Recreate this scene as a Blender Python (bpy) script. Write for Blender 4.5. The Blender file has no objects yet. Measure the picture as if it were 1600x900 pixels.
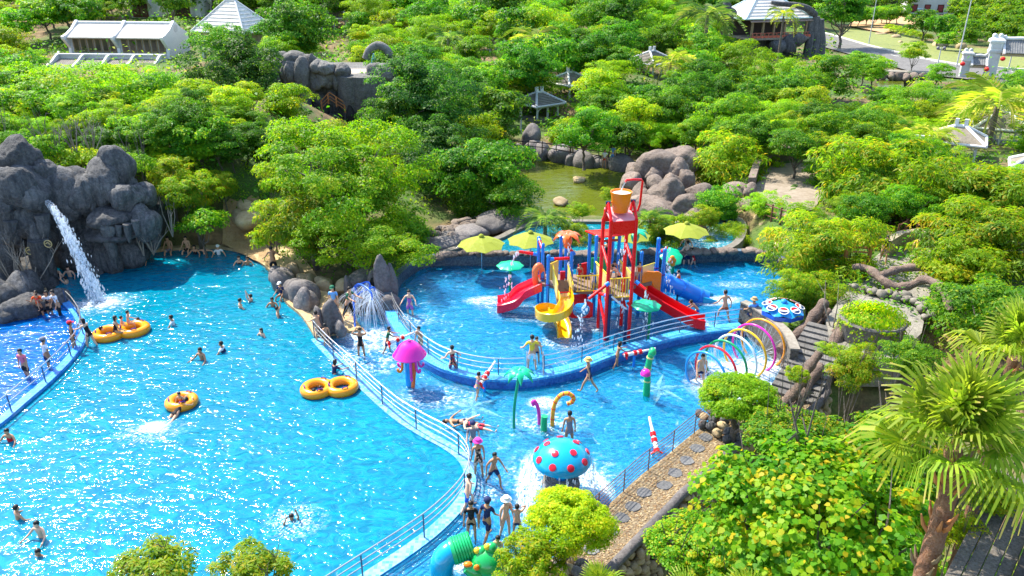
import bpy, math, random
import numpy as np
from mathutils import Vector, Matrix, Euler
D = bpy.data
SC = bpy.context.scene
COL = SC.collection
R = math.radians
# ---------------------------------------------------------------- camera, sky, sun, exposure
CAM_H = 17.0; FPX = 1200.0; PITCH = R(23.6)
cam = D.cameras.new("camera"); cam.sensor_width = 36; cam.lens = 36 * FPX / 1600; cam.clip_start = 0.1; cam.clip_end = 2000
camo = D.objects.new("camera", cam); COL.objects.link(camo)
camo.location = (0, 0, CAM_H); camo.rotation_euler = (math.pi / 2 - PITCH, 0, 0); SC.camera = camo
SUN_DIR = Vector((-0.95, 0.90, 1.75)).normalized()
w = D.worlds.new("World"); SC.world = w; w.use_nodes = True
nt = w.node_tree; sky = nt.nodes.new("ShaderNodeTexSky"); sky.sky_type = 'NISHITA'; sky.sun_disc = False
sky.sun_elevation = math.asin(SUN_DIR.z); sky.sun_rotation = math.atan2(SUN_DIR.x, SUN_DIR.y) % (2 * math.pi)
bg = nt.nodes["Background"]; bg.inputs[1].default_value = 0.15; nt.links.new(sky.outputs[0], bg.inputs[0])
sl = D.lights.new("sun", 'SUN'); sl.energy = 3.9; sl.angle = R(0.5); sl.color = (1, 0.93, 0.80)
so = D.objects.new("sun", sl); COL.objects.link(so); so.rotation_euler = SUN_DIR.to_track_quat('Z', 'Y').to_euler()
SC.view_settings.view_transform = 'Standard'; SC.view_settings.look = 'None'
SC.view_settings.exposure = 1.5; SC.view_settings.gamma = 1
SC.cycles.max_bounces = 8; SC.cycles.transparent_max_bounces = 24; SC.cycles.diffuse_bounces = 4
SC.cycles.caustics_reflective = False; SC.cycles.caustics_refractive = False
SC.cycles.sample_clamp_indirect = 6; SC.cycles.sample_clamp_direct = 0
# ---------------------------------------------------------------- where a point of the photograph lies in the place
CT, ST = math.cos(PITCH), math.sin(PITCH)
def ray(u, v):
    a = (u - 800) / FPX; b = (450 - v) / FPX
    return a, CT + b * ST, -ST + b * CT
def P(u, v, z=0.0):
    dx, dy, dz = ray(u, v); t = (z - CAM_H) / dz
    return Vector((dx * t, dy * t, z))
def PY(u, v, Y):
    dx, dy, dz = ray(u, v); t = Y / dy
    return Vector((dx * t, Y, CAM_H + dz * t))
def depth(p):
    return p[1] * CT - (p[2] - CAM_H) * ST
def S(a, b, x):
    t = np.clip((np.asarray(x, float) - a) / (b - a), 0, 1); return t * t * (3 - 2 * t)
# ---------------------------------------------------------------- materials
MATS = {}
def srgb(h):
    h = h.lstrip('#'); c = [int(h[i:i + 2], 16) / 255 for i in (0, 2, 4)]
    return tuple(x / 12.92 if x < .04045 else ((x + .055) / 1.055) ** 2.4 for x in c) + (1,)
def col4(c):
    return srgb(c) if isinstance(c, str) else tuple(c) + ((1,) if len(c) == 3 else ())
def newmat(name):
    m = D.materials.new(name); m.use_nodes = True
    return m, m.node_tree, m.node_tree.nodes["Principled BSDF"]
def N(t, typ, **kw):
    n = t.nodes.new(typ)
    for k, v in kw.items():
        if k.startswith('i_'): n.inputs[k[2:].replace('_', ' ')].default_value = v
        else: setattr(n, k, v)
    return n
def ramp(t, fac, stops):
    r = t.nodes.new("ShaderNodeValToRGB"); e = r.color_ramp.elements
    while len(e) < len(stops): e.new(0.5)
    for i, (p, c) in enumerate(stops): e[i].position = p; e[i].color = col4(c)
    t.links.new(fac, r.inputs[0]); return r.outputs[0]
def coords(t, kind='Object', scale=(1, 1, 1), rot=(0, 0, 0)):
    tc = t.nodes.new("ShaderNodeTexCoord"); mp = t.nodes.new("ShaderNodeMapping")
    mp.inputs['Scale'].default_value = scale; mp.inputs['Rotation'].default_value = rot
    t.links.new(tc.outputs[kind], mp.inputs[0]); return mp.outputs[0]
def noise(t, vec, scale, detail=4, rough=.55, dist=0):
    n = N(t, "ShaderNodeTexNoise"); n.inputs['Scale'].default_value = scale; n.inputs['Detail'].default_value = detail
    n.inputs['Roughness'].default_value = rough; n.inputs['Distortion'].default_value = dist
    if vec is not None: t.links.new(vec, n.inputs[0])
    return n.outputs[0]
def bump(t, h, strength, dist, nrm=None):
    b = N(t, "ShaderNodeBump"); b.inputs['Strength'].default_value = strength; b.inputs['Distance'].default_value = dist
    t.links.new(h, b.inputs['Height'])
    if nrm is not None: t.links.new(nrm, b.inputs['Normal'])
    return b.outputs[0]
def mixc(t, fac, a, b, mode='MIX'):
    m = N(t, "ShaderNodeMix", data_type='RGBA', blend_type=mode)
    for s, x in ((m.inputs[0], fac), (m.inputs[6], a), (m.inputs[7], b)):
        if hasattr(x, 'is_linked'): t.links.new(x, s)
        elif isinstance(x, (int, float)): s.default_value = x
        else: s.default_value = col4(x)
    return m.outputs[2]
def plain(c, rough=.45, spec=.3, metal=0, wear=.25, coat=0):
    """painted or moulded surface with slight fading and scuffs"""
    key = ('p', str(c), rough, metal, wear, coat)
    if key in MATS: return MATS[key]
    m, t, b = newmat("paint"); c = col4(c)
    v = coords(t); n1 = noise(t, v, 1.7, 5); n2 = noise(t, v, 14, 3)
    d = tuple(x * .72 for x in c[:3]); l = tuple(min(1, x * 1.05 + .015) for x in c[:3])
    base = mixc(t, wear, c, ramp(t, n1, [(.3, d), (.7, l)]))
    t.links.new(base, b.inputs['Base Color'])
    t.links.new(ramp(t, n2, [(.3, (rough * .7,) * 3), (.7, (min(1, rough * 1.3),) * 3)]), b.inputs['Roughness'])
    b.inputs['Metallic'].default_value = metal; b.inputs['Specular IOR Level'].default_value = spec
    b.inputs['Coat Weight'].default_value = coat
    t.links.new(bump(t, n2, .06, .02), b.inputs['Normal'])
    MATS[key] = m; return m
def rockmat(name, stops, scale=1.0, bstr=.5):
    if name in MATS: return MATS[name]
    m, t, b = newmat(name); v = coords(t)
    n1 = noise(t, v, 1.1 * scale, 8, .62, .4); n2 = noise(t, v, 7 * scale, 6, .7); n3 = noise(t, v, 40 * scale, 3, .6)
    base = ramp(t, n1, stops)
    base = mixc(t, .35, base, ramp(t, n2, [(.35, (.02, .02, .02)), (.65, (.26, .25, .23))]))
    if name == 'grey_rock': base = mixc(t, ramp(t, noise(t, coords(t, 'Object', (2.2, 2.2, .25)), 1.6, 6, .7), [(.46, (0, 0, 0)), (.62, (.75, .75, .75))]), base, (.022, .024, .027))
    oi = N(t, "ShaderNodeObjectInfo"); hv = N(t, "ShaderNodeHueSaturation")
    vr = N(t, "ShaderNodeMapRange"); vr.inputs[3].default_value = .75; vr.inputs[4].default_value = 1.25
    t.links.new(oi.outputs['Random'], vr.inputs[0]); t.links.new(vr.outputs[0], hv.inputs['Value']); t.links.new(base, hv.inputs['Color'])
    t.links.new(hv.outputs[0], b.inputs['Base Color']); b.inputs['Roughness'].default_value = .85
    nb = bump(t, n1, bstr, .25); nb = bump(t, n2, bstr, .08, nb); nb = bump(t, n3, bstr * .6, .015, nb)
    t.links.new(nb, b.inputs['Normal']); MATS[name] = m; return m
ROCK_GREY = rockmat('grey_rock', [(.25, (.03, .032, .038)), (.5, (.075, .078, .088)), (.75, (.15, .148, .145))], 1.0, 1.0)
ROCK_BROWN = rockmat('brown_rock', [(.25, (.10, .064, .046)), (.5, (.20, .138, .10)), (.75, (.33, .245, .18))], 1.0, .9)
ROCK_MID = rockmat('mid_grey_rock', [(.25, (.06, .058, .055)), (.5, (.125, .122, .115)), (.75, (.21, .205, .19))], 1.0, .9)
ROCK_TAN = rockmat('tan_rock', [(.25, (.34, .22, .09)), (.5, (.50, .36, .17)), (.75, (.64, .52, .32))])
ROCK_PURPLE = rockmat('purple_grey_rock', [(.25, (.07, .06, .064)), (.5, (.14, .12, .12)), (.75, (.24, .21, .195))])
CONC = rockmat('weathered_concrete', [(.25, (.13, .112, .085)), (.5, (.21, .183, .14)), (.75, (.30, .265, .205))], .7, .2)
ROOT = rockmat('root_bark', [(.25, (.075, .04, .025)), (.5, (.16, .09, .058)), (.75, (.27, .17, .115))], 2, .8)
BARK = rockmat('bark', [(.25, (.06, .045, .03)), (.5, (.14, .1, .07)), (.75, (.24, .19, .14))], 3, .7)
TWIG = rockmat('twig', [(.25, (.2, .16, .12)), (.5, (.32, .27, .21)), (.75, (.45, .4, .33))], 3, .3)
def foliage(name, c_dark, c_mid, c_light, c_young, trans=.55, var=.03):
    m, t, b = newmat(name)
    at = N(t, "ShaderNodeAttribute", attribute_name='tint')
    base = ramp(t, at.outputs['Fac'], [(.0, c_dark), (.38, c_mid), (.72, c_light), (.93, c_young)])
    oi = N(t, "ShaderNodeObjectInfo"); hv = N(t, "ShaderNodeHueSaturation")
    mr = N(t, "ShaderNodeMapRange"); mr.inputs[3].default_value = .5 - var * .55; mr.inputs[4].default_value = .5 + var * .25
    t.links.new(oi.outputs['Random'], mr.inputs[0]); t.links.new(mr.outputs[0], hv.inputs['Hue'])
    wn = N(t, "ShaderNodeTexWhiteNoise", noise_dimensions='1D'); t.links.new(oi.outputs['Random'], wn.inputs['W'])
    mv = N(t, "ShaderNodeMapRange"); mv.inputs[3].default_value = .74; mv.inputs[4].default_value = 1.22
    t.links.new(wn.outputs[0], mv.inputs[0]); t.links.new(mv.outputs[0], hv.inputs['Value'])
    t.links.new(base, hv.inputs['Color'])
    b.inputs['Roughness'].default_value = .5; b.inputs['Specular IOR Level'].default_value = .22
    t.links.new(hv.outputs[0], b.inputs['Base Color'])
    tr = N(t, "ShaderNodeBsdfTranslucent"); tc = mixc(t, 1.0, hv.outputs[0], (1.0, 1.0, .55), 'MULTIPLY')
    g = N(t, "ShaderNodeHueSaturation"); g.inputs['Value'].default_value = 1.5; t.links.new(tc, g.inputs['Color']); t.links.new(g.outputs[0], tr.inputs[0])
    mx = N(t, "ShaderNodeMixShader"); mx.inputs[0].default_value = trans
    t.links.new(b.outputs[0], mx.inputs[1]); t.links.new(tr.outputs[0], mx.inputs[2])
    t.links.new(mx.outputs[0], t.nodes["Material Output"].inputs[0]); return m
F_MID = foliage('leaf_green', (0.042, 0.1725, 0.0075), (0.0816, 0.27, 0.0096), (0.1728, 0.3942, 0.0108), (0.36, 0.46, 0.012))
F_DARK = foliage('leaf_dark', (0.027, 0.12, 0.009), (0.0504, 0.198, 0.0096), (0.1188, 0.3024, 0.013), (0.24, 0.38, 0.014))
F_YEL = foliage('leaf_yellow_green', (0.12, 0.27, 0.006), (0.216, 0.408, 0.0072), (0.3456, 0.486, 0.0086), (0.5, 0.44, 0.012))
F_MANGO = foliage('leaf_mango', (0.0825, 0.225, 0.009), (0.156, 0.336, 0.0096), (0.2916, 0.432, 0.013), (0.52, 0.38, 0.02))
F_HEART = foliage('leaf_heart', (0.0525, 0.21, 0.006), (0.132, 0.336, 0.0072), (0.2916, 0.4428, 0.0097), (0.52, 0.4, 0.015))
F_PALM = foliage('palm_leaf', (0.12, 0.24, 0.018), (0.204, 0.336, 0.0216), (0.3456, 0.432, 0.0432), (0.55, 0.44, 0.14))
F_PALMD = foliage('palm_leaf_dark', (0.045, 0.1275, 0.03), (0.072, 0.18, 0.036), (0.1512, 0.2592, 0.0486), (0.27, 0.31, 0.07))
F_FEATH = foliage('leaf_feathery', (0.09, 0.27, 0.006), (0.168, 0.384, 0.0072), (0.2808, 0.4752, 0.0086), (0.42, 0.46, 0.012))
F_BIGD = foliage('leaf_blue_green', (0.015, 0.075, 0.015), (0.0288, 0.126, 0.0168), (0.0648, 0.2052, 0.0194), (0.16, 0.3, 0.02))
F_LIME = foliage('leaf_lime', (0.18, 0.33, 0.006), (0.288, 0.444, 0.0072), (0.432, 0.5184, 0.0086), (0.55, 0.46, 0.012))
# ---------------------------------------------------------------- mesh builder and tagging
class MB:
    def __init__(s): s.v = []; s.f = []; s.m = []; s.k = 0
    def add(s, vs, fs):
        o = len(s.v); s.v += [tuple(x) for x in vs]; s.f += [tuple(i + o for i in f) for f in fs]; s.m += [s.k] * len(fs); return s
    def box(s, c, size, rz=0.0, M=None):
        x, y, z = (d / 2 for d in size); ca, sa = math.cos(rz), math.sin(rz)
        vs = []
        for dz in (-z, z):
            for dx, dy in ((-x, -y), (x, -y), (x, y), (-x, y)):
                vs.append((c[0] + dx * ca - dy * sa, c[1] + dx * sa + dy * ca, c[2] + dz))
        return s.add(vs, [(3, 2, 1, 0), (4, 5, 6, 7), (0, 1, 5, 4), (1, 2, 6, 5), (2, 3, 7, 6), (3, 0, 4, 7)])
    def tube(s, pts, r, n=8, cap=True, close=False):
        pts = [Vector(p) for p in pts]; L = len(pts); rs = r if hasattr(r, '__len__') else [r] * L
        vs = []; fs = []; up = None
        for i, p in enumerate(pts):
            if close: d = pts[(i + 1) % L] - pts[i - 1]
            else: d = pts[min(i + 1, L - 1)] - pts[max(i - 1, 0)]
            d = d.normalized() if d.length > 1e-9 else Vector((0, 0, 1))
            if up is None: up = Vector((0, 0, 1)) if abs(d.z) < .9 else Vector((1, 0, 0))
            a = d.cross(up)
            if a.length < 1e-4: a = d.orthogonal()
            a.normalize(); b = a.cross(d).normalized(); up = b
            for k in range(n):
                t = 2 * math.pi * k / n; vs.append(p + (a * math.cos(t) + b * math.sin(t)) * rs[i])
        for i in range(L if close else L - 1):
            j = (i + 1) % L
            for k in range(n):
                q = (k + 1) % n; fs.append((i * n + k, i * n + q, j * n + q, j * n + k))
        if cap and not close:
            fs.append(tuple(range(n))[::-1]); fs.append(tuple((L - 1) * n + k for k in range(n)))
        return s.add(vs, fs)
    def lathe(s, prof, c=(0, 0, 0), n=20, sx=1, sy=1):
        vs = []; fs = []
        for r, z in prof:
            for k in range(n):
                t = 2 * math.pi * k / n; vs.append((c[0] + r * sx * math.cos(t), c[1] + r * sy * math.sin(t), c[2] + z))
        for i in range(len(prof) - 1):
            for k in range(n):
                q = (k + 1) % n; fs.append((i * n + k, i * n + q, (i + 1) * n + q, (i + 1) * n + k))
        if prof[0][0] > 1e-6: fs.append(tuple(range(n))[::-1])
        if prof[-1][0] > 1e-6: fs.append(tuple((len(prof) - 1) * n + k for k in range(n)))
        return s.add(vs, fs)
    def prism(s, poly, z0, z1):
        n = len(poly); a = sum(poly[i][0] * poly[(i + 1) % n][1] - poly[(i + 1) % n][0] * poly[i][1] for i in range(n))
        if a < 0: poly = poly[::-1]
        vs = [(p[0], p[1], z0) for p in poly] + [(p[0], p[1], z1) for p in poly]
        return s.add(vs, [tuple(range(n))[::-1], tuple(range(n, 2 * n))] + [(i, (i + 1) % n, n + (i + 1) % n, n + i) for i in range(n)])
    def sphere(s, c, r, n=12, h=8):
        rr = (r, r, r) if not hasattr(r, '__len__') else r
        prof = [(math.sin(math.pi * i / h), -math.cos(math.pi * i / h)) for i in range(h + 1)]
        vs = []; fs = []
        for a, z in prof:
            for k in range(n):
                t = 2 * math.pi * k / n; vs.append((c[0] + rr[0] * a * math.cos(t), c[1] + rr[1] * a * math.sin(t), c[2] + rr[2] * z))
        for i in range(h):
            for k in range(n):
                q = (k + 1) % n; fs.append((i * n + k, i * n + q, (i + 1) * n + q, (i + 1) * n + k))
        return s.add(vs, fs)
    def xf(s, M):
        s.v = [tuple(M @ Vector(p)) for p in s.v]; return s
    def build(s, name, mats, parent=None, smooth=False, loc=None, bevel=0):
        q = parent
        while q is not None and q.get('org') is None: q = q.parent
        org = Vector(loc) if loc is not None else (Vector(q['org']) if q is not None else Vector((0, 0, 0)))
        me = D.meshes.new(name)
        me.from_pydata([tuple(Vector(p) - org) for p in s.v] if org.length else s.v, [], s.f)
        for m in (mats if isinstance(mats, (list, tuple)) else [mats]): me.materials.append(m)
        if max(s.m, default=0): me.polygons.foreach_set('material_index', s.m)
        if smooth:
            me.polygons.foreach_set('use_smooth', [True] * len(me.polygons))
            me.set_sharp_from_angle(angle=R(50))
        me.update()
        o = D.objects.new(name, me); COL.objects.link(o)
        if parent is not None: o.parent = parent
        elif loc is not None: o.location = org
        if bevel:
            b = o.modifiers.new('edge', 'BEVEL'); b.width = bevel; b.segments = 2; b.limit_method = 'ANGLE'
        return o
def tag(o, label=None, cat=None, group=None, kind=None):
    if label: o['label'] = label
    if cat: o['category'] = cat
    if group: o['group'] = group
    if kind: o['kind'] = kind
    return o
def thing(name, label, cat, loc=(0, 0, 0), group=None, world=True):
    """Empty at the base of a thing; with world=True its parts are given in world coordinates"""
    o = D.objects.new(name, None); COL.objects.link(o); o.location = loc; o.empty_display_size = .2
    if world: o['org'] = tuple(loc)
    return tag(o, label, cat, group)
def copy_obj(o, parent=None, loc=None, rz=None, sc=None):
    c = o.copy(); COL.objects.link(c)
    if parent is not None: c.parent = parent
    if loc is not None: c.location = loc
    if rz is not None: c.rotation_euler = (0, 0, rz)
    if sc is not None: c.scale = sc if hasattr(sc, '__len__') else (sc,) * 3
    return c
def copy_tree(o, parent=None, **kw):
    c = copy_obj(o, parent, **kw)
    for ch in list(o.children): copy_tree(ch, c)
    return c
def smooth_path(pts, n=8, close=False):
    pts = [Vector(p) for p in pts]; L = len(pts); out = []
    for i in range(L if close else L - 1):
        g = (lambda k: pts[k % L]) if close else (lambda k: pts[max(0, min(L - 1, k))])
        p0, p1, p2, p3 = g(i - 1), g(i), g(i + 1), g(i + 2)
        for k in range(n):
            t = k / n
            out.append(.5 * ((2 * p1) + (p2 - p0) * t + (2 * p0 - 5 * p1 + 4 * p2 - p3) * t * t + (3 * p1 - p0 - 3 * p2 + p3) * t ** 3))
    if not close: out.append(pts[-1])
    return out
def resample(pts, step):
    out = [pts[0].copy()]; acc = 0
    for a, b in zip(pts, pts[1:]):
        d = (b - a).length; pos = step - acc
        while pos <= d and d > 0:
            out.append(a.lerp(b, pos / d)); pos += step
        acc = (acc + d) % step
    return out
def offset_path(pts, d):
    out = []
    for i, p in enumerate(pts):
        t = pts[min(i + 1, len(pts) - 1)] - pts[max(i - 1, 0)]; t.z = 0; t.normalize()
        out.append(p + Vector((-t.y, t.x, 0)) * d)
    return out
def strip(mb, A, B, zA0, zA1, zB1=None, zB0=None):
    """solid band between two paths: outer face, top, inner face"""
    zB1 = zA1 if zB1 is None else zB1; zB0 = zA0 if zB0 is None else zB0; n = len(A); vs = []
    for a, b in zip(A, B): vs += [(a.x, a.y, zA0), (a.x, a.y, zA1), (b.x, b.y, zB1), (b.x, b.y, zB0)]
    fs = []
    for i in range(n - 1):
        o = 4 * i
        for k in range(4): fs.append((o + k, o + 4 + k, o + 4 + (k + 1) % 4, o + (k + 1) % 4))
    fs += [(0, 1, 2, 3), (4 * n - 1, 4 * n - 2, 4 * n - 3, 4 * n - 4)]
    mb.add(vs, fs)
def inside(x, y, poly):
    x = np.asarray(x); y = np.asarray(y); c = np.zeros(x.shape, bool); n = len(poly)
    for i in range(n):
        x0, y0 = poly[i][0], poly[i][1]; x1, y1 = poly[(i + 1) % n][0], poly[(i + 1) % n][1]
        if y0 == y1: continue
        c ^= ((y0 > y) != (y1 > y)) & (x < (x1 - x0) * (y - y0) / (y1 - y0) + x0)
    return c
def dist_poly(x, y, poly):
    d = np.full(np.shape(x), 1e9)
    for i in range(len(poly)):
        ax, ay = poly[i][0], poly[i][1]; bx, by = poly[(i + 1) % len(poly)][0], poly[(i + 1) % len(poly)][1]
        ex, ey = bx - ax, by - ay; L = ex * ex + ey * ey + 1e-12
        t = np.clip(((x - ax) * ex + (y - ay) * ey) / L, 0, 1)
        d = np.minimum(d, np.hypot(x - ax - t * ex, y - ay - t * ey))
    return d
# ---------------------------------------------------------------- pools: outlines
def PL(px, z): return [P(u, v, z) for u, v in px]
LEFT_PX = [(98, 470), (118, 490), (131, 515), (126, 540), (105, 568), (75, 598), (40, 628), (0, 662), (-60, 705)]
NORTH_PX = [(98, 470), (84, 440), (90, 418), (120, 425), (144, 421), (180, 410), (215, 400), (265, 392), (330, 389), (370, 394), (400, 408), (420, 425), (436, 455), (447, 475), (470, 495), (487, 520), (492, 530)]
MAIN_PX = [(492, 530), (515, 555), (545, 583), (580, 617), (620, 652), (660, 678), (695, 697), (722, 717), (734, 742), (728, 772), (708, 800), (675, 832), (635, 862), (590, 892), (540, 925), (480, 965)]
PLAY_PX = [(612, 478), (622, 500), (640, 525), (665, 550), (700, 570), (750, 583), (800, 586), (850, 581), (900, 569), (950, 550), (1000, 535), (1050, 522), (1100, 513), (1157, 506)]
BACK_PX = [(1157, 506), (1200, 497), (1235, 472), (1240, 448), (1222, 424), (1190, 410), (1150, 408), (1080, 411), (1000, 412), (900, 414), (850, 415), (780, 416), (720, 415), (672, 417), (648, 427), (625, 447), (612, 478)]
WALK_PX = [(1222, 575), (1226, 610), (1190, 640), (1130, 655), (1080, 691), (1041, 724), (1000, 756), (957, 796), (905, 845), (850, 900), (800, 955)]
ZP = .35
left_path = smooth_path(PL(LEFT_PX, 0)); north_path = smooth_path(PL(NORTH_PX, 0), 5)
main_path = smooth_path(PL(MAIN_PX, 0)); play_path = smooth_path(PL(PLAY_PX, .42)); back_path = smooth_path(PL(BACK_PX, ZP), 6)
rim_path = [p + d for p, d in zip(play_path, [b - a for a, b in zip(play_path, offset_path(play_path, -.42))])]
walk_path = smooth_path(PL(WALK_PX, 0), 4)
main_poly = main_path + PL([(200, 1010), (-250, 960)], 0) + left_path[::-1] + north_path
left_poly = left_path + PL([(-150, 800), (-260, 600), (-120, 520), (0, 503), (45, 494), (80, 488)], 0)
splash_poly = main_path[::-1] + PL([(500, 512), (540, 497), (575, 486), (600, 486)], 0) + rim_path + PL([(1157, 518), (1190, 545)], 0) + walk_path
play_poly = play_path + back_path
RIVER_PX = [(690, 402), (730, 388), (780, 377), (805, 365), (832, 355), (870, 350), (935, 350), (1000, 350), (1055, 344), (1105, 337), (1150, 346), (1152, 372), (1125, 391), (1060, 397), (1000, 399), (900, 401), (850, 402), (760, 403), (720, 404)]
river_poly = smooth_path(PL(RIVER_PX, .55), 4, True)
POND_PX = [(640, 262), (720, 250), (800, 244), (850, 251), (900, 258), (985, 264), (992, 290), (985, 330), (975, 346), (900, 348), (830, 350), (760, 352), (700, 330)]
pond_poly = smooth_path(PL(POND_PX, -.6), 4, True)
pond2_poly = smooth_path(PL([(1370, 128), (1395, 120), (1412, 128), (1405, 150), (1385, 152)], -.2), 3, True)
POOLS = [main_poly, left_poly, splash_poly, play_poly, river_poly, pond_poly, pond2_poly]
# ---------------------------------------------------------------- terrain
def hill(x, y):
    x = np.asarray(x, float); y = np.asarray(y, float)
    z = .06 + 3.0 * S(68, 100, y) * S(30, 12, x)
    z = z + 1.4 * S(14.5, 17, x) * S(30, 34, y) * S(78, 60, y)
    z = z + 4.2 * S(-13, -21, x) * S(44, 50, y) * S(85, 66, y) + 1.2 * S(-4, -9, x) * S(46, 52, y) * S(85, 66, y)
    z = z + 8 * S(8.0, 12, x) * S(19, 12.5, y) - 2.4 * S(-.1, .9, (x - 3.7) * .68 - (y - 19.4) * .74) * S(29, 26, y) * S(17, 14, x)
    q = x / np.maximum(y, 1)
    z = z + 46 * S(165, 330, y) * S(.40, .33, q) + 46 * S(150, 300, y) * S(.585, .65, q) + 46 * S(265, 390, y) * S(.33, .40, q) * S(.65, .585, q) + 7 * S(10, -60, x) * S(110, 175, y)
    z = z + .35 * np.sin(x * .31 + 1.3) * np.cos(y * .27) * S(52, 70, y) * S(60, 30, x)
    return z
def th(x, y): return float(hill(x, y))
def axis(a, b, lo, hi, st, grow=1.12):
    m = list(np.arange(lo, hi + st, st)); l = []; s = st; p = lo
    while p > a: s *= grow; p -= s; l.append(p)
    s = st; p = m[-1]; r = []
    while p < b: s *= grow; p += s; r.append(p)
    return np.array(l[::-1] + m + r)
def build_ground():
    xs = axis(-420, 420, -46, 44, .55); ys = axis(-30, 420, 8, 76, .55)
    X, Y = np.meshgrid(xs, ys); Z = hill(X, Y)
    rng = np.random.default_rng(3); Z += rng.normal(0, .03, Z.shape)
    for i, p in enumerate(POOLS):
        xa = [q[0] for q in p]; ya = [q[1] for q in p]
        bb = (X > min(xa) - 3) & (X < max(xa) + 3) & (Y > min(ya) - 3) & (Y < max(ya) + 3)
        c = inside(X[bb], Y[bb], p) | (dist_poly(X[bb], Y[bb], p) < .35); zz = Z[bb]; zz[c] = -2.2; Z[bb] = zz
    n, m = X.shape; V = np.stack([X, Y, Z], -1).reshape(-1, 3)
    idx = np.arange(n * m).reshape(n, m)
    F = np.stack([idx[:-1, :-1], idx[:-1, 1:], idx[1:, 1:], idx[1:, :-1]], -1).reshape(-1, 4)
    me = D.meshes.new('ground'); fast_mesh(me, V, F)
    m_, t, b = newmat('earth'); v = coords(t)
    n1 = noise(t, v, .12, 6); n2 = noise(t, v, 1.5, 6, .65); n3 = noise(t, v, 12, 4)
    soil = ramp(t, n2, [(.3, (.06, .04, .02)), (.5, (.15, .095, .045)), (.72, (.30, .20, .09))])
    grass = ramp(t, n3, [(.3, (.025, .06, .006)), (.7, (.08, .15, .014))])
    t.links.new(mixc(t, ramp(t, n1, [(.42, (0, 0, 0)), (.56, (1, 1, 1))]), soil, grass), b.inputs['Base Color'])
    b.inputs['Roughness'].default_value = .95; t.links.new(bump(t, n2, .5, .15, bump(t, n3, .4, .04)), b.inputs['Normal'])
    me.materials.append(m_); me.polygons.foreach_set('use_smooth', [True] * len(me.polygons))
    o = D.objects.new('ground', me); COL.objects.link(o); tag(o, kind='structure')
def fast_mesh(me, V, F):
    V = np.asarray(V, np.float32); F = np.asarray(F, np.int32); k = F.shape[1]
    me.vertices.add(len(V)); me.vertices.foreach_set('co', V.ravel())
    me.loops.add(F.size); me.loops.foreach_set('vertex_index', F.ravel())
    me.polygons.add(len(F)); me.polygons.foreach_set('loop_start', np.arange(0, F.size, k, dtype=np.int32))
    me.update(calc_edges=True)
build_ground()
# ---------------------------------------------------------------- water
def water_mat(name, c1, c2, tint, k, amp=1.0, rough=.19, scale=1.0, foam=.0, rot=.5):
    m, t, b = newmat(name); v = coords(t, 'Object', (1, 1.7, 1), (0, 0, rot))
    big = noise(t, v, .55 * scale, 3, .5, .6); mid = noise(t, v, 1.7 * scale, 2, .5, 1.4); fine = noise(t, v, 5.5 * scale, 3, .6, .8)
    h = bump(t, big, 1.0, .55 * amp); h = bump(t, mid, 1.0, .30 * amp, h); h = bump(t, fine, 1.0, .045 * amp, h)
    cb = ramp(t, mid, [(.36, c1), (.62, c2)])
    cb = mixc(t, ramp(t, noise(t, coords(t), .09, 3), [(.35, (0, 0, 0)), (.65, (.6, .6, .6))]), cb, c1)
    df = N(t, "ShaderNodeBsdfDiffuse"); t.links.new(cb, df.inputs[0]); t.links.new(h, df.inputs['Normal'])
    tp = N(t, "ShaderNodeBsdfTransparent"); tp.inputs[0].default_value = col4(tint)
    body = N(t, "ShaderNodeMixShader"); body.inputs[0].default_value = k
    if foam:
        fo = ramp(t, noise(t, coords(t), 1.3, 7, .72, 1.5), [(.56, (k,) * 3), (.66, (min(1, k + foam),) * 3)]); t.links.new(fo, body.inputs[0])
        t.links.new(mixc(t, ramp(t, noise(t, coords(t), 1.3, 7, .72, 1.5), [(.58, (0, 0, 0)), (.74, (.7, .7, .7))]), cb, (.8, .92, .97)), df.inputs[0])
    t.links.new(tp.outputs[0], body.inputs[1]); t.links.new(df.outputs[0], body.inputs[2])
    gl = N(t, "ShaderNodeBsdfGlossy", distribution='BECKMANN'); gl.inputs['Roughness'].default_value = rough; t.links.new(h, gl.inputs['Normal'])
    fr = N(t, "ShaderNodeFresnel"); fr.inputs[0].default_value = 1.33; t.links.new(h, fr.inputs['Normal'])
    mx = N(t, "ShaderNodeMixShader"); t.links.new(fr.outputs[0], mx.inputs[0]); t.links.new(body.outputs[0], mx.inputs[1]); t.links.new(gl.outputs[0], mx.inputs[2])
    t.links.new(mx.outputs[0], t.nodes["Material Output"].inputs[0]); return m
def tile_mat(name, a, b_, c, scale=9, grout=(.35, .5, .6)):
    m, t, b = newmat(name); v = coords(t)
    vo = N(t, "ShaderNodeTexVoronoi", feature='F1', distance='CHEBYCHEV'); vo.inputs['Scale'].default_value = scale; vo.inputs['Randomness'].default_value = .12
    t.links.new(v, vo.inputs[0]); sx = N(t, "ShaderNodeSeparateColor"); t.links.new(vo.outputs['Color'], sx.inputs[0])
    base = ramp(t, sx.outputs[0], [(.1, a), (.5, b_), (.9, c)])
    base = mixc(t, .35, base, ramp(t, noise(t, v, .6, 5), [(.35, a), (.65, c)]))
    base = mixc(t, ramp(t, vo.outputs['Distance'], [(.44, (0, 0, 0)), (.5, (.5, .5, .5))]), base, grout)
    t.links.new(base, b.inputs['Base Color']); b.inputs['Roughness'].default_value = .3
    t.links.new(bump(t, vo.outputs['Distance'], .25, -.01), b.inputs['Normal']); return m
W_MAIN = water_mat('pool_water', (.0, .14, .255), (.0, .25, .35), (.25, .8, 1), .92, .21, .10)
W_LEFT = water_mat('paddling_water', (.0, .105, .46), (.0, .18, .56), (.3, .7, 1), .6, .3, .10)
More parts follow.
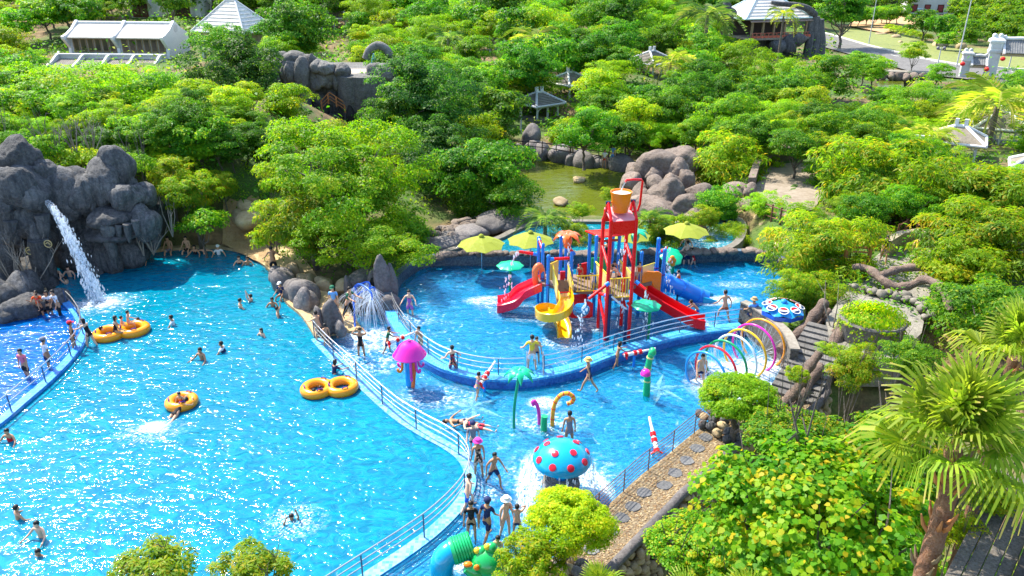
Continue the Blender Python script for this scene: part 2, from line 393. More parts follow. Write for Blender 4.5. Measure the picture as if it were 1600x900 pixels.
W_SPLASH = water_mat('splash_water', (.0, .23, .50), (.004, .38, .60), (.68, .93, 1), .34, .3, .10, 1.8, .22)
W_PLAY = water_mat('play_water', (.0, .215, .50), (.004, .36, .60), (.5, .85, 1), .45, .32, .10, 1.5, .2, 2.4)
W_RIVER = water_mat('river_water', (.0, .30, .44), (.01, .42, .52), (.4, .85, .95), .55, .4, .12, 1.5, .3, 2.0)
W_POND = water_mat('pond_water', (.085, .105, .008), (.10, .125, .012), (.4, .4, .1), .97, .12, .12, .8)
T_DEEP = tile_mat('deep_tile', (.0, .20, .45), (.0, .28, .55), (.01, .35, .6), 5)
T_BLUE = tile_mat('blue_tile', (.012, .16, .60), (.02, .24, .70), (.05, .36, .78), 6)
T_LIGHT = tile_mat('light_blue_tile', (.015, .25, .60), (.03, .34, .68), (.09, .44, .72), 9)
T_DARK = tile_mat('dark_mosaic', (.015, .03, .06), (.045, .075, .11), (.14, .18, .2), 14, (.16, .18, .19))
T_NAVY = tile_mat('navy_mosaic', (.01, .06, .28), (.015, .1, .42), (.04, .18, .5), 10, (.1, .2, .4))
def sheet(name, poly, z, mat):
    mb = MB(); mb.add([(p[0], p[1], z) for p in poly], [tuple(range(len(poly)))])
    o = mb.build(name, mat); 
    if o.data.polygons[0].normal.z < 0: o.data.flip_normals()
    import bmesh
    bm = bmesh.new(); bm.from_mesh(o.data); bmesh.ops.triangulate(bm, faces=bm.faces[:]); bm.to_mesh(o.data); bm.free()
    return tag(o, kind='structure')
sheet('pool_floor', main_poly, -1.3, T_DEEP); sheet('pool_water', main_poly, 0, W_MAIN)
sheet('paddling_pool_floor', left_poly, -.3, T_BLUE); sheet('paddling_pool_water', left_poly, .05, W_LEFT)
sheet('splash_pool_floor', splash_poly, -.22, T_LIGHT); sheet('splash_pool_water', splash_poly, .01, W_SPLASH)
sheet('play_pool_floor', play_poly, .03, T_LIGHT); sheet('play_pool_water', play_poly, ZP, W_PLAY)
sheet('lazy_river_floor', river_poly, -.1, T_LIGHT); sheet('lazy_river_water', river_poly, .55, W_RIVER)
sheet('pond_water', pond_poly, -.6, W_POND); sheet('pond_water', pond2_poly, -.2, W_POND)
# kerbs and walls between the pools
BLUEP = plain((.02, .22, .62), .35); SAND = rockmat('sand_deck', [(.25, (.33, .2, .07)), (.5, (.5, .34, .14)), (.75, (.6, .47, .25))], 1.2, .25)
def band(name, path, d0, d1, z0, z1, mat, label=None, cat=None, **kw):
    mb = MB(); strip(mb, offset_path(path, d0), offset_path(path, d1), z0, z1, **kw)
    o = mb.build(name, mat)
    if label: tag(o, label, cat)
    else: tag(o, kind='structure')
    return o
band('pool_divider_wall', main_path, -.2, .25, -1.4, .06, T_LIGHT, 'low curved blue tiled wall between the big pool and the splash pool', 'wall')
band('paddling_pool_wall', left_path, -.2, .2, -1.4, .14, T_BLUE, 'low curved blue tiled wall round the paddling pool under the rocks', 'wall')
band('play_pool_rim', play_path, -.42, .18, -.3, .42, T_LIGHT, 'light blue rim wall of the raised play pool', 'wall')
band('rim_mosaic_face', [p.copy() for p in rim_path], -.03, 0, -.3, .30, T_NAVY, 'dark blue mosaic band facing the splash pool below the rim', 'wall')
band('back_wall', back_path[12:], -.4, 0, -.3, .98, T_DARK, 'dark mosaic wall along the back of the play pool', 'wall')
band('main_pool_coping', north_path[30:], 0, .45, -.4, .16, SAND)
band('pool_deck', north_path, .45, 2.3, -.5, .10, SAND)
band('river_coping', river_poly + [river_poly[0]], 0, .45, -.4, .72, CONC)
# ---------------------------------------------------------------- plants
def leaf_mesh(name, rng, C, Nn, size, mat, aspect=2.0, droop=.2, tint=None, shape='rhomb', jit=.35):
    """many small leaves at points C facing Nn"""
    n = len(C); Nn = Nn / (np.linalg.norm(Nn, axis=1, keepdims=True) + 1e-9)
    r = rng.normal(0, 1, (n, 3)); r[:, 2] -= droop * 3
    A = r - (r * Nn).sum(1, keepdims=True) * Nn; A /= np.linalg.norm(A, axis=1, keepdims=True) + 1e-9
    B = np.cross(Nn, A); L = size * (1 + jit * rng.uniform(-1, 1, (n, 1))); Wd = L / aspect
    if shape == 'rhomb':
        prof = [(0, 0, 0), (.45, .5, .06), (1, 0, -.1), (.45, -.5, .06)]
    else:
        prof = [(0, 0, 0), (.12, .42, .04), (.5, .5, .08), (1, 0, -.12), (.5, -.5, .08), (.12, -.42, .04)]
    V = np.stack([C + A * L * a + B * Wd * b + Nn * L * c for a, b, c in prof], 1)
    k = len(prof); F = np.arange(n * k).reshape(n, k)
    me = D.meshes.new(name); fast_mesh(me, V.reshape(-1, 3), F)
    tint = rng.uniform(0, 1, n) if tint is None else tint
    at = me.attributes.new('tint', 'FLOAT', 'POINT'); at.data.foreach_set('value', np.repeat(np.clip(tint, 0, 1), k).astype(np.float32))
    me.materials.append(mat); return me
def unit(rng, n):
    v = rng.normal(0, 1, (n, 3)); return v / np.linalg.norm(v, axis=1, keepdims=True)
def crown_mesh(name, seed, rad, nclump, nleaf, crad, lsize, mat, aspect=2.0, droop=.2, lump=.25, zmin=-.78, shape='rhomb', up=.6, young=.08, fill=.3):
    """crown of leaf clumps on an uneven, lobed volume with gaps"""
    rng = np.random.default_rng(seed); rad = np.array(rad, float)
    d = unit(rng, nclump * 3); d = d[d[:, 2] > zmin][:nclump]; k = len(d)
    lob = unit(rng, 9); lob[:, 2] = abs(lob[:, 2]) * .7
    g = np.max(d @ lob.T, axis=1); shell = (1 - lump) + lump * 1.5 * S(.55, 1, g)
    rr = shell * np.where(rng.uniform(0, 1, k) < fill, rng.uniform(.35, .8, k), rng.uniform(.82, 1.05, k))
    cc = d * rad * rr[:, None]; cr = crad * rng.uniform(.6, 1.35, k); ct = rng.normal(0, .16, k)
    ci = np.repeat(np.arange(k), nleaf); n = len(ci)
    o = unit(rng, n); o[:, 2] = np.abs(o[:, 2]) * .9 - .25; o *= rng.uniform(.35, 1, (n, 1)) ** .5
    C = cc[ci] + o * cr[ci][:, None] * np.array([1, 1, .75])
    Nn = o * .8 + d[ci] * .5 + np.array([0, 0, up]) + rng.normal(0, .45, (n, 3))
    ti = .42 + ct[ci] + rng.normal(0, .17, n); y = rng.uniform(0, 1, n) < young; ti[y] = rng.uniform(.8, 1, y.sum())
    return leaf_mesh(name, rng, C, Nn, lsize, mat, aspect, droop, ti, shape)
def trunk_mesh(name, seed, h, r, spread, crown_z, nl=6, mat=None, top=.5):
    """tapered trunk with bent limbs that reach into the crown"""
    rng = random.Random(seed); mb = MB()
    pts = [Vector((0, 0, -.4))]; x = y = 0
    for i in range(1, 6):
        x += rng.uniform(-.07, .07) * h; y += rng.uniform(-.07, .07) * h; pts.append(Vector((x * .6, y * .6, h * top * i / 5)))
    mb.tube(pts, [r * (1.35, 1.05, .95, .88, .8, .7)[i] for i in range(6)], 8)
    for k in range(nl):
        a = 2 * math.pi * (k + rng.uniform(-.3, .3)) / nl; b = pts[rng.choice((3, 4, 5))]; l = spread * rng.uniform(.55, .9)
        e = Vector((math.cos(a) * l, math.sin(a) * l, crown_z + rng.uniform(-.2, .55) * spread * .6))
        m1 = b.lerp(e, .35) + Vector((rng.uniform(-.1, .1), rng.uniform(-.1, .1), -.05)) * spread
        m2 = b.lerp(e, .7) + Vector((rng.uniform(-.1, .1), rng.uniform(-.1, .1), .08)) * spread
        mb.tube([b, m1, m2, e], [r * .5, r * .36, r * .22, r * .07], 6)
        for q in range(3):
            f = m2.lerp(e, rng.uniform(-.3, .7)); g = f + Vector((rng.uniform(-1, 1), rng.uniform(-1, 1), rng.uniform(.1, .9))) * spread * .33
            mb.tube([f, f.lerp(g, .5) + Vector((0, 0, .04 * spread)), g], [r * .17, r * .11, r * .03], 5)
    me = mb.build(name, mat or BARK, None, True); d = me.data; D.objects.remove(me); return d
# kinds of tree: crown mesh, trunk mesh, crown radius, leaf-crown height over base
KIND = {}
def kind(key, n, rad, ncl, nlf, crad, ls, mat, ch, tr=.16, **kw):
    KIND[key] = [(crown_mesh('crown', sum(map(ord, key)) * 7 + i, rad, ncl, nlf, crad, ls, mat, **kw),
                  trunk_mesh('trunk', sum(map(ord, key)) + i, ch, tr, rad[0], ch), rad, ch) for i in range(n)]
kind('broad', 3, (3.1, 3.1, 3.1), 85, 150, .92, .25, F_MID, 4.2, lump=.5)
kind('dark', 2, (2.8, 2.8, 3.4), 85, 150, .9, .25, F_DARK, 4.5, lump=.5)
kind('feather', 2, (3.4, 3.4, 2.7), 100, 165, .85, .19, F_FEATH, 3.7, aspect=2.6, lump=.5, young=.04)
kind('yellow', 2, (2.3, 2.3, 2.2), 60, 140, .72, .2, F_YEL, 2.8, lump=.5, tr=.1)
kind('mango', 2, (2.9, 2.9, 2.8), 110, 125, .72, .30, F_MANGO, 3.6, aspect=4.2, droop=.55, lump=.45, young=.10)
kind('big', 2, (4.6, 4.6, 3.9), 190, 210, .85, .18, F_FEATH, 4.4, tr=.24, lump=.5, young=.1)
kind('bigdark', 1, (3.4, 3.4, 4.6), 160, 190, .85, .2, F_BIGD, 5.8, tr=.24, lump=.5)
kind('far', 3, (3.0, 3.0, 2.9), 60, 80, 1.0, .40, F_MID, 3.9, lump=.5)
kind('fardark', 2, (2.8, 2.8, 3.2), 60, 80, 1.0, .40, F_DARK, 4.2, lump=.5)
kind('shrub', 3, (1.0, 1.0, .8), 40, 70, .33, .13, F_MID, .75, lump=.25, tr=.05, zmin=-.2)
kind('shruby', 2, (1.0, 1.0, .75), 40, 70, .33, .12, F_YEL, .7, lump=.25, tr=.05, zmin=-.2)
kind('clipped', 1, (1.25, 1.25, 1.0), 300, 130, .24, .085, F_FEATH, 1.3, lump=.1, tr=.13, young=.02, zmin=-.35)
kind('clipyel', 1, (1.2, 1.2, 1.0), 270, 120, .24, .085, F_LIME, 1.55, lump=.12, tr=.11, zmin=-.35)
kind('heart', 1, (3.0, 2.6, 2.3), 300, 62, .52, .155, F_HEART, 3.2, aspect=1.05, shape='heart', lump=.3, up=.9, young=.07, droop=.4, tr=.2)
kind('nearmango', 2, (1.05, 1.05, .85), 90, 70, .24, .15, F_YEL, 1.4, aspect=3.2, droop=.35, lump=.2, young=.2, tr=.06)
kind('bamboo', 2, (2.2, 2.2, 1.7), 110, 80, .6, .3, F_YEL, 1.9, aspect=5.5, droop=.6, lump=.35, tr=.04)
TRNG = random.Random(11); FARW = []
def tree(key, u, v, rpx, label, cat='tree', group=None, name=None, sq=1.0, Y=None, stem=None, wd=1.0):
    """tree whose crown is centred where the photograph has it; stands on the ground below"""
    var = TRNG.choice(KIND[key]); cm, tm, rad, ch = var
    if Y is None:
        ys = 14 * 1.0085 ** np.arange(400); dx, dy, dz = ray(u, v); px_ = dx / dy * ys; pz_ = CAM_H + dz / dy * ys; gg = hill(px_, ys)
        ss = rpx * (ys * CT - (pz_ - CAM_H) * ST) / FPX / rad[0]; Y = float(ys[np.argmin(np.abs(pz_ - gg - ch * ss * (stem or 1)))])
    p = PY(u, v, Y); g = th(p.x, p.y); s = rpx * depth(p) / FPX / rad[0]
    h = max(.3 * ch * s, p.z - g)
    if group == 'far wood':
        FARW.append((cm, p, s, sq)); return
    nm = name or ('shrub' if 'shrub' in key else 'tree')
    o = thing(nm, label, cat, (p.x, p.y, g), group, world=False); o.rotation_euler = (0, 0, TRNG.uniform(0, 6.28))
    c = D.objects.new('crown', cm); COL.objects.link(c); c.parent = o; c.location = (0, 0, h); c.scale = (s * wd, s * wd, s * sq)
    if ch * s > .3:
        t = D.objects.new('trunk' if 'shrub' not in key else 'stem', tm); COL.objects.link(t); t.parent = o; t.scale = (s, s, h / ch)
    return o
# ---------------------------------------------------------------- rocks
import bmesh
_ico = {}
def ico(n):
    if n not in _ico:
        bm = bmesh.new(); bmesh.ops.create_icosphere(bm, subdivisions=n, radius=1)
        bm.verts.ensure_lookup_table()
        _ico[n] = (np.array([v.co[:] for v in bm.verts]), np.array([[v.index for v in f.verts] for f in bm.faces])); bm.free()
    return _ico[n]
def rock_mesh(seed, size, mat, sub=3, planes=9, rough=.05, soft=9):
    """boulder: a ball cut by soft random planes, then roughened"""
    rng = np.random.default_rng(seed); V, F = ico(sub)
    nrm = unit(rng, planes); dd = rng.uniform(.62, .95, planes)
    q = V @ nrm.T / dd; q = np.maximum(q, 1e-3)
    r = 1 / (np.sum(q ** soft, axis=1) + 1.05 ** -soft) ** (1 / soft)
    k = unit(rng, 6) * rng.uniform(2.5, 7, (6, 1)); ph = rng.uniform(0, 6, 6)
    r = r + rough * np.sin(V @ k.T + ph).sum(1) * .35
    if sub > 3:
        k2 = unit(rng, 7) * rng.uniform(2, 6, (7, 1)); p2 = rng.uniform(0, 6, 7); wob = np.sin(V @ (unit(rng, 3) * 9).T).sum(1) * .12
        r = r - rough * .9 * ((1 - np.abs(np.sin(V @ k2.T + p2 + wob[:, None]))) ** 9).sum(1) + rough * .25 * np.sin(V @ (unit(rng, 4) * 17).T).sum(1) * .5
    me = D.meshes.new('rock'); fast_mesh(me, V * r[:, None] * np.array(size), F)
    me.materials.append(mat); me.polygons.foreach_set('use_smooth', [True] * len(me.polygons)); return me
def rock(name, c, size, seed, mat, parent=None, rz=0, sub=3, label=None, cat=None, group=None, tilt=0, **kw):
    o = D.objects.new(name, rock_mesh(seed, size, mat, sub, **kw)); COL.objects.link(o)
    org = Vector(parent['org']) if parent is not None else Vector((0, 0, 0))
    o.location = Vector(c) - org; o.rotation_euler = (tilt, 0, rz)
    if parent is not None: o.parent = parent
    return tag(o, label, cat, group)
def rpx(u, v, Y, wpx, hpx, seed, mat, parent=None, name='boulder', dy=.8, **kw):
    """boulder seen at pixel u, v, Y metres away, wpx by hpx in the photograph"""
    p = PY(u, v, Y); s = depth(p) / FPX
    return rock(name, p, (wpx * s / 2, wpx * s / 2 * dy, hpx * s / 2 * 1.08), seed, mat, parent, **kw)
# the grotto with the waterfall
g0 = P(100, 430, 0); gro = thing('rock_grotto', 'tall grey artificial rock grotto with hanging stone teeth behind the big pool waterfall', 'rock grotto', g0)
GB = [(12, 265, 41.2, 74, 60), (36, 238, 41.6, 60, 58), (38, 290, 40.6, 76, 70), (8, 300, 40, 60, 66), (74, 262, 41.6, 40, 46), (25, 285, 39.8, 50, 70), (2, 245, 42, 50, 50),
      (98, 295, 41.8, 72, 76), (128, 290, 42, 60, 66), (165, 283, 42.6, 60, 74), (182, 254, 43, 46, 62), (196, 282, 43.2, 40, 56), (198, 298, 42, 52, 44), (150, 275, 43.4, 30, 40), (226, 300, 43, 40, 40),
      (115, 340, 43.2, 100, 120), (160, 340, 43.8, 100, 110), (60, 345, 41.6, 60, 110), (180, 330, 41.6, 70, 34), (175, 352, 41.3, 76, 22), (228, 338, 41.8, 40, 56), (234, 350, 42.6, 30, 60),
      (128, 385, 42.4, 66, 70), (150, 405, 42, 60, 50), (165, 392, 41.3, 30, 66), (178, 402, 41.2, 26, 40), (205, 382, 42.6, 60, 50), (45, 330, 40.3, 50, 56), (20, 350, 40.2, 56, 60), (5, 335, 39.6, 40, 60), (60, 312, 40.5, 44, 26),
      (40, 420, 42.5, 110, 110), (5, 420, 41, 60, 120), (100, 425, 44, 70, 110), (68, 400, 39.8, 30, 110), (75, 442, 39.4, 36, 48), (70, 305, 41, 30, 30), (-12, 395, 39.6, 70, 130), (2, 440, 39.4, 50, 80), (25, 445, 41, 60, 90)]
for i, (u, v, Y, a, b) in enumerate(GB): rpx(u, v + 9, Y, a * 1.18, b * 1.1, 100 + i, ROCK_GREY, gro, dy=.9, rz=i * 1.3, sub=4 if a > 30 else 3, rough=.07, planes=7, soft=16)
def stalactite(u, v0, v1, Y, wpx, name='stone_tooth', parent=gro, mat=ROCK_GREY, bend=0):
    a = PY(u, v0, Y); b = PY(u + bend, v1, Y - .1); s = depth(a) / FPX; r = wpx * s / 2; mb = MB(); rng = random.Random(u)
    pts = [a.lerp(b, t) + Vector((rng.uniform(-.12, .12), rng.uniform(-.1, .1), 0)) * r for t in (0, .18, .38, .58, .78, .93, 1)]
    mb.tube(pts, [r * k for k in (1.15, 1.0, .95, .78, .55, .3, .06)], 9); return mb.build(name, mat, parent, True)
for u, v0, v1, Y, wd, bd in ((16, 345, 378, 39.0, 18, 0), (27, 345, 360, 39.6, 10, 0), (44, 345, 380, 39.9, 14, 6), (65, 335, 388, 39.9, 20, 6), (137, 300, 337, 41.6, 16, 12), (165, 350, 425, 40.4, 20, 18),
                         (185, 352, 378, 40.4, 11, 2), (199, 350, 380, 40.4, 12, 3), (211, 344, 370, 40.5, 11, 3), (176, 354, 372, 40.3, 9, 1), (54, 400, 432, 39.4, 16, 4), (75, 392, 430, 39.4, 12, 6), (172, 346, 356, 41, 8, 0), (60, 375, 470, 39.3, 26, 14)):
    stalactite(u, v0, v1, Y, wd, bend=bd)
mb = MB(); mb.add([PY(-60, 260, 44), PY(120, 300, 45), PY(250, 320, 45), PY(250, 412, 45), PY(120, 425, 45), PY(-60, 520, 44)], [(0, 1, 2, 3, 4, 5)])
mb.v += [(x, y + 1.5, z) for x, y, z in mb.v]; mb.f += [(11, 10, 9, 8, 7, 6)] + [(i, (i + 5) % 6, 6 + (i + 5) % 6, 6 + i) for i in range(6)]; mb.m += [0] * 7
mb.build('cave_back', ROCK_GREY, gro)
for u, v in ((46, 392), (75, 381)):
    p = PY(u, v, 39.0); mb = MB(); mb.tube([p + Vector((.2 * math.cos(a), 0, .2 * math.sin(a))) for a in np.linspace(0, 6.283, 17)[:-1]], .03, 6, close=True)
    mb.tube([p + Vector((-.12, 0, 0)), p + Vector((0, 0, .1)), p + Vector((.12, -.0, -.05))], .035, 6)
    mb.build('wall_ring', plain((.45, .36, .16), .5), gro)
# waterfall: glassy sheet that breaks into drops
WF, t, b = newmat('falling_water'); b.inputs['Base Color'].default_value = (.85, .92, 1, 1); b.inputs['Roughness'].default_value = .15
tp = N(t, "ShaderNodeBsdfTransparent"); mx = N(t, "ShaderNodeMixShader")
t.links.new(ramp(t, noise(t, coords(t, 'Object', (3, 3, .7)), 3, 6, .7), [(.45, (.1,) * 3), (.66, (.7,) * 3)]), mx.inputs[0])
t.links.new(tp.outputs[0], mx.inputs[1]); t.links.new(b.outputs[0], mx.inputs[2]); t.links.new(mx.outputs[0], t.nodes["Material Output"].inputs[0])
DROP = plain((.88, .93, .97), .12, .6, 0, 0)
SPRAY, t, b = newmat('fine_spray'); b.inputs['Base Color'].default_value = (.9, .95, 1, 1); tp = N(t, "ShaderNodeBsdfTransparent"); mx = N(t, "ShaderNodeMixShader"); mx.inputs[0].default_value = .42
t.links.new(tp.outputs[0], mx.inputs[1]); t.links.new(b.outputs[0], mx.inputs[2]); t.links.new(mx.outputs[0], t.nodes["Material Output"].inputs[0])
def drops(mb, rng, pts, n, spread, r):
    """small water drops strewn along a falling path"""
    V, F = ico(1)
    for _ in range(n):
        t = rng.random() ** .8 * (len(pts) - 1.001); i = int(t); p = pts[i].lerp(pts[i + 1], t - i); f = t / (len(pts) - 1)
        q = p + Vector((rng.gauss(0, 1), rng.gauss(0, 1), rng.gauss(0, 1))) * (spread * (.35 + f)); k = r * rng.uniform(.4, 1.3)
        mb.add([(q.x + a * k, q.y + b_ * k, q.z + c * k * 3.2) for a, b_, c in V], [tuple(f_) for f_ in F])
wf = thing('waterfall', 'white waterfall pouring from the grey rock lip into the big pool', 'waterfall', P(155, 470, 0))
top = PY(70, 312, 40.2); end = P(155, 471, 0); pts = []
for i in range(13):
    f = i / 12; x = top.x + (end.x - top.x) * f; y = top.y + (end.y - top.y) * f; z = top.z * (1 - f ** 1.75); pts.append(Vector((x, y, z)))
mb = MB(); wds = [.42 + .38 * i / 12 for i in range(13)]
for i, p in enumerate(pts):
    mb.v += [(p.x - wds[i] * .6, p.y + .05, p.z), (p.x, p.y - .16, p.z + .08), (p.x + wds[i] * .5, p.y, p.z + .03)]
for i in range(12):
    for k in range(2): mb.f.append((3 * i + k, 3 * i + 3 + k, 3 * i + 4 + k, 3 * i + 1 + k)); mb.m.append(0)
tag(mb.build('water_sheet', WF, wf, True), kind='stuff')
mb = MB(); rg = random.Random(4); drops(mb, rg, pts[2:], 1100, .16, .034); tag(mb.build('water_drops', SPRAY, wf, True), kind='stuff')
def foam_mat(name, lo, hi, scale):
    m, t, b = newmat(name); b.inputs['Base Color'].default_value = (.88, .95, .98, 1); b.inputs['Roughness'].default_value = .6
    tc = t.nodes.new("ShaderNodeTexCoord"); gr = N(t, "ShaderNodeTexGradient", gradient_type='SPHERICAL'); t.links.new(tc.outputs['Object'], gr.inputs[0])
    n = noise(t, coords(t, 'Object', (scale,) * 3), 4, 8, .72, 1)
    mm = N(t, "ShaderNodeMath", operation='MULTIPLY'); t.links.new(ramp(t, n, [(lo, (0, 0, 0)), (hi, (1, 1, 1))]), mm.inputs[0])
    t.links.new(ramp(t, gr.outputs['Fac'], [(.02, (0, 0, 0)), (.5, (1, 1, 1))]), mm.inputs[1])
    tp = N(t, "ShaderNodeBsdfTransparent"); mx = N(t, "ShaderNodeMixShader"); t.links.new(mm.outputs[0], mx.inputs[0])
    t.links.new(tp.outputs[0], mx.inputs[1]); t.links.new(b.outputs[0], mx.inputs[2]); t.links.new(mx.outputs[0], t.nodes["Material Output"].inputs[0]); return m
FOAM = foam_mat('foam', .42, .64, 1.6); FOAM_T = foam_mat('foam_thin', .5, .74, 2.2)
def foam(u, v, z, sx, sy, rz=0, mat=None, bumps=0):
    """churned white water lying on the surface"""
    p = P(u, v, z); rng = random.Random(int(u * 7 + v)); mb = MB(); n = 14
    for j in range(n + 1):
        for i in range(n + 1):
            x, y = 2 * i / n - 1, 2 * j / n - 1; mb.v.append((x, y, .012 + bumps * max(0, 1 - x * x - y * y) * rng.uniform(.2, 1)))
    for j in range(n):
        for i in range(n): a = j * (n + 1) + i; mb.f.append((a, a + 1, a + n + 2, a + n + 1)); mb.m.append(0)
    o = mb.build('foam', mat or FOAM, None, True); o.location = p; o.scale = (sx, sy, 1); o.rotation_euler = (0, 0, rz); tag(o, kind='stuff')
for a in ((155, 474, 0, 1.5, .9, .3, FOAM, .12), (135, 478, 0, 3.0, 1.6, .3, FOAM_T), (235, 675, 0, 1.6, .9, .2, FOAM_T, .05), (240, 668, 0, .7, .5, .2, FOAM, .08), (462, 815, 0, 1.2, 1.0, 0, FOAM_T, .05),
          (1140, 588, .01, 2.6, 1.6, .6, FOAM, .1), (1190, 575, .01, 1.6, 1.0, .6, FOAM, .1), (1165, 600, .01, 3.2, 2.2, .6, FOAM_T), (825, 760, .01, .5, 2.3, -.1, FOAM, .1), (925, 750, .01, .6, 1.5, .4, FOAM, .06), (875, 740, .01, 2.4, 1.9, 0, FOAM_T),
          (745, 880, .01, 1.2, .6, 0, FOAM, .05), (785, 478, ZP, 1.8, .9, 0, FOAM_T), (880, 535, ZP, 1.7, 1.0, 0, FOAM_T), (905, 505, ZP, 2.2, 1.2, 0, FOAM), (1120, 470, ZP, 1.6, .7, .2, FOAM), (1090, 510, ZP, 1.5, .6, .2, FOAM_T), (770, 470, ZP, 1.7, .7, 0, FOAM), (830, 490, ZP, 2.5, 1.2, 0, FOAM_T),
          (580, 560, .01, 2.4, 1.8, 0, FOAM_T), (585, 530, .01, 2, 1.4, 0, FOAM), (755, 765, .01, 1, .8, 0, FOAM_T), (850, 630, .01, .8, .6, 0, FOAM), (855, 660, .01, 1.8, 1.1, 0, FOAM_T), (960, 500, ZP, 2.5, 1.4, 0, FOAM_T), (640, 500, ZP, 1.6, .9, 0, FOAM_T), (1085, 362, .55, 2.6, 1.6, 0, FOAM), (1105, 380, .55, 2, 1.3, 0, FOAM_T), (845, 372, .55, 2, 1, 0, FOAM_T), (1150, 445, ZP, 1.6, .6, 0, FOAM_T), (680, 620, .01, 2, 1.2, 0, FOAM_T)):
    foam(*a)
# rock pile by the pond
rp = thing('rock_pile', 'big pile of warm brown boulders between the green pond and the lazy river', 'rock pile', P(1040, 330, 0))
for i, (u, v, Y, a, b, dy) in enumerate(((1032, 262, 63, 76, 44, .8), (1060, 272, 62, 40, 44, .9), (1018, 278, 62.5, 40, 38, .9), (1000, 272, 64, 44, 44, .9), (985, 290, 62, 36, 40, .9), (1040, 302, 58.5, 66, 48, .75), (1025, 292, 60, 40, 34, .8), (1094, 304, 59, 46, 34, .9), (1070, 285, 61, 34, 44, .8), (1048, 290, 60.5, 40, 36, .8),
                                          (1030, 325, 57.5, 90, 40, .7), (1070, 325, 57, 60, 36, .8), (1003, 310, 60, 50, 50, .8), (1060, 250, 66, 70, 40, .8), (1105, 325, 57.5, 40, 26, .9), (1085, 335, 56, 50, 16, .7))):
    rpx(u, v, Y - 7.2, a * 1.12, b * 1.1, 300 + i, ROCK_BROWN, rp, dy=dy, rz=i * .9, sub=4, tilt=.1 * (i % 3 - 1), planes=8, soft=14)
# rocks round the rest of the pools
for i, (u, v, a, b, mat, lab) in enumerate(((1150, 310, 56, 34, ROCK_BROWN, 'pinkish boulder where the paved ramp meets the flowering bushes'), (1172, 308, 30, 30, ROCK_BROWN, 'small pinkish boulder leaning on the low ramp wall'), (1168, 326, 36, 22, ROCK_BROWN, 'flat brown rock at the foot of the paved ramp'),
        (1215, 240, 60, 24, ROCK_TAN, 'smooth golden boulder at the top of the paved ramp'), (827, 224, 40, 42, ROCK_PURPLE, 'dark round boulder standing above the pond bank'), (735, 195, 26, 14, ROCK_TAN, 'small golden boulder on the bare slope behind the pond'),
        (850, 300, 1, 1, ROCK_TAN, ''), (905, 283, 30, 10, ROCK_TAN, 'golden stone just breaking the green pond surface'), (875, 318, 34, 16, ROCK_TAN, 'striped golden stone at the near edge of the pond'),
        (1380, 72, 0, 0, ROCK_TAN, ''), (1400, 60, 18, 9, ROCK_TAN, 'pale boulder on the lawn beside the hedge'), (1406, 68, 10, 7, ROCK_TAN, 'small pale boulder on the lawn below the hedge'), (1466, 73, 26, 13, ROCK_TAN, 'orange boulder on the lawn near the gate'), (1500, 78, 24, 15, ROCK_TAN, 'tall orange boulder just behind the small gate pillar'), (1502, 52, 20, 12, ROCK_TAN, 'orange boulder under the far slope trees'), (1376, 55, 18, 6, ROCK_TAN, 'low pale stone on the lawn edge'))):
    if not lab: continue
    z = -.6 if v in (283, 318) else None
    if z is None:
        for y in np.arange(20, 240, .5):
            p = PY(u, v, y)
            if p.z < th(p.x, p.y): break
    else: p = P(u, v, z)
    s = depth(p) / FPX; rock('boulder', p + Vector((0, 0, b * s * .22)), (a * s / 2, a * s / 2 * .8, b * s / 2 * 1.1), 400 + i, mat, None, i, label=lab, cat='rock')
def rock_row(lab, grp, px, z, n, size, mat, seed, hk=.8, jit=.25, name='boulder', parent=None):
    pts = resample(smooth_path(PL(px, z), 6), .1); rng = random.Random(seed)
    for k in range(n):
        p = pts[int((k + .5) / n * (len(pts) - 1))] + Vector((rng.uniform(-jit, jit), rng.uniform(-jit, jit), 0)); s = size * rng.uniform(.7, 1.3)
        rock(name, p + Vector((0, 0, s * .25)), (s, s * rng.uniform(.7, 1), s * hk), seed * 50 + k, mat, parent, rng.uniform(0, 6), sub=2 if size < .5 else 3, label=lab, cat='rock' if parent is None else None, group=grp)
rock_row('grey brown boulder lining the far bank of the green pond below the railing', 'boulders along the pond bank', [(770, 246), (820, 243), (860, 248), (900, 255), (940, 260), (985, 265)], -.6, 15, 1.15, ROCK_PURPLE, 5, .9)
rock_row('lumpy pinkish stone set along the coping of the play pool back wall', 'stones on the back wall coping', [(668, 407), (720, 399), (800, 398), (900, 398), (1000, 397), (1090, 397), (1150, 394), (1195, 398), (1228, 412)], .95, 44, .42, ROCK_BROWN, 6, .45, .1)
rock_row('pale rubble stone on the bank above the lazy river', 'rubble beside the lazy river', [(680, 380), (700, 365), (730, 355), (760, 352), (800, 350)], .5, 26, .5, ROCK_BROWN, 7, .7, .7)
rock_row('dark grey rock slab along the lazy river bank near the big round tree', 'dark slabs by the river', [(690, 392), (720, 375), (760, 362), (790, 352)], .3, 7, 1.4, ROCK_PURPLE, 8, .35, .2)
rock_row('purple grey rock edging the sandy deck under the big spreading tree', 'rocks along the sandy deck', [(432, 428), (448, 448), (465, 462), (480, 475), (492, 482)], .1, 7, .85, ROCK_PURPLE, 9, .9, .15)
rock_row('mossy stone in the planted bed under the big spreading tree', 'stones in the tree bed', [(450, 425), (480, 440), (510, 445), (545, 450), (580, 440)], .2, 14, .5, ROCK_TAN, 10, .8, .5)
rock_row('pale round stone in the bed beside the orange railing', 'pale stones of the rock bed', [(1190, 345), (1205, 365), (1215, 385), (1235, 390), (1225, 360), (1250, 320)], .7, 20, .5, ROCK_TAN, 13, .8, .4)
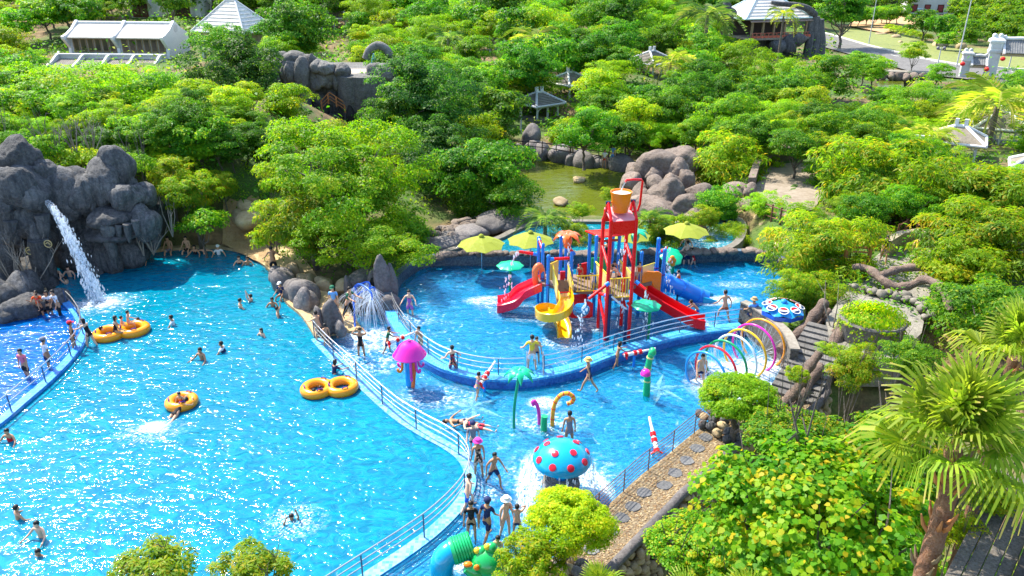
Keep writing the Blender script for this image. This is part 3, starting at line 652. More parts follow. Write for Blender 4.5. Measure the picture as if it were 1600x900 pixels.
rock_row('golden stone edging the round planter by the stairs', 'golden stones by the planter', [(1330, 524), (1350, 535), (1370, 542), (1390, 542), (1405, 545)], .9, 8, .36, ROCK_TAN, 14, .8, .1)
rock_row('low grey rock beside the lazy path behind the pool deck', 'grey rocks behind the deck', [(285, 272), (320, 272), (360, 262), (395, 250), (405, 262)], 2.6, 9, 1.1, ROCK_GREY, 15, .9, .4)
rock_row('grey rock lining the edge of the paddling pool', 'rocks edging the paddling pool', [(0, 500), (30, 490), (50, 482), (70, 476), (92, 472)], .1, 8, .75, ROCK_GREY, 16, .8, .2)
rock_row('dark rock of the sheltered bed at the cave mouth', 'rocks of the cave mouth', [(-20, 480), (10, 470), (35, 458), (60, 455)], .3, 6, .8, ROCK_GREY, 17, 1.1, .3)
rock_row('orange sandy boulder on the bare slope right of the pool deck trees', 'sandy boulders on the bare slope', [(362, 335), (378, 345), (392, 352), (385, 330), (372, 322)], 1.2, 7, .9, ROCK_TAN, 18, .7, .4)
# grotto between the big tree and the play pool
gr2 = thing('grotto', 'small purple grey rock grotto with a dark doorway beside the tree bed and play pool', 'rock grotto', P(590, 470, 0))
for i, (u, v, Y, a, b, dy) in enumerate(((597, 440, 36.4, 26, 90, .8), (613, 448, 36.6, 24, 76, .8), (610, 480, 35.6, 42, 40, .8), (565, 436, 38.2, 60, 34, .6), (545, 452, 37.6, 24, 50, .7), (520, 495, 33.4, 52, 66, .6), (500, 505, 33.2, 34, 60, .6), (532, 515, 32.6, 30, 30, .7), (475, 470, 36, 34, 44, .7), (560, 470, 37.5, 40, 50, .5), (585, 452, 37.6, 24, 60, .5))):
    rpx(u, v, Y, a, b, 500 + i, ROCK_PURPLE, gr2, dy=dy, sub=4, rz=.3 * i, tilt=0)
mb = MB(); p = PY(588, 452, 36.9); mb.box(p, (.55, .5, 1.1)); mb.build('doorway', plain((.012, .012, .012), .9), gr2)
# ---------------------------------------------------------------- railings
STEEL = plain((.55, .56, .58), .22, .5, .9, .1); STEELB = plain((.10, .13, .2), .3, .5, .4, .1); BROWNR = plain((.17, .075, .045), .5); ORWOOD = plain((.42, .17, .06), .6)
def railing(label, path, heights, r, gap, matr, matp, post_r, ph, cat='railing', group=None, name='railing', square=False):
    o = thing(name, label, cat, path[0], group); Vz = Vector((0, 0, 1))
    for h in heights:
        mb = MB(); mb.tube([p + Vz * h for p in path], r if h < max(heights) else r * 1.25, 7); mb.build('rail', matr, o, True)
    for p in resample(path, gap):
        mb = MB()
        if square: mb.box(p + Vz * ph / 2, (post_r * 2, post_r * 2, ph))
        else: mb.tube([p, p + Vz * ph], post_r, 6)
        mb.build('post', matp, o)
    return o
zoff = lambda path, z: [Vector((p.x, p.y, z)) for p in path]
railing('long curved steel railing between the big pool and the splash pool', zoff(main_path, .06), (.45, .68, .92), .022, 2.4, STEEL, STEELB, .028, .92)
mid = next(i for i, p in enumerate(play_path) if p.x > P(822, 586, .42).x)
railing('curved steel railing on the play pool rim beside the grotto', play_path[:mid], (.30, .55, .80), .022, 1.9, STEEL, STEELB, .026, .80)
mid2 = next(i for i, p in enumerate(play_path) if p.x > P(848, 581, .42).x)
railing('curved steel railing on the play pool rim in front of the red tower', play_path[mid2:], (.30, .55, .80), .022, 1.9, STEEL, STEELB, .026, .80)
railing('curved steel railing round the dark blue paddling pool', zoff(left_path[3:], .14), (.4, .75), .028, 2.3, STEEL, STEELB, .03, .75)
for u in (823, 848):
    p = P(u, 583, .3); mb = MB(); mb.tube(smooth_path([p + Vector((0, -.5, -.3)), p + Vector((0, -.35, .55)), p + Vector((0, 0, 1.0)), p + Vector((0, .4, .7)), p + Vector((0, .55, -.2))], 5), .028, 7)
    tag(mb.build('pool_handrail', STEEL, None, True), 'bent steel handrail at the rim gap, %s' % ('one nearer the magenta toadstool' if u < 830 else 'one nearer the straw hat woman'), 'handrail')
p = P(131, 535, 0); mb = MB(); mb.tube(smooth_path([p + Vector((-.3, 0, 0)), p + Vector((-.25, 0, .8)), p + Vector((.1, 0, 1.0)), p + Vector((.45, 0, .6)), p + Vector((.5, 0, -.3))], 5), .03, 7)
tag(mb.build('pool_handrail', STEEL, None, True), 'bent steel handrail where a woman climbs over the paddling pool wall', 'handrail')
wp = zoff(walk_path[13:], .32)
railing('brown metal fence of thin horizontal bars along the pebble walkway', wp, (.15, .3, .45, .6, .75, .9), .012, 1.55, BROWNR, BROWNR, .02, .92)
# ---------------------------------------------------------------- pebble walkway
wz = .30; inner = offset_path(zoff(walk_path, 0), -.05); outer = offset_path(zoff(walk_path, 0), 1.5)
PEB_BASE = rockmat('pebble_bed', [(.25, (.12, .075, .03)), (.5, (.22, .145, .06)), (.75, (.32, .23, .11))], 6, .6)
mb = MB(); strip(mb, inner, outer, -1.3, wz); walk = tag(mb.build('pebble_walkway', PEB_BASE), kind='structure')
rng = random.Random(8); V = [(math.cos(a) * c, math.sin(a) * c, h) for c, h in ((1, 0), (.6, .8)) for a in np.arange(6) * math.pi / 3]; peb = [MB() for _ in range(3)]
FL = [tuple(range(6, 12))] + [(i, (i + 1) % 6, 6 + (i + 1) % 6, 6 + i) for i in range(6)]
for _ in range(5200):
    t = rng.random() * (len(inner) - 2); i = int(t); a = inner[i].lerp(inner[i + 1], t - i); b = outer[i].lerp(outer[i + 1], t - i); q = a.lerp(b, rng.uniform(.02, .98)); k = rng.uniform(.025, .05)
    if q.y < 14: continue
    m = peb[rng.randrange(3)]; c, s_ = math.cos(rng.uniform(0, 6)), math.sin(rng.uniform(0, 6)); ax = rng.uniform(.6, 1)
    m.add([(q.x + k * v[0], q.y + k * ax * v[1], wz + k * .5 * v[2]) for v in V], FL)
for m, c in zip(peb, ((.30, .20, .085), (.20, .115, .05), (.40, .31, .18))): tag(m.build('pebbles', plain(c, .6, .4, 0, .5), walk), kind='stuff')
SLATE = rockmat('slate', [(.25, (.06, .064, .072)), (.5, (.10, .105, .115)), (.75, (.16, .16, .165))], 2, .2)
for i, (u, v) in enumerate(((1103, 684), (1089, 701), (1073, 720), (1055, 739), (1038, 759), (1006, 770), (989, 792), (971, 810), (955, 829), (925, 858))):
    p = P(u, v, wz); mb = MB(); rng = random.Random(i); n = 9; a0 = rng.uniform(0, 6)
    poly = [(p.x + .27 * rng.uniform(.85, 1.15) * math.cos(2 * math.pi * k / n + a0), p.y + .27 * rng.uniform(.85, 1.1) * math.sin(2 * math.pi * k / n + a0)) for k in range(n)]
    mb.prism(poly, wz - .02, wz + .035); mb.build('stepping_stone', SLATE, walk, bevel=.012)
# outer kerb and rubble face of the walkway
kerb = thing('planter_kerb', 'purple grey moulded kerb with a rubble stone face along the pebble walkway', 'kerb wall', outer[8])
mb = MB(); kp = offset_path(zoff(walk_path, 0), 1.6); rng = random.Random(3)
mb.tube([p + Vector((0, 0, wz + .05 + rng.uniform(-.03, .03))) for p in resample(kp, .35)], .17, 8); mb.build('kerb_top', ROCK_PURPLE, kerb, True)
fp = resample(offset_path(zoff(walk_path, 0), 1.67), .34); k = 0
for i, p in enumerate(fp):
    for j in range(7):
        if p.y < 15: continue
        k += 1; rock('stone', p + Vector((rng.uniform(-.1, .1), rng.uniform(-.1, .1), wz - .25 - j * .3 + rng.uniform(-.08, .08))), (.2 * rng.uniform(.8, 1.2), .17, .16), 700 + k % 12, ROCK_TAN, kerb, rng.uniform(0, 6), sub=2)
for i, (u, v) in enumerate(((872, 882), (884, 878), (897, 876), (908, 881), (865, 892), (882, 893), (900, 893), (915, 890), (890, 887), (926, 893))):
    rock('stone', P(u, v, .5), (.22, .18, .17), 720 + i, ROCK_TAN if i % 3 else ROCK_PURPLE, kerb, i, sub=3)
# ---------------------------------------------------------------- water play tower
RED = plain((.78, .003, .006), .3, coat=.2); REDP = plain((.72, .01, .03), .3, coat=.4, wear=.5); BLUE = plain((.01, .20, .72), .25, coat=.4); YEL = plain((.78, .58, .03), .3, coat=.3); YELP = plain((.72, .60, .22), .45)
ORG = plain((.80, .20, .002), .32, coat=.15); GRN = plain((.01, .42, .14), .3, coat=.3); TEAL = plain((.0, .42, .20), .35, coat=.2); BROWN = plain((.20, .14, .11), .7); PINKR = plain((.72, .10, .09), .3, coat=.4); MAG = plain((.75, .015, .38), .2, coat=.7)
DKBLUE = plain((.01, .025, .09), .35); WHITE = plain((.78, .78, .76), .4); SKYB = plain((.02, .30, .72), .2, coat=.5); CYAN = plain((.0, .34, .60), .2, coat=.6); PURPLE = plain((.12, .03, .25), .4)
tw = thing('play_tower', 'red, blue and yellow water play tower with slides and a tipping bucket', 'play tower', (4.4, 33.5, ZP))
Vz = Vector((0, 0, 1))
def part(name, mb, mat, smooth=True, parent=None, bevel=0): return mb.build(name, mat, parent or tw, smooth, bevel=bevel)
def tubep(name, pts, r, mat, n=10, parent=None): mb = MB(); mb.tube(pts, r, n); return part(name, mb, mat, True, parent)
def post(u, v, Y, r=.085, mat=BLUE, name='post', bands=True, z0=-.1):
    p = PY(u, v, Y); o = tubep(name, [(p.x, p.y, z0), (p.x, p.y, p.z)], r, mat, 12)
    mb = MB(); mb.lathe([(r * 1.1, -.04), (r * 1.12, .03), (r * .7, .09), (0, .11)], p, 12); part('post_cap', mb, mat, True, o) if 0 else part('post_cap', mb, mat)
    if bands:
        mb = MB(); mb.lathe([(r * 1.25, 0), (r * 1.25, .06)], (p.x, p.y, 2.0), 12); part('post_band', mb, PURPLE)
    return p
def panel(name, quad, th, mat, parent=None):
    a, b, c, d = (Vector(q) for q in quad); n = (b - a).cross(d - a).normalized() * th / 2; mb = MB()
    mb.add([q + n for q in (a, b, c, d)] + [q - n for q in (a, b, c, d)], [(0, 1, 2, 3), (7, 6, 5, 4)] + [(i + 4, (i + 1) % 4 + 4, (i + 1) % 4, i) for i in range(4)])
    return part(name, mb, mat, False, parent, bevel=.012)
def barfence(a, b, z0, z1, n, mat=YEL, r=.022):
    a = Vector((a[0], a[1], 0)); b = Vector((b[0], b[1], 0)); o = tubep('fence_rail', [a + Vz * z1, b + Vz * z1], r * 1.5, mat)
    tubep('fence_rail', [a + Vz * z0, b + Vz * z0], r * 1.5, mat)
    for i in range(n): q = a.lerp(b, (i + .5) / n); tubep('fence_bar', [q + Vz * z0, q + Vz * z1], r, mat, 6)
# bucket tower: four red posts, frame, bucket
A_, B_, C_, D_ = P(934.5, 512, ZP), P(945, 531, ZP), P(970, 508, ZP), P(982, 527, ZP); ZT = 6.2
for q, zt in ((A_, 5.9), (B_, ZT), (C_, 5.9), (D_, ZT)): tubep('red_post', [(q.x, q.y, -.1), (q.x, q.y, zt)], .085, RED, 12)
for a, b in ((A_, B_), (C_, D_)):
    m = a.lerp(b, .5); m.z = 6.85
    for q, zt in ((a, 5.9), (b, ZT)): tubep('bucket_strut', [(q.x, q.y, zt), (q.x * .6 + m.x * .4, q.y * .6 + m.y * .4, zt + .3), m], .07, RED)
    tubep('pivot', [m + Vector((-.1, 0, 0)), m + Vector((.1, 0, 0))], .07, DKBLUE)
    tubep('cross_brace', [(a.x, a.y, 4.6), (b.x, b.y, 4.0)], .07, RED); tubep('cross_brace', [(a.x, a.y, 1.9), (b.x, b.y, 1.0)], .07, RED)
bc = (A_ + B_ + C_ + D_) / 4; bc.z = 6.40
panel('splash_board', [(B_.x, B_.y, 6.15), (D_.x, D_.y, 6.15), (C_.x, C_.y, 6.4), (A_.x, A_.y, 6.4)], .06, plain((.70, .30, .32), .4))
panel('splash_board', [(B_.x, B_.y, 5.55), (D_.x, D_.y, 5.55), (D_.x, D_.y, 6.16), (B_.x, B_.y, 6.16)], .06, RED)
panel('splash_board', [(A_.x, A_.y, 5.75), (C_.x, C_.y, 5.75), (C_.x, C_.y, 6.35), (A_.x, A_.y, 6.35)], .05, RED)
mb = MB(); mb.lathe([(r_ * .82, z_ * .8) for r_, z_ in [(0, 0), (.40, 0), (.43, .04), (.565, 1.08), (.585, 1.08), (.585, 1.16), (.55, 1.16), (.53, 1.05), (.40, .1), (0, .08)]], bc, 28); bk = part('bucket', mb, ORG)
mb = MB(); mb.lathe([(0, .824), (.438, .824), (.438, .836), (0, .84)], bc, 24); part('bucket_water', mb, plain((.85, .85, .8), .08, wear=0), True, bk)
tubep('bucket_axle', [A_.lerp(B_, .5) + Vz * (6.85 - ZP), C_.lerp(D_, .5) + Vz * (6.85 - ZP)], .035, ORG)
q = D_.lerp(C_, .6); zq = 6.3
fp_ = [Vector((q.x, q.y, zq)), Vector((q.x + .28, q.y, zq + .05)), Vector((q.x + .36, q.y, zq + .35)), PY(1004, 283, q.y), PY(1002, 280.5, q.y), PY(990, 280.5, q.y - .2), PY(979, 281.5, q.y - .4), PY(977, 284, q.y - .45)]
tubep('filler_pipe', fp_, .05, RED); tubep('filler_jet', [fp_[-1], fp_[-1] + Vector((-.12, 0, -.3)), Vector((bc.x - .1, bc.y, bc.z + .85))], .03, WF, 6)
zd = 2.15
mb = MB(); mb.prism([(4.35, 32.75), (5.55, 32.9), (5.6, 35.9), (3.9, 35.9), (3.9, 34.3), (4.3, 34.2)], zd - .14, zd); part('deck', mb, BROWN, False)
barfence((4.45, 32.72), (5.5, 32.88), zd + .05, zd + 1.0, 8)
barfence((3.1, 34.05), (4.2, 34.15), 1.95, 2.75, 7)
for x in (4.35, 4.75): tubep('cable', [(x - .2, 33.0, 2.0), (x - .3, 31.4, .2)], .012, DKBLUE, 5)
tubep('dark_pipe', [B_ + Vector((.13, -.05, -.4)), B_ + Vector((.14, -.05, 2.35))], .075, DKBLUE)
tubep('dark_pipe', [B_ + Vector((.14, -.05, 2.3)), PY(979, 484, 31.7)], .055, STEEL); tubep('dark_pipe', [PY(979, 483, 31.7), Vector((PY(979, 483, 31.7).x, 31.7, 0))], .08, DKBLUE)
def redbar(p, q, r=.075):
    tubep('water_cannon', [p, q], [r, r], RED); d = (Vector(q) - Vector(p)).normalized() * .1
    tubep('cannon_joint', [Vector(p) - d, Vector(p) + d], r * 1.3, BLUE)
redbar(PY(949, 444, 31.9), PY(920, 467, 31.6)); redbar(PY(948, 462, 32.1), PY(929, 456, 33)); redbar(PY(996, 442, 33.3), PY(1009, 453, 33)); redbar(PY(987, 480, 33), PY(981, 473, 33))
# left deck with its posts
for u, v, Y in ((842, 372, 36.3), (848.5, 383, 35.5), (857, 401, 34.7), (877, 370, 36.4), (885, 385, 35.6), (893.5, 396, 34.8)): post(u, v, Y)
mb = MB(); mb.prism([(1.2, 35.3), (3.2, 34.2), (4.0, 34.1), (4.0, 36.3), (1.4, 36.4)], 1.75, 1.89); part('deck', mb, BROWN, False)
redbar(PY(836, 397, 36), PY(811, 393, 36)); redbar(PY(862, 405, 34.7), PY(890, 403.5, 34.9)); redbar(PY(843, 375, 36.2), PY(847, 388, 35.6)); redbar(PY(896, 396, 35), PY(887, 383, 35.2))
panel('shade_panel', [PY(859, 438, 34.7), PY(871, 436, 35.3), PY(872.5, 407, 35.3), PY(859, 413, 34.7)], .05, YELP); tubep('panel_edge', [PY(859, 413, 34.7), PY(872.5, 407, 35.3)], .035, YEL)
for u in (879, 891):
    mb = MB(); p = PY(u, 438, 35.5); mb.box(p + Vector((0, 0, -.1)), (.26, .1, 1.2)); part('climbing_panel', mb, REDP, False, bevel=.04)
panel('climbing_panel', [PY(903, 442, 36.0), PY(917, 442, 36), PY(917, 410, 36), PY(903, 413, 36)], .06, RED)
# orange flower sprayer and green palm sprayer on the posts
def flower(name, c, mat, n, r, drop, body, label=None):
    o = None; mb = MB(); mb.lathe([(.05, -body), (.16, -body * .9), (.24, -body * .45), (.19, -.05), (.1, .06), (0, .1)], c, 14); part(name + '_bulb', mb, mat)
    for k in range(n):
        a = 2 * math.pi * k / n + .3; ca, sa = math.cos(a), math.sin(a); mb = MB(); m = 7
        for i in range(m + 1):
            f = i / m; rr = r * f; wd_ = .23 * r * math.sin(math.pi * min(1, f * .93 + .07)) + .01; z = .16 * r * math.sin(f * 2.2) - drop * f ** 2.5
            for sd, dz in ((-1, 0), (0, .05), (1, 0)): mb.v.append((c[0] + ca * rr - sa * wd_ * sd, c[1] + sa * rr + ca * wd_ * sd, c[2] + z + dz))
            for sd in (1, 0, -1): mb.v.append((c[0] + ca * rr - sa * wd_ * sd * .9, c[1] + sa * rr + ca * wd_ * sd * .9, c[2] + z - .04))
        for i in range(m):
            for k2 in range(6): mb.f.append((6 * i + k2, 6 * i + 6 + k2, 6 * i + 6 + (k2 + 1) % 6, 6 * i + (k2 + 1) % 6)); mb.m.append(0)
        part(name + '_petal', mb, mat)
p = PY(887, 366, 35.2); flower('orange_flower', p, plain((.80, .13, .01), .25, coat=.5), 6, .75, .35, .75); tubep('flower_pipe', [PY(886, 384, 35.2), p + Vector((0, 0, -.7))], .09, RED)
# middle posts, red roof and green panel
for u, v, Y in ((922, 366, 35.9), (932.5, 370.5, 34.7), (968, 370, 36.2), (958, 371, 36.9), (1003, 395.5, 35)): post(u, v, Y)
panel('roof', [PY(914, 361, 36.2), PY(940, 371, 34.5), PY(983, 366, 35.2), PY(963, 358, 37.2)], .07, RED)
tubep('water_cannon', [PY(936, 377, 35), PY(965, 375, 35.6)], .06, plain((.35, .02, .02), .4))
panel('back_panel', [PY(924, 434, 36.2), PY(951, 433, 36.4), PY(951, 401, 36.4), PY(924, 403, 36.2)], .06, GRN)
panel('stair_side', [PY(932, 412, 34.6), PY(932, 440, 34.6), PY(948, 462, 33.1), PY(949, 432, 33.1)], .04, YELP); tubep('stair_rail', [PY(931, 409, 34.6), PY(949.5, 430, 33.1)], .04, YEL)
panel('stair_side', [PY(969, 407, 34.9), PY(969, 424, 34.9), PY(986, 440, 33.4), PY(986, 428, 33.4)], .04, YELP); tubep('stair_rail', [PY(968, 406, 34.9), PY(987, 428, 33.4)], .04, YEL)
# right deck
for u, v, Y in ((1029.5, 374, 36.9), (1039, 391, 36.0)): post(u, v, Y, .1)
redbar(PY(1033, 394, 36.6), PY(1042, 387, 36.2))
mb = MB(); mb.prism([(5.6, 34.2), (6.9, 34.8), (7.2, 36.9), (5.6, 36.8)], 1.95, 2.1); part('deck', mb, BROWN, False)
panel('shade_panel', [PY(1004, 440, 35), PY(1020, 436, 36.2), PY(1022, 411, 36.2), PY(1004, 417, 35)], .05, YELP); tubep('panel_edge', [PY(1003, 417, 35), PY(1023, 411, 36.2)], .035, YEL)
mb = MB(); a, b = PY(1001, 462, 34.7), PY(1031, 461, 35.3); dirv = (b - a)
for i in range(9):
    f = i / 8; q = a + dirv * f; h = 1.15 + .18 * math.sin(f * math.pi) + .05 * math.sin(f * 9)
    for dy in (-.05, .05): mb.v += [(q.x, q.y + dy, q.z), (q.x, q.y + dy, q.z + h)]
for i in range(8):
    o = 4 * i; mb.f += [(o, o + 4, o + 5, o + 1), (o + 2, o + 3, o + 7, o + 6), (o + 1, o + 5, o + 7, o + 3), (o, o + 2, o + 6, o + 4)]; mb.m += [0] * 4
mb.f += [(0, 1, 3, 2), (32, 34, 35, 33)]; mb.m += [0, 0]
fpn = part('face_panel', mb, ORG, False, bevel=.02)
for u, v in ((1011, 445), (1020, 444), (1016, 453), (1021, 447)): 
    mb = MB(); mb.sphere(PY(u, v, 34.85), (.06, .05, .06)); part('panel_boss', mb, ORG, True, fpn)
# slides
def trough(name, path, wdt, hgt, mat, lanes=1, th=.05):
    """open chute: floor, rolled side walls, optional middle ridge"""
    path = [Vector(p) for p in path]; mb = MB(); prof = [(-1.12, .02), (-1.12, 1), (-1, 1.06), (-.93, .9), (-.86, .2), (-.6, .06)]
    if lanes == 2: prof += [(-.16, .08), (0, .45), (.16, .08)]
    prof += [(.6, .06), (.86, .2), (.93, .9), (1, 1.06), (1.12, 1), (1.12, .02)]; k = len(prof)
    for i, p in enumerate(path):
        t = path[min(i + 1, len(path) - 1)] - path[max(i - 1, 0)]; t2 = Vector((t.x, t.y, 0)).normalized(); nrm = Vector((-t2.y, t2.x, 0))
        for x, y in prof: mb.v.append(tuple(p + nrm * x * wdt / 2 + Vz * y * hgt))
        mb.v += [tuple(p + nrm * wdt * .55 - Vz * th), tuple(p - nrm * wdt * .55 - Vz * th)]
    k += 2
    for i in range(len(path) - 1):
        for q in range(k): mb.f.append((i * k + q, i * k + (q + 1) % k, (i + 1) * k + (q + 1) % k, (i + 1) * k + q)); mb.m.append(0)
    mb.f += [tuple(range(k))[::-1], tuple((len(path) - 1) * k + q for q in range(k))]; mb.m += [0, 0]
    return part(name, mb, mat)
trough('red_wave_slide', smooth_path([PY(846, 446, 35.4), PY(833, 452, 35.4), PY(815, 461, 35.4), PY(800, 474, 35.3), PY(786, 479, 35.3), PY(777, 480, 35.3)], 5), 1.15, .38, plain((.80, .004, .04), .25, coat=.3), 2)
tubep('entry_arch', smooth_path([PY(838, 447, 35.4), PY(836, 424, 35.2), PY(842, 415, 35.3), PY(847, 424, 35.6), PY(846, 448, 35.8)], 4), .16, plain((.72, .16, .05), .3, coat=.4))
trough('red_long_slide', smooth_path([PY(988, 447, 34.9), PY(1000, 455, 34.7), PY(1035, 477, 34.1), PY(1070, 497, 33.5), PY(1088, 506, 33.2), PY(1101, 509, 33.1)], 4), .7, .42, plain((.72, .003, .008), .35))
# spiral slide
c0 = PY(875, 503, 32.7); sp = []; top_ = PY(879, 481, 33.4)
sp = [PY(880, 474, 34.2), PY(884, 486, 33.6), PY(884, 495, 33.0), PY(876, 502, 32.5), PY(862, 504, 32.4), PY(850, 502, 32.8), PY(847, 499.5, 33.5), PY(856, 501, 33.9), PY(868, 507, 33.7), PY(877, 514, 33.2), PY(881, 521, 32.7), PY(882, 526, 32.2)]
for i, z in enumerate((1.75, 1.65, 1.55, 1.42, 1.28, 1.14, 1.02, .9, .78, .62, .45, .32)): sp[i].z = z
SPY = plain((.80, .47, .004), .22, coat=.6); trough('spiral_slide', smooth_path(sp, 4), .62, .36, SPY)
tubep('slide_support', [(c0.x, c0.y + .3, 0), (c0.x, c0.y + .3, 1.0)], .07, YEL)
for a, b in ((PY(863, 437, 34.8), PY(871, 468, 33.9)), (PY(887, 437, 35), PY(895, 468, 34.1))):
    panel('ramp_side', [a, b, b + Vz * .75, a + Vz * .75], .05, YELP); tubep('ramp_rail', [a + Vz * .78, b + Vz * .78], .035, YEL)
panel('ramp', [PY(864, 438, 34.8), PY(887, 438, 35), PY(891, 474, 34), PY(870, 475, 33.9)], .08, BROWN); tubep('ramp_bar', [PY(871, 457, 34), PY(894, 456, 34.1)], .03, RED)
# red crawl panels with a round hole
def holed(c, wdt, hgt, r, mat):
    mb = MB(); n = 24
    for yy in (-.05, .05):
        for k in range(n):
            a = 2 * math.pi * (k + .5) / n; x, z = math.cos(a), math.sin(a); mb.v.append((c.x + x * r, c.y + yy, c.z + z * r))
        for k in range(n):
            a = 2 * math.pi * (k + .5) / n; x, z = math.cos(a), math.sin(a); m = max(abs(x), abs(z)); mb.v.append((c.x + x / m * wdt / 2, c.y + yy, c.z + z / m * hgt / 2))
    for k in range(n):
        q = (k + 1) % n; mb.f += [(k, q, n + q, n + k)[::-1], (2 * n + k, 2 * n + q, 3 * n + q, 3 * n + k), (k, 2 * n + k, 2 * n + q, q)[::-1], (n + k, n + q, 3 * n + q, 3 * n + k)]; mb.m += [0] * 4
    part('crawl_panel', mb, mat, False)
holed(PY(908, 484, 34.0), 1.15, .85, .42, RED); panel('slotted_panel', [PY(896, 474, 34.6), PY(917, 473, 34.7), PY(917, 459, 34.7), PY(896, 460, 34.6)], .05, RED)
# blue tube slide
tb = [PY(1030, 437, 36.4), PY(1043, 442, 36.5), PY(1065, 450, 36.5), PY(1090, 462, 36.6), PY(1103, 467, 36.6)]; mb = MB(); mb.tube(smooth_path(tb, 4), .46, 20, False)
mb.tube(smooth_path(tb, 4)[::-1], .42, 20, False); ts = part('blue_tube_slide', mb, plain((.01, .21, .75), .2, coat=.7))
for f in (.3, .55, .8):
    pp = smooth_path(tb, 4); q = pp[int(f * 16)]; d = (pp[int(f * 16) + 1] - q).normalized(); tubep('tube_ring', [q - d * .05, q + d * .05], .495, BLUE, 20, ts)
trough('tube_outlet', [PY(1095, 467, 36.6), PY(1107, 470, 36.6), PY(1117, 473, 36.6)], .85, .3, CYAN)
tubep('tube_leg', [PY(1059, 455, 36.2), Vector((PY(1059, 455, 36.2).x, 36.2, 0))], .05, DKBLUE)
# spray arcs round the tower
mb = MB(); rg = random.Random(2)
for (u, v, Y), dx in (((811, 393, 36), -.8), ((979, 300, 33), 0), ((887, 380, 35), .3), ((920, 467, 31.6), -.5), ((1009, 455, 33), .1), ((1042, 387, 36.2), .3)):
    a = PY(u, v, Y); drops(mb, rg, [a + Vector((dx * t, -.2 * t, -(a.z - ZP) * t * t)) for t in (0, .3, .5, .7, .85, 1)], 60, .12, .03)
tag(mb.build('water_spray', DROP), kind='stuff')
# ---------------------------------------------------------------- separate spray toys
def disc_tree(u, v, vb, z, r, label, tilt=0):
    b = P(u + (2 if u > 900 else 0), vb, z); 
    t = PY(u, v, b.y); o = thing('spray_mushroom', label, 'water toy', b, 'green disc spray trees')
    mb = MB(); mb.tube([(b.x, b.y, z - .3), (b.x, b.y, t.z)], .075, 10); mb.build('stem', plain((.0, .25, .10), .35), o, True)
    mb = MB(); n = 32
    prof = [(0, .10), (.5, .08), (.93, 0), (1, -.04), (.97, -.09), (.5, -.06), (0, -.08)]
    for rr, zz in prof:
        for k in range(n): a = 2 * math.pi * k / n; q = rr * r * (1 + .06 * math.cos(8 * a) * (rr > .4)); mb.v.append((t.x + q * math.cos(a), t.y + q * math.sin(a), t.z + zz + tilt * q * math.sin(a)))
    for i in range(len(prof) - 1):
        for k in range(n): mb.f.append((i * n + k, (i + 1) * n + k, (i + 1) * n + (k + 1) % n, i * n + (k + 1) % n)); mb.m.append(0)
    mb.build('cap', TEAL, o, True); return o
disc_tree(797, 414, 454, ZP, .70, 'green disc spray tree standing alone left of the red wave slide')
disc_tree(1010, 476, 531, ZP, .66, 'green disc spray tree beside the long red slide by the steel railing')
disc_tree(1049, 400, 425, ZP, .62, 'tilted green disc spray tree behind the blue tube slide', .5)
# orange spray fish on its post by the green disc
b = P(1048, 432, ZP); o = thing('spray_post', 'small orange flower nozzle on a green post behind the blue tube slide', 'water toy', b)
mb = MB(); mb.tube([(b.x, b.y, 0), (b.x, b.y, 1.0)], .06, 8); mb.build('stem', GRN, o, True)
for dx, dz in ((-.1, 1.1), (.1, 1.15), (0, 1.3), (.05, .95)): mb = MB(); mb.sphere((b.x + dx, b.y, b.z + dz - .2), (.14, .12, .16)); mb.build('petal', ORG, o, True)
# green palm sprayer behind the tower
b = P(994, 440, ZP); o = thing('spray_palm', 'shiny green palm sprayer half hidden behind the red bucket tower', 'water toy', b); tw_, tw = tw, o
t_ = PY(993, 362, b.y); flower('palm', t_, TEAL, 6, .75, .3, .6); tubep('stem', [(b.x, b.y, 0), t_], .07, GRN); tw = tw_
# tall green palm sprayer of the splash pool
b = P(803, 668, 0); o = thing('spray_palm', 'tall green plastic palm sprayer with drooping leaves in the splash pool', 'water toy', b); tw = o
t_ = PY(812, 580, b.y); flower('palm', t_, TEAL, 7, .60, .35, .12); tubep('stem', smooth_path([(b.x, b.y, -.2), (b.x + .02, b.y, 1), t_], 4), .06, plain((.0, .30, .16), .35)); tw = tw_
# pink mushroom with curled arms
b = P(641, 601, 0); o = thing('spray_mushroom', 'glossy magenta toadstool with curled arms on a blue stem', 'water toy', b)
t_ = PY(640, 553, b.y); mb = MB(); mb.tube([(b.x, b.y, -.2), (b.x, b.y, t_.z)], .19, 14); mb.build('stem', SKYB, o, True)
mb = MB(); mb.lathe([(0, .66), (.07, .67), (.10, .60), (.25, .55), (.45, .38), (.6, .15), (.72, -.02), (.69, -.07), (.4, -.02), (0, .02)], t_, 30); mb.build('cap', MAG, o, True)
for a, c in ((0.4, MAG), (1.7, ORG), (2.8, MAG), (3.7, ORG), (4.9, MAG), (5.6, MAG)):
    ca, sa = math.cos(a), math.sin(a); f = lambda r_, z: Vector((t_.x + ca * r_, t_.y + sa * r_, t_.z + z)); L = .6 if a != 4.9 else .9
    mb = MB(); mb.tube(smooth_path([f(.35, 0), f(.36, -L * .6), f(.38, -L), f(.47, -L - .12), f(.57, -L - .05), f(.57, -L + .05)], 4), .055, 8); mb.build('arm', c, o, True)
mb = MB(); mb.tube(smooth_path([t_ + Vector((.17, -.12, 0)), Vector((b.x + .23, b.y - .16, .8)), Vector((b.x + .14, b.y - .2, .0))], 4), .085, 10); mb.build('arm', plain((.8, .16, .02), .3, coat=.4), o, True)
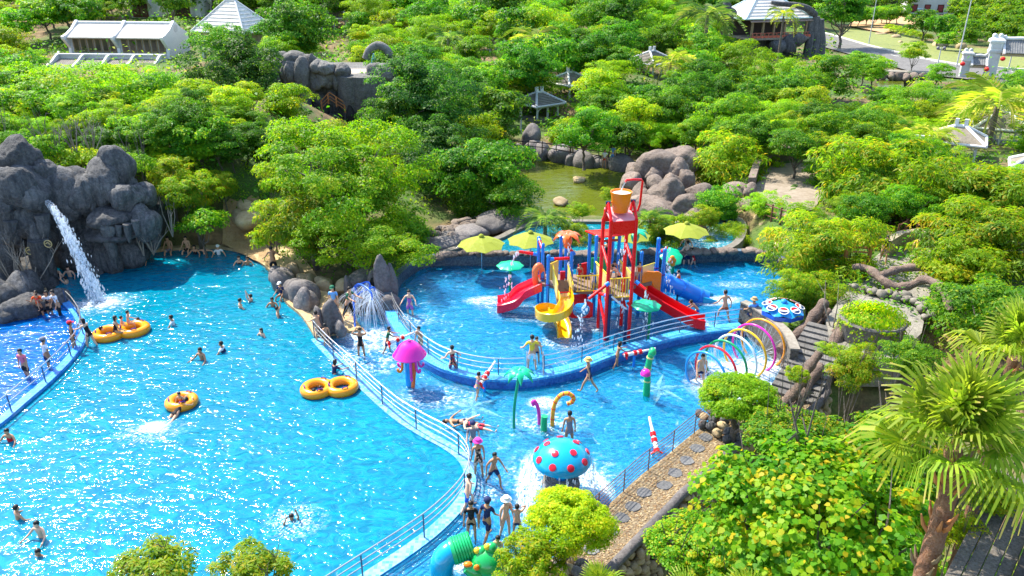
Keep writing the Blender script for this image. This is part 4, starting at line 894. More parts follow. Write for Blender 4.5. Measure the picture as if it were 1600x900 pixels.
# big blue toadstool with red spots on stacked stone
b = P(876, 770, .0); o = thing('spray_mushroom', 'big turquoise toadstool with red spots on a ringed stone base', 'water toy', b)
STONE = rockmat('stacked_slate', [(.25, (.13, .12, .11)), (.5, (.28, .26, .23)), (.75, (.45, .42, .36))], 4, .7); zb = .62
for i in range(7): mb = MB(); mb.lathe([(.60 + .01 * (i % 2), 0), (.63 + .012 * (i % 3), .03), (.6 + .01 * (i % 2), .085)], (b.x, b.y, -.1 + i * .098), 26); mb.build('stone_course', STONE, o, False)
for i in range(6):
    r0 = .62 - i * .085; mb = MB(); mb.lathe([(r0, 0), (r0 - .01, .05), (r0 - .06, .05), (r0 - .075, 0)], (b.x, b.y, .585 - .0 + .003 * i), 26); mb.build('stone_ring', STONE, o, False)
t_ = PY(878, 716, b.y); 
mb = MB(); mb.tube([(b.x, b.y, .55), (b.x, b.y, t_.z)], [.2, .15], 16); mb.build('stem', plain((.01, .17, .6), .4), o, True)
cr = 46 * depth(t_) / FPX; prof = [(0, .62), (.25, .60), (.5, .52), (.75, .36), (.92, .16), (1, -.02), (.97, -.12), (.8, -.16), (.3, -.05), (0, -.05)]
mb = MB(); mb.lathe([(r_ * cr, z * cr) for r_, z in prof], t_, 40); mb.build('cap', CYAN, o, True)
DOT = plain((.72, .012, .04), .3)
for ring, n, a0 in ((.88, 9, .1), (.52, 5, .4)):
    for k in range(n):
        a = 2 * math.pi * k / n + a0; rr = ring * cr; z = np.interp(ring, [0, .25, .5, .75, .92, 1], [.62, .60, .52, .36, .16, -.02]) * cr
        sl = np.interp(ring, [.5, .9], [.45, 1.0]); nrm = Vector((math.cos(a) * math.sin(sl), math.sin(a) * math.sin(sl), math.cos(sl)))
        q = Vector((t_.x + rr * math.cos(a), t_.y + rr * math.sin(a), t_.z + z)); M = nrm.to_track_quat('Z', 'Y').to_matrix().to_4x4(); M.translation = q
        mb = MB(); mb.lathe([(.13 if ring > .7 else .11, -.05), (.12, .022), (.09, .032), (0, .036)], (0, 0, 0), 14); mb.xf(M); mb.build('spot', DOT, o, True)
mb = MB(); rg = random.Random(9)
for k in range(26):
    a = 2 * math.pi * k / 26; e = t_ + Vector((math.cos(a) * cr * .98, math.sin(a) * cr * .98, -.1)); drops(mb, rg, [e + Vector((math.cos(a) * .25 * t, math.sin(a) * .25 * t, -(t_.z - .1) * t ** 1.6)) for t in (0, .4, .7, 1)], 12, .07, .028)
tag(mb.build('water_curtain', SPRAY), kind='stuff')
# hooked tubes and a small green sprayer
def hook(label, u, vb, pts, r, mat, bands=None):
    b = P(u, vb, 0); o = thing('spray_hook', label, 'water toy', b); path = [Vector((b.x, b.y, -.2))] + [PY(a, c, b.y) for a, c in pts]; sp_ = smooth_path(path, 6)
    mb = MB(); mb.tube(sp_, r, 12); mb.build('hook_tube', mat, o, True)
    if bands:
        for q in range(4, len(sp_) - 2, 4):
            d = (sp_[q + 1] - sp_[q]).normalized() * .018; mb = MB(); mb.tube([sp_[q] - d, sp_[q] + d], r * 1.08, 12); mb.build('band', bands, o, True)
hook('short magenta hooked spray tube next to the green sprayer', 843, 663, [(842, 645), (839, 633), (835, 627), (832.5, 629), (834, 633)], .075, MAG)
hook('tall orange striped spray tube curled over like a cane', 863, 665, [(864, 645), (868, 628), (877, 617), (888, 615), (896, 621), (894, 628), (886, 631)], .085, plain((.85, .38, .01), .28, coat=.5), RED)
hook('stubby dark green sprayer between the magenta and orange tubes', 850, 672, [(850, 662), (850.5, 655), (851, 650)], .13, GRN)
# green dragon post with pink rose
b = P(1010, 617, 0); o = thing('spray_dragon', 'spotted green serpent post with a magenta rose over the star mosaic', 'water toy', b)
sp_ = smooth_path([(b.x, b.y, -.2), PY(1011, 600, b.y), PY(1012, 580, b.y), PY(1015, 562, b.y), PY(1018, 551, b.y), PY(1020, 546, b.y)], 4)
mb = MB(); mb.tube(sp_, [.16 - .05 * i / len(sp_) for i in range(len(sp_))], 12); mb.build('body', GRN, o, True)
mb = MB(); mb.sphere(PY(1019.5, 550, b.y - .06), (.16, .2, .2)); mb.build('head', GRN, o, True)
for q in (5, 9, 13): mb = MB(); d = (sp_[q + 1] - sp_[q]).normalized() * .03; mb.tube([sp_[q] - d, sp_[q] + d], .15, 12); mb.build('band', YELP, o, True)
mb = MB(); mb.lathe([(0, .2), (.12, .19), (.2, .08), (.22, -.03), (.1, -.12), (0, -.14)], PY(1009, 584, b.y - .2), 14); mb.build('rose', MAG, o, True)
# water guns
def gun(label, u, vb, ug, vg, ang, up=.25):
    b = P(u, vb, 0); o = thing('water_gun', label, 'water gun', b, 'red and white water guns'); h = PY(ug, vg, b.y).z; h = max(.45, h)
    mb = MB(); mb.tube([(b.x, b.y, -.2), (b.x, b.y, h)], .06, 8); mb.build('post', BLUE, o, True); c = Vector((b.x, b.y, h + .04)); d = Vector((math.sin(ang) * -1, math.cos(ang), up)).normalized()
    mb = MB(); mb.tube([c - d * .5, c + d * .15, c + d * .2, c + d * 1.0], [.085, .085, .06, .045], 12); mb.build('barrel', WHITE, o, True)
    for q in (-.48, -.05, .2): mb = MB(); mb.tube([c + d * q, c + d * (q + .14)], .115, 12); mb.build('collar', RED, o, True)
    sd = d.cross(Vz).normalized()
    for s_ in (-1, 1): mb = MB(); mb.tube([c - d * .4, c - d * .45 + sd * s_ * .22 - Vz * .08], .035, 8); mb.build('grip', RED, o, True)
gun('water gun held by the boy in dark green next to the magenta toadstool', 622, 550, 622, 532, R(-70), .3)
gun('water gun held by the girl in a colourful swimsuit under the rim', 757, 612, 756, 592, R(-28), .35)
gun('water gun pointing at the green serpent post', 990, 573, 988, 553, R(-75), .1)
gun('unattended water gun standing alone near the walkway fence', 1021, 707, 1022, 690, R(5), .5)
# seven hoops
HC = [SKYB, plain((.75, .01, .03), .25, coat=.5), plain((.0, .30, .10), .3, coat=.4), plain((.70, .85, .9), .25, coat=.4), plain((.85, .48, .01), .25, coat=.5), MAG, plain((.9, .33, .0), .25, coat=.5)]
HN = ['blue', 'red', 'green', 'white', 'yellow', 'magenta', 'orange']
base0 = P(1084, 602, 0); base1 = P(1172, 554, 0); ax = (base1 - base0).normalized(); sd = Vector((math.sin(R(38)), -math.cos(R(38)), 0))
for i in range(7):
    f = i / 6; c = base0.lerp(base1, f) + sd * .55; top = PY((1110, 1128, 1146, 1164, 1178, 1193, 1207)[i], 0, c.y)
    rr = 1.05 + .08 * f; cz = .72 + .1 * f
    pts = [c + sd * rr * math.cos(a) + Vz * (cz + rr * math.sin(a)) for a in np.linspace(0, 2 * math.pi, 49)[:-1]]
    o = thing('spray_hoop', '%s water spray hoop, %s in the row of seven' % (HN[i], ('first', 'second', 'third', 'fourth', 'fifth', 'sixth', 'last')[i]), 'water hoop', (c.x, c.y, 0), 'row of coloured spray hoops')
    mb = MB(); mb.tube(pts, .052, 10, close=True); mb.build('hoop', HC[i], o, True)
    for k in range(1, 24, 4): mb = MB(); mb.sphere(pts[k] + (c + Vz * cz - pts[k]).normalized() * .05, .03, 6, 4); mb.build('nozzle', STEEL, o)
mb = MB(); rg = random.Random(5)
for i in range(7):
    f = i / 6; c = base0.lerp(base1, f) + sd * .55; cz = .72 + .1 * f
    for k in range(10):
        a = rg.uniform(.1, math.pi - .1); q = c + sd * math.cos(a) + Vz * (cz + math.sin(a)); e = c + sd * math.cos(a) * -.2 + ax * rg.uniform(-.4, .4)
        mb.tube([q, q.lerp(e, .5) + Vz * .1, Vector((e.x, e.y, 0))], [.009, .006, .004], 4)
tag(mb.build('hoop_spray', SPRAY), kind='stuff')
# blue spray frame beside the grotto
b = P(574, 496, 0); o = thing('spray_fountain', 'bent blue pipe frame spraying a curtain of water beside the grotto', 'water toy', b); noz = []
mb = MB(); mb.tube([P(555, 520, 0) - Vz * .2, PY(552, 462, 35.6)], .05, 8); mb.build('frame_pipe', plain((.02, .12, .6), .3), o, True)
BP = plain((.02, .12, .62), .25, coat=.4)
for pts in ([(549, 455, 36), (556, 446, 35.6), (562, 444, 35.4), (572, 449, 35), (580, 458, 34.6), (581, 468, 34.5)], [(551, 458, 36), (557, 448, 36), (570, 441, 36.4), (577, 442, 36.3), (578, 450, 36.1)], [(560, 460, 35.2), (567, 455, 35.1), (575, 452, 35.2), (584, 449, 35.6), (586, 455, 35.5)], [(552, 470, 35.7), (554, 455, 35.7), (556, 447, 35.7)], [(558, 462, 35.4), (555, 448, 35.6)]):
    q = smooth_path([PY(*p) for p in pts], 4); mb = MB(); mb.tube(q, .05, 8); mb.build('frame_pipe', BP, o, True); noz += q[len(q) // 2:]
mb = MB(); rg = random.Random(6)
for k in range(170):
    a = rg.choice(noz); t = rg.uniform(0, 6.28); r_ = rg.uniform(.2, 1.7); e = Vector((a.x + r_ * math.cos(t), a.y - .5 + r_ * .8 * math.sin(t), 0)); m = a.lerp(e, .45); m.z = a.z * .72
    mb.tube([a, m, e], [.012, .009, .006], 4)
tag(mb.build('spray_curtain', SPRAY), kind='stuff')
# blue and green elbow tube, green frog
b = P(692, 905, 0); o = thing('spray_elbow', 'fat blue elbow tube with a ribbed green mouth in the splash pool', 'water toy', b)
sp_ = smooth_path([P(690, 925, -.3), PY(690, 902, b.y), PY(691, 880, b.y), PY(699, 866, b.y + .1), PY(708, 861.5, b.y + .2)], 5); mb = MB(); mb.tube(sp_, .36, 22); mb.build('blue_elbow', CYAN, o, True)
e = sp_[-1]; d = Vector((.8, .25, .16)).normalized(); mb = MB(); pts = [e - d * .06]; rs = [.40]
for i in range(7): pts += [e + d * (i * .08), e + d * (i * .08 + .05), e + d * (i * .08 + .079)]; rs += [.40, .43, .39]
mb.tube(pts + [e + d * .58, e + d * .5], rs + [.40, .32], 22); mb.build('green_mouth', GRN, o, True)
b = P(765, 905, 0); o = thing('spray_frog', 'round shiny green frog with yellow eyes spraying water, hugged by a boy', 'water toy', b); FG = plain((.005, .36, .08), .2, coat=.8)
c = PY(763, 879, b.y); mb = MB(); mb.sphere(c, (.56, .5, .52), 28, 18); mb.build('body', FG, o, True)
for u, v in ((752, 862), (768, 856)):
    q = PY(u, v, b.y + .0); mb = MB(); mb.sphere(q, (.17, .17, .17), 16, 10); ey = mb.build('eye_bump', FG, o, True); mb = MB(); mb.sphere(q + Vector((-.12, -.04, .08)), (.1, .1, .1), 12, 8); mb.build('eye', YEL, ey, True)
mb = MB(); mb.tube(smooth_path([c + Vector((-.1, -.2, -.3)), PY(742, 893, b.y - .3), PY(728, 886, b.y - .3)], 4), [.3, .28, .27, .26, .24, .22, .2, .18, .17], 14); mb.build('lip', FG, o, True)
mb = MB(); mb.sphere(PY(731, 882, b.y - .32), (.14, .1, .08)); mb.build('mouth_spot', ORG, o, True); mb = MB(); mb.sphere(PY(745, 887, b.y - .45), (.09, .07, .1)); mb.build('spot', ORG, o, True)
# star mosaics on the splash pool floor
def star(u, v, r, label, a0):
    c = P(u, v, -.2); o = thing('star_mosaic', label, 'floor mosaic', c)
    for k in range(6):
        a = 2 * math.pi * k / 6 + a0; tip = c + Vector((math.cos(a), math.sin(a), 0)) * r
        for s_, m in ((1, WHITE), (-1, plain((.30, .42, .55), .5))):
            q = c + Vector((math.cos(a + s_ * .5236), math.sin(a + s_ * .5236), 0)) * r * .27; mb = MB(); mb.prism([tuple(c)[:2], tuple(tip)[:2], tuple(q)[:2]], -.216 if s_ > 0 else -.2155, -.205); mb.build('star_point', m, o)
star(1030, 607, 1.5, 'white and grey star mosaic on the pool floor below the green serpent post', .2); star(738, 636, 1.6, 'white and grey star mosaic on the pool floor beside the lying swimmers', .5)
# umbrellas
def umbrella(label, u, v, r, zg, mat, h=2.3, lean=0, group=None, mats=None, rz=.2):
    for y in np.arange(30, 70, .1):
        p = PY(u, v, y)
        if p.z <= zg + h: break
    o = thing('parasol', label, 'umbrella', (p.x, p.y, zg), group); n = 8; mb = MB(); mb.tube([(p.x, p.y, zg), (p.x, p.y, zg + h)], .03, 8); mb.build('pole', STEEL, o, True)
    apex = Vector((p.x, p.y, zg + h + .12))
    for k in range(n):
        a, b_ = (2 * math.pi * (k + q) / n + rz for q in (0, 1)); A = Vector((p.x + r * math.cos(a), p.y + r * math.sin(a), zg + h - .42 * r / 1.4)); B = Vector((p.x + r * math.cos(b_), p.y + r * math.sin(b_), A.z)); M = A.lerp(B, .5) + Vz * .05 - (A.lerp(B, .5) - apex) * Vector((.03, .03, 0)).x
        mA, mB, mM = apex.lerp(A, .5) + Vz * .06, apex.lerp(B, .5) + Vz * .06, apex.lerp(M, .5) + Vz * .03
        mb = MB(); vs = [apex, mA, mM, mB, A, M, B]; lo = [q - Vz * .015 for q in vs]; fs = [(0, 1, 2), (0, 2, 3), (1, 4, 5, 2), (2, 5, 6, 3)]
        mb.add(vs + lo, fs + [tuple(i + 7 for i in f[::-1]) for f in fs] + [(4, 11, 12, 5), (5, 12, 13, 6)]); cp = mb.build('canopy_panel', mats[k] if mats else mat, o)
        mb = MB(); mb.tube([apex - Vz * .05, A - Vz * .03], .012, 5); mb.build('rib', STEEL, o)
        if mats: 
            mb = MB(); mb.add([A, B, B - Vz * .2, A - Vz * .2] + [q + Vector((.01, .01, 0)) for q in (A, B, B - Vz * .2, A - Vz * .2)], [(0, 1, 2, 3), (7, 6, 5, 4)]); mb.build('valance', BP, o)
    mb = MB(); mb.lathe([(.16, 0), (.14, .06), (.05, .12), (0, .13)], apex, 12); mb.build('finial', mat, o, True); return o, apex, p
UMB = plain((.24, .28, .022), .8)
umbrella('lime yellow parasol standing clear at the end of the lazy river near the big tree', 752, 372, 1.35, .2, UMB, group='lime yellow parasols behind the play pool')
umbrella('lime yellow parasol behind the blue posts of the left slide deck', 829, 367, 1.35, .2, UMB, group='lime yellow parasols behind the play pool', rz=.5)
umbrella('lime yellow parasol mostly hidden behind the red bucket tower', 984, 360, 1.25, .2, UMB, group='lime yellow parasols behind the play pool', rz=.1)
umbrella('lime yellow parasol over the river bathers right of the bushy potted trees', 1073, 352, 1.35, .2, UMB, group='lime yellow parasols behind the play pool', rz=.35)
PB = plain((.015, .28, .68), .5); o, apex, p = umbrella('blue and light blue soft drink parasol with round logos tucked under drooping leaves', 1224, 476, 1.0, .5, PB, 1.45, mats=[PB, SKYB] * 4, rz=.1)
for k in range(8):
    a = 2 * math.pi * (k + .5) / 8 + .1; q = apex + Vector((math.cos(a) * .72, math.sin(a) * .72, -.18)); sl_ = .33; nrm = Vector((math.cos(a) * math.sin(sl_), math.sin(a) * math.sin(sl_), math.cos(sl_)))
    M = nrm.to_track_quat('Z', 'Y').to_matrix().to_4x4(); M.translation = q + nrm * .035
    for rr, a0, a1, m, dz in ((.24, 0, 6.2832, WHITE, 0), (.2, .25, 2.9, RED, .006), (.2, 3.4, 6.03, DKBLUE, .006)):
        mb = MB(); n = 16; vs = [(rr * math.cos(a0 + (a1 - a0) * i / n), rr * math.sin(a0 + (a1 - a0) * i / n), dz) for i in range(n + 1)]; mb.add(vs, [tuple(range(n + 1))]); mb.xf(M); mb.build('logo', m, o)
# inflatable rings
ORF = plain((.80, .29, .002), .25, coat=.4, wear=.12)
def ring(label, u, v, dbl, rz, R_=.52, r_=.2):
    c = P(u, v, .1); o = thing('inflatable_ring', label, 'inflatable ring', c); ca, sa = math.cos(rz), math.sin(rz); mb = MB()
    cs = (-1, 1) if dbl else (0,); d = R_ * .98
    for s_ in cs:
        q = c + Vector((ca, sa, 0)) * s_ * d
        mb.tube([q + Vector((math.cos(a) * R_, math.sin(a) * R_, .04)) for a in np.linspace(0, 6.2832, 33)[:-1]], r_, 14, close=True)
    bo = mb.build('ring_body', ORF, o, True)
    for s_ in cs:
        for a in (1.2, 3.6, 5.2): 
            q = c + Vector((ca, sa, 0)) * s_ * d + Vector((math.cos(a) * R_, math.sin(a) * R_, .04)); t = Vector((-math.sin(a), math.cos(a), 0)); mb = MB(); mb.tube([q - t * .13 + Vz * r_ * .9, q - t * .08 + Vz * (r_ + .06), q + t * .08 + Vz * (r_ + .06), q + t * .13 + Vz * r_ * .9], .025, 6); mb.build('handle', PURPLE, o, True)
ring('empty ended orange double ring with two swimmers at one end', 515, 607, True, .15, .52, .2); ring('orange single ring with a woman hanging on it', 284, 629, False, 0, .46, .2); ring('crowded orange double ring near the waterfall with children aboard', 190, 519, True, .45, .55, .22)
# ---------------------------------------------------------------- people
SKIN = [plain(c, .5, .4, 0, .12) for c in ((.62, .34, .20), (.50, .26, .14), (.70, .42, .28), (.40, .20, .10))]
HAIR = plain((.012, .009, .008), .5)
CL = {'black': (.012, .012, .015), 'navy': (.015, .025, .09), 'white': (.75, .75, .76), 'blue': (.02, .12, .62), 'sky': (.16, .40, .78), 'red': (.62, .02, .03), 'pink': (.72, .16, .22), 'magenta': (.75, .05, .38), 'green': (.02, .13, .07), 'lime': (.06, .5, .05),
      'khaki': (.38, .27, .14), 'yellow': (.75, .55, .05), 'purple': (.42, .12, .42), 'orange': (.75, .10, .02), 'grey': (.17, .18, .22), 'straw': (.66, .42, .14), 'teal': (.03, .3, .35), 'brick': (.45, .08, .03)}
def cloth(c):
    if c in CL: return plain(CL[c], .8, .2, 0, .15)
    key = ('cloth', c)
    if key in MATS: return MATS[key]
    m, t, b = newmat('printed_cloth'); pal = {'floral': [(.1, (.01, .01, .02)), (.4, (.5, .03, .05)), (.6, (.55, .25, .08)), (.85, (.03, .08, .25))], 'leopard': [(.3, (.015, .012, .01)), (.55, (.55, .42, .32))], 'floralred': [(.2, (.6, .02, .05)), (.55, (.7, .05, .08)), (.8, (.02, .02, .03))], 'multi': [(.15, (.65, .08, .3)), (.45, (.7, .5, .1)), (.75, (.05, .2, .5))]}[c]
    v = N(t, "ShaderNodeTexVoronoi"); v.inputs['Scale'].default_value = 11; t.links.new(coords(t), v.inputs[0]); sx = N(t, "ShaderNodeSeparateColor"); t.links.new(v.outputs['Color'], sx.inputs[0])
    r = ramp(t, sx.outputs[0], pal); t.links.new(r, b.inputs['Base Color']); b.inputs['Roughness'].default_value = .8; MATS[key] = m; return m
def skin_obj(name, verts, edges, mat, parent, lev=1, root=0):
    me = D.meshes.new(name); me.from_pydata([v[0] for v in verts], edges, []); me.materials.append(mat)
    o = D.objects.new(name, me); COL.objects.link(o)
    if parent is not None: o.parent = parent
    o.modifiers.new('skin', 'SKIN').use_smooth_shade = True
    sv = me.skin_vertices[0].data
    for i, v in enumerate(verts): sv[i].radius = (v[1], v[1]) if not hasattr(v[1], '__len__') else v[1]; sv[i].use_root = (i == root)
    s = o.modifiers.new('smooth', 'SUBSURF'); s.levels = lev; s.render_levels = lev; return o
PRNG = random.Random(21)
STAND = dict(lean=4, L=(6, 4, 6), Rr=(-6, 4, 8), aL=(5, 10, 12), aR=(-4, 10, 14))
POSES = {'stand': STAND, 'walk': dict(lean=6, L=(28, 2, 12), Rr=(-22, 2, 18), aL=(-22, 8, 22), aR=(25, 8, 25)), 'stride': dict(lean=12, L=(45, 6, 40), Rr=(-18, 5, 15), aL=(20, 25, 40), aR=(-15, 25, 35)),
         'headhold': dict(lean=0, L=(3, 6, 5), Rr=(-3, 6, 5), aL=(125, 35, 118), aR=(125, 35, 118)), 'hips': dict(lean=3, L=(4, 8, 6), Rr=(-4, 8, 6), aL=(-15, 42, 75), aR=(-15, 42, 75)),
         'reach': dict(lean=14, L=(18, 4, 18), Rr=(-14, 4, 14), aL=(62, 8, 25), aR=(58, 8, 30)), 'sit': dict(lean=10, L=(82, 12, 78), Rr=(80, 12, 70), aL=(22, 14, 45), aR=(20, 16, 40)), 'wade': dict(lean=8, L=(12, 6, 12), Rr=(-10, 6, 14), aL=(35, 32, 40), aR=(28, 34, 50)),
         'spread': dict(lean=-8, L=(10, 8, 10), Rr=(6, 8, 10), aL=(10, 84, 12), aR=(8, 86, 10)), 'bend': dict(lean=48, L=(48, 8, 52), Rr=(40, 8, 50), aL=(70, 8, 15), aR=(66, 8, 20)), 'lie': dict(lean=-4, L=(8, 10, 8), Rr=(14, 9, 14), aL=(5, 60, 25), aR=(20, 70, 30)),
         'swim': dict(lean=0, L=(4, 8, 14), Rr=(-8, 8, 10), aL=(155, 14, 20), aR=(120, 30, 50)), 'hang': dict(lean=0, L=(5, 8, 12), Rr=(-6, 8, 16), aL=(140, 30, 60), aR=(135, 34, 66)), 'wave': dict(lean=2, L=(4, 5, 6), Rr=(-4, 5, 6), aL=(150, 24, 30), aR=(10, 18, 30)), 'carry': dict(lean=-4, L=(6, 6, 6), Rr=(-4, 6, 6), aL=(40, 14, 85), aR=(38, 16, 88)), 'lookdown': dict(lean=10, L=(10, 4, 10), Rr=(-6, 4, 10), aL=(12, 8, 20), aR=(10, 8, 20))}
def person(label, u, v, z, h, face, pose='stand', wear=(), hair='short', hat=None, sk=None, d=0.0, group=None, tilt=None, at=None, lift=0):
    """u, v: where the figure meets the water, seat or ground at height z; d: how deep the legs stand below that"""
    p = at if at is not None else P(u, v, z); po = POSES[pose]; k = h / 1.75; child = h < 1.35; J = []; Ed = []
    rx = lambda vec, a: Matrix.Rotation(a, 3, 'X') @ vec
    def add(pt, r, par=None):
        J.append((Vector(pt) * k, (r * k if not hasattr(r, '__len__') else tuple(x * k for x in r))));
        if par is not None: Ed.append((par, len(J) - 1))
        return len(J) - 1
    pz = .93; ln = R(po['lean']); tor = lambda y: Vector((0, 0, pz)) + rx(Vector((0, 0, y)), -ln)
    def chain_leg(sx, f, ab, kn):
        hp = Vector((sx * .095, 0, pz - .05)); dv = rx(Matrix.Rotation(R(ab) * sx * -1, 3, 'Y') @ Vector((0, 0, -1)), R(f)); knee = hp + dv * .42
        dv2 = rx(Matrix.Rotation(R(ab * .4) * sx * -1, 3, 'Y') @ Vector((0, 0, -1)), R(f - kn)); ank = knee + dv2 * .42
        ft = rx(Vector((0, .17, -.045)), R(f - kn)); return hp, knee, ank, ank + ft
    legs = [chain_leg(s_, *po[q]) for s_, q in ((-1, 'L'), (1, 'Rr'))]
    def chain_arm(sx, f, ab, el):
        sh = tor(.485) + Vector((sx * .185, 0, 0)); dv = rx(Matrix.Rotation(R(ab) * sx * -1, 3, 'Y') @ Vector((0, 0, -1)), R(f) - ln * .5); elb = sh + dv * .29
        dv2 = rx(Matrix.Rotation(R(ab) * sx * -1 * (.4 if f < 100 else -.9), 3, 'Y') @ Vector((0, 0, -1)), R(f + el) - ln * .5); wr = elb + dv2 * .25
        return sh, elb, wr, dv2
    arms = [chain_arm(s_, *po[q]) for s_, q in ((-1, 'aL'), (1, 'aR'))]
    fem = 'f' in wear; wk = .9 if fem else 1
    a0 = add((0, 0, pz), (.125, .10)); a1 = add(tor(.17), (.112 * wk, .085), a0); a2 = add(tor(.36), (.138 * wk, .098), a1); a3 = add(tor(.49), (.10, .075), a2)
    nk = add(tor(.565), .05, a3); hc = tor(.70); hs = 1.15 if child else 1.0; jw = add(hc + Vector((0, .015, -.065 * hs)), .072 * hs, nk); skl = add(hc + Vector((0, 0, .035 * hs)), .098 * hs, jw); add(hc + Vector((0, -.005, .10 * hs)), .07 * hs, skl)
    add(hc + Vector((0, .115 * hs, -.02)), .014, jw)
    for (hp, kn, an, ft), s_ in zip(legs, (-1, 1)):
        b1 = add(hp, .092, a0); b2 = add(hp.lerp(kn, .5), .076, b1); b3 = add(kn, .054, b2); b4 = add(kn.lerp(an, .35), .056, b3); b5 = add(an, .036, b4); add(ft, (.042, .026), b5)
    for (sh, el, wr, dv), s_ in zip(arms, (-1, 1)):
        c1 = add(sh, .058, a3); c2 = add(el, .040, c1); c3 = add(wr, .027, c2); c4 = add(wr + dv * .075, (.038, .02), c3); side = dv.cross(Vector((0, 1, 0)) if abs(dv.y) < .8 else Vector((1, 0, 0))).normalized()
        for i, l in enumerate((.072, .085, .08, .062)):
            f1 = add(wr + dv * (.115) + side * (i - 1.5) * .019, .0095, c4); add(wr + dv * (.115 + l * .9) + side * (i - 1.5) * .021 + Vector((0, .012, 0)), .008, f1)
        add(wr + dv * .07 - side * .062, .0095, c4)
    sm = SKIN[PRNG.randrange(4) if sk is None else sk]
    o = skin_obj('person', J, Ed, sm, None); tag(o, label, 'person', group)
    low = min(j[0].z for j in J); zz = p.z - d
    if pose == 'sit': zz = p.z - (pz - .13) * k
    o.location = (p.x, p.y, zz + lift); o.rotation_euler = (0, 0, R(face))
    if tilt is not None:
        o.rotation_euler = Euler((R(tilt), 0, R(face))); off = Matrix.Rotation(R(face), 3, 'Z') @ Matrix.Rotation(R(tilt), 3, 'X') @ Vector((0, 0, pz * k)); o.location = Vector((p.x, p.y, p.z + lift)) - off
    o['org'] = (0, 0, 0); g = lambda pt, r: (Vector(pt) * k, tuple(x * k for x in r) if hasattr(r, '__len__') else r * k)
    torso = lambda top, e=.014: [g((0, 0, pz), (.125 + e, .10 + e)), g(tor(.17), (.112 * wk + e, .085 + e)), g(tor(.36), (.138 * wk + e, .098 + e))] + ([g(tor(.47), (.10 + e, .075 + e))] if top else [])
    for it in wear:
        if it == 'f': continue
        ty, c = it.split(':')
        if ty in ('suit', 'shirt', 'dress'):
            vs = torso(True); es = [(i, i + 1) for i in range(3)]
            if ty == 'suit': vs += [g(tor(-.06), (.11, .10))]; es.append((0, 4))
            if ty == 'shirt':
                for sh, el, wr, dv in arms: vs += [g(sh, .07), g(sh.lerp(el, .6), .056)]; n = len(vs); es += [(3, n - 2), (n - 2, n - 1)]
            skin_obj('swimsuit' if ty == 'suit' else ty, vs, es, cloth(c), o)
            if ty == 'suit': 
                mb = MB()
                for s_ in (-1, 1): mb.tube([tor(.40) * k + Vector((s_ * .07, .10, 0)) * k, tor(.53) * k + Vector((s_ * .085, .02, 0)) * k, tor(.40) * k + Vector((s_ * .06, -.105, 0)) * k], .014 * k, 5)
        if ty in ('trunks', 'shorts', 'pants', 'suit', 'dress'):
            vs = [g((0, 0, pz + .05), (.135, .115)), g((0, 0, pz - .03), (.13, .115))]; es = [(0, 1)]
            e = {'trunks': .42, 'shorts': .8, 'pants': 1, 'suit': .22, 'dress': .8}[ty]
            for hp, kn, an, ft in legs:
                vs += [g(hp + Vector((0, 0, -.03)), .108), g(hp.lerp(kn, e), .088 if ty not in ('suit',) else .09)]; n = len(vs); es += [(1, n - 2), (n - 2, n - 1)]
                if ty == 'pants': vs.append(g(an, .055)); es.append((n - 1, n))
            skin_obj({'suit': 'swimsuit_bottom', 'dress': 'skirt'}.get(ty, ty), vs, es, cloth(c), o, 1)
        if ty == 'bikini':
            skin_obj('bikini_top', [g(tor(.33), (.142, .102)), g(tor(.41), (.135, .1))], [(0, 1)], cloth(c), o); skin_obj('bikini_bottom', [g((0, 0, pz + .02), (.14, .118)), g((0, 0, pz - .06), (.14, .118))], [(0, 1)], cloth(c), o)
        if ty == 'vest': skin_obj('life_vest', torso(True, .045), [(0, 1), (1, 2), (2, 3)], cloth(c), o)
    hq = hc * k; hk = hs * k; V, F = ico(2); mb = MB(); vs = []
    for a, b_, c in V:
        rr = .118 if (c > .25 or b_ < .2) else .09
        if hair == 'long' and b_ < .1 and c < 0: vs.append((hq.x + a * .1 * hk, hq.y + (b_ * .09 - .035) * hk, hq.z + (.05 + c * .30) * hk))
        else: vs.append((hq.x + a * rr * hk * .92, hq.y + (b_ * rr - .012) * hk, hq.z + (.048 + c * rr) * hk))
    mb.add(vs, [tuple(f) for f in F]); mb.build('hair', HAIR, o, True)
    if hat:
        ty, c = hat.split(':'); mb = MB(); q = hq + Vector((0, -.01, .09)) * hk
        if ty == 'brim': mb.lathe([(.195 * hk, -.045 * hk), (.19 * hk, -.03 * hk), (.125 * hk, .0), (.115 * hk, .07 * hk), (.06 * hk, .1 * hk), (0, .1 * hk)], q, 16)
        else:
            mb.lathe([(.125 * hk, -.03 * hk), (.125 * hk, .02 * hk), (.09 * hk, .075 * hk), (0, .09 * hk)], q, 14)
            if ty == 'cap': mb.box(q + Vector((0, .15, -.015)) * hk, (.15 * hk, .12 * hk, .018 * hk))
        mb.build('hat', cloth(c), o, True)
    return o
ZL, ZB = .05, 0.0; pe = person
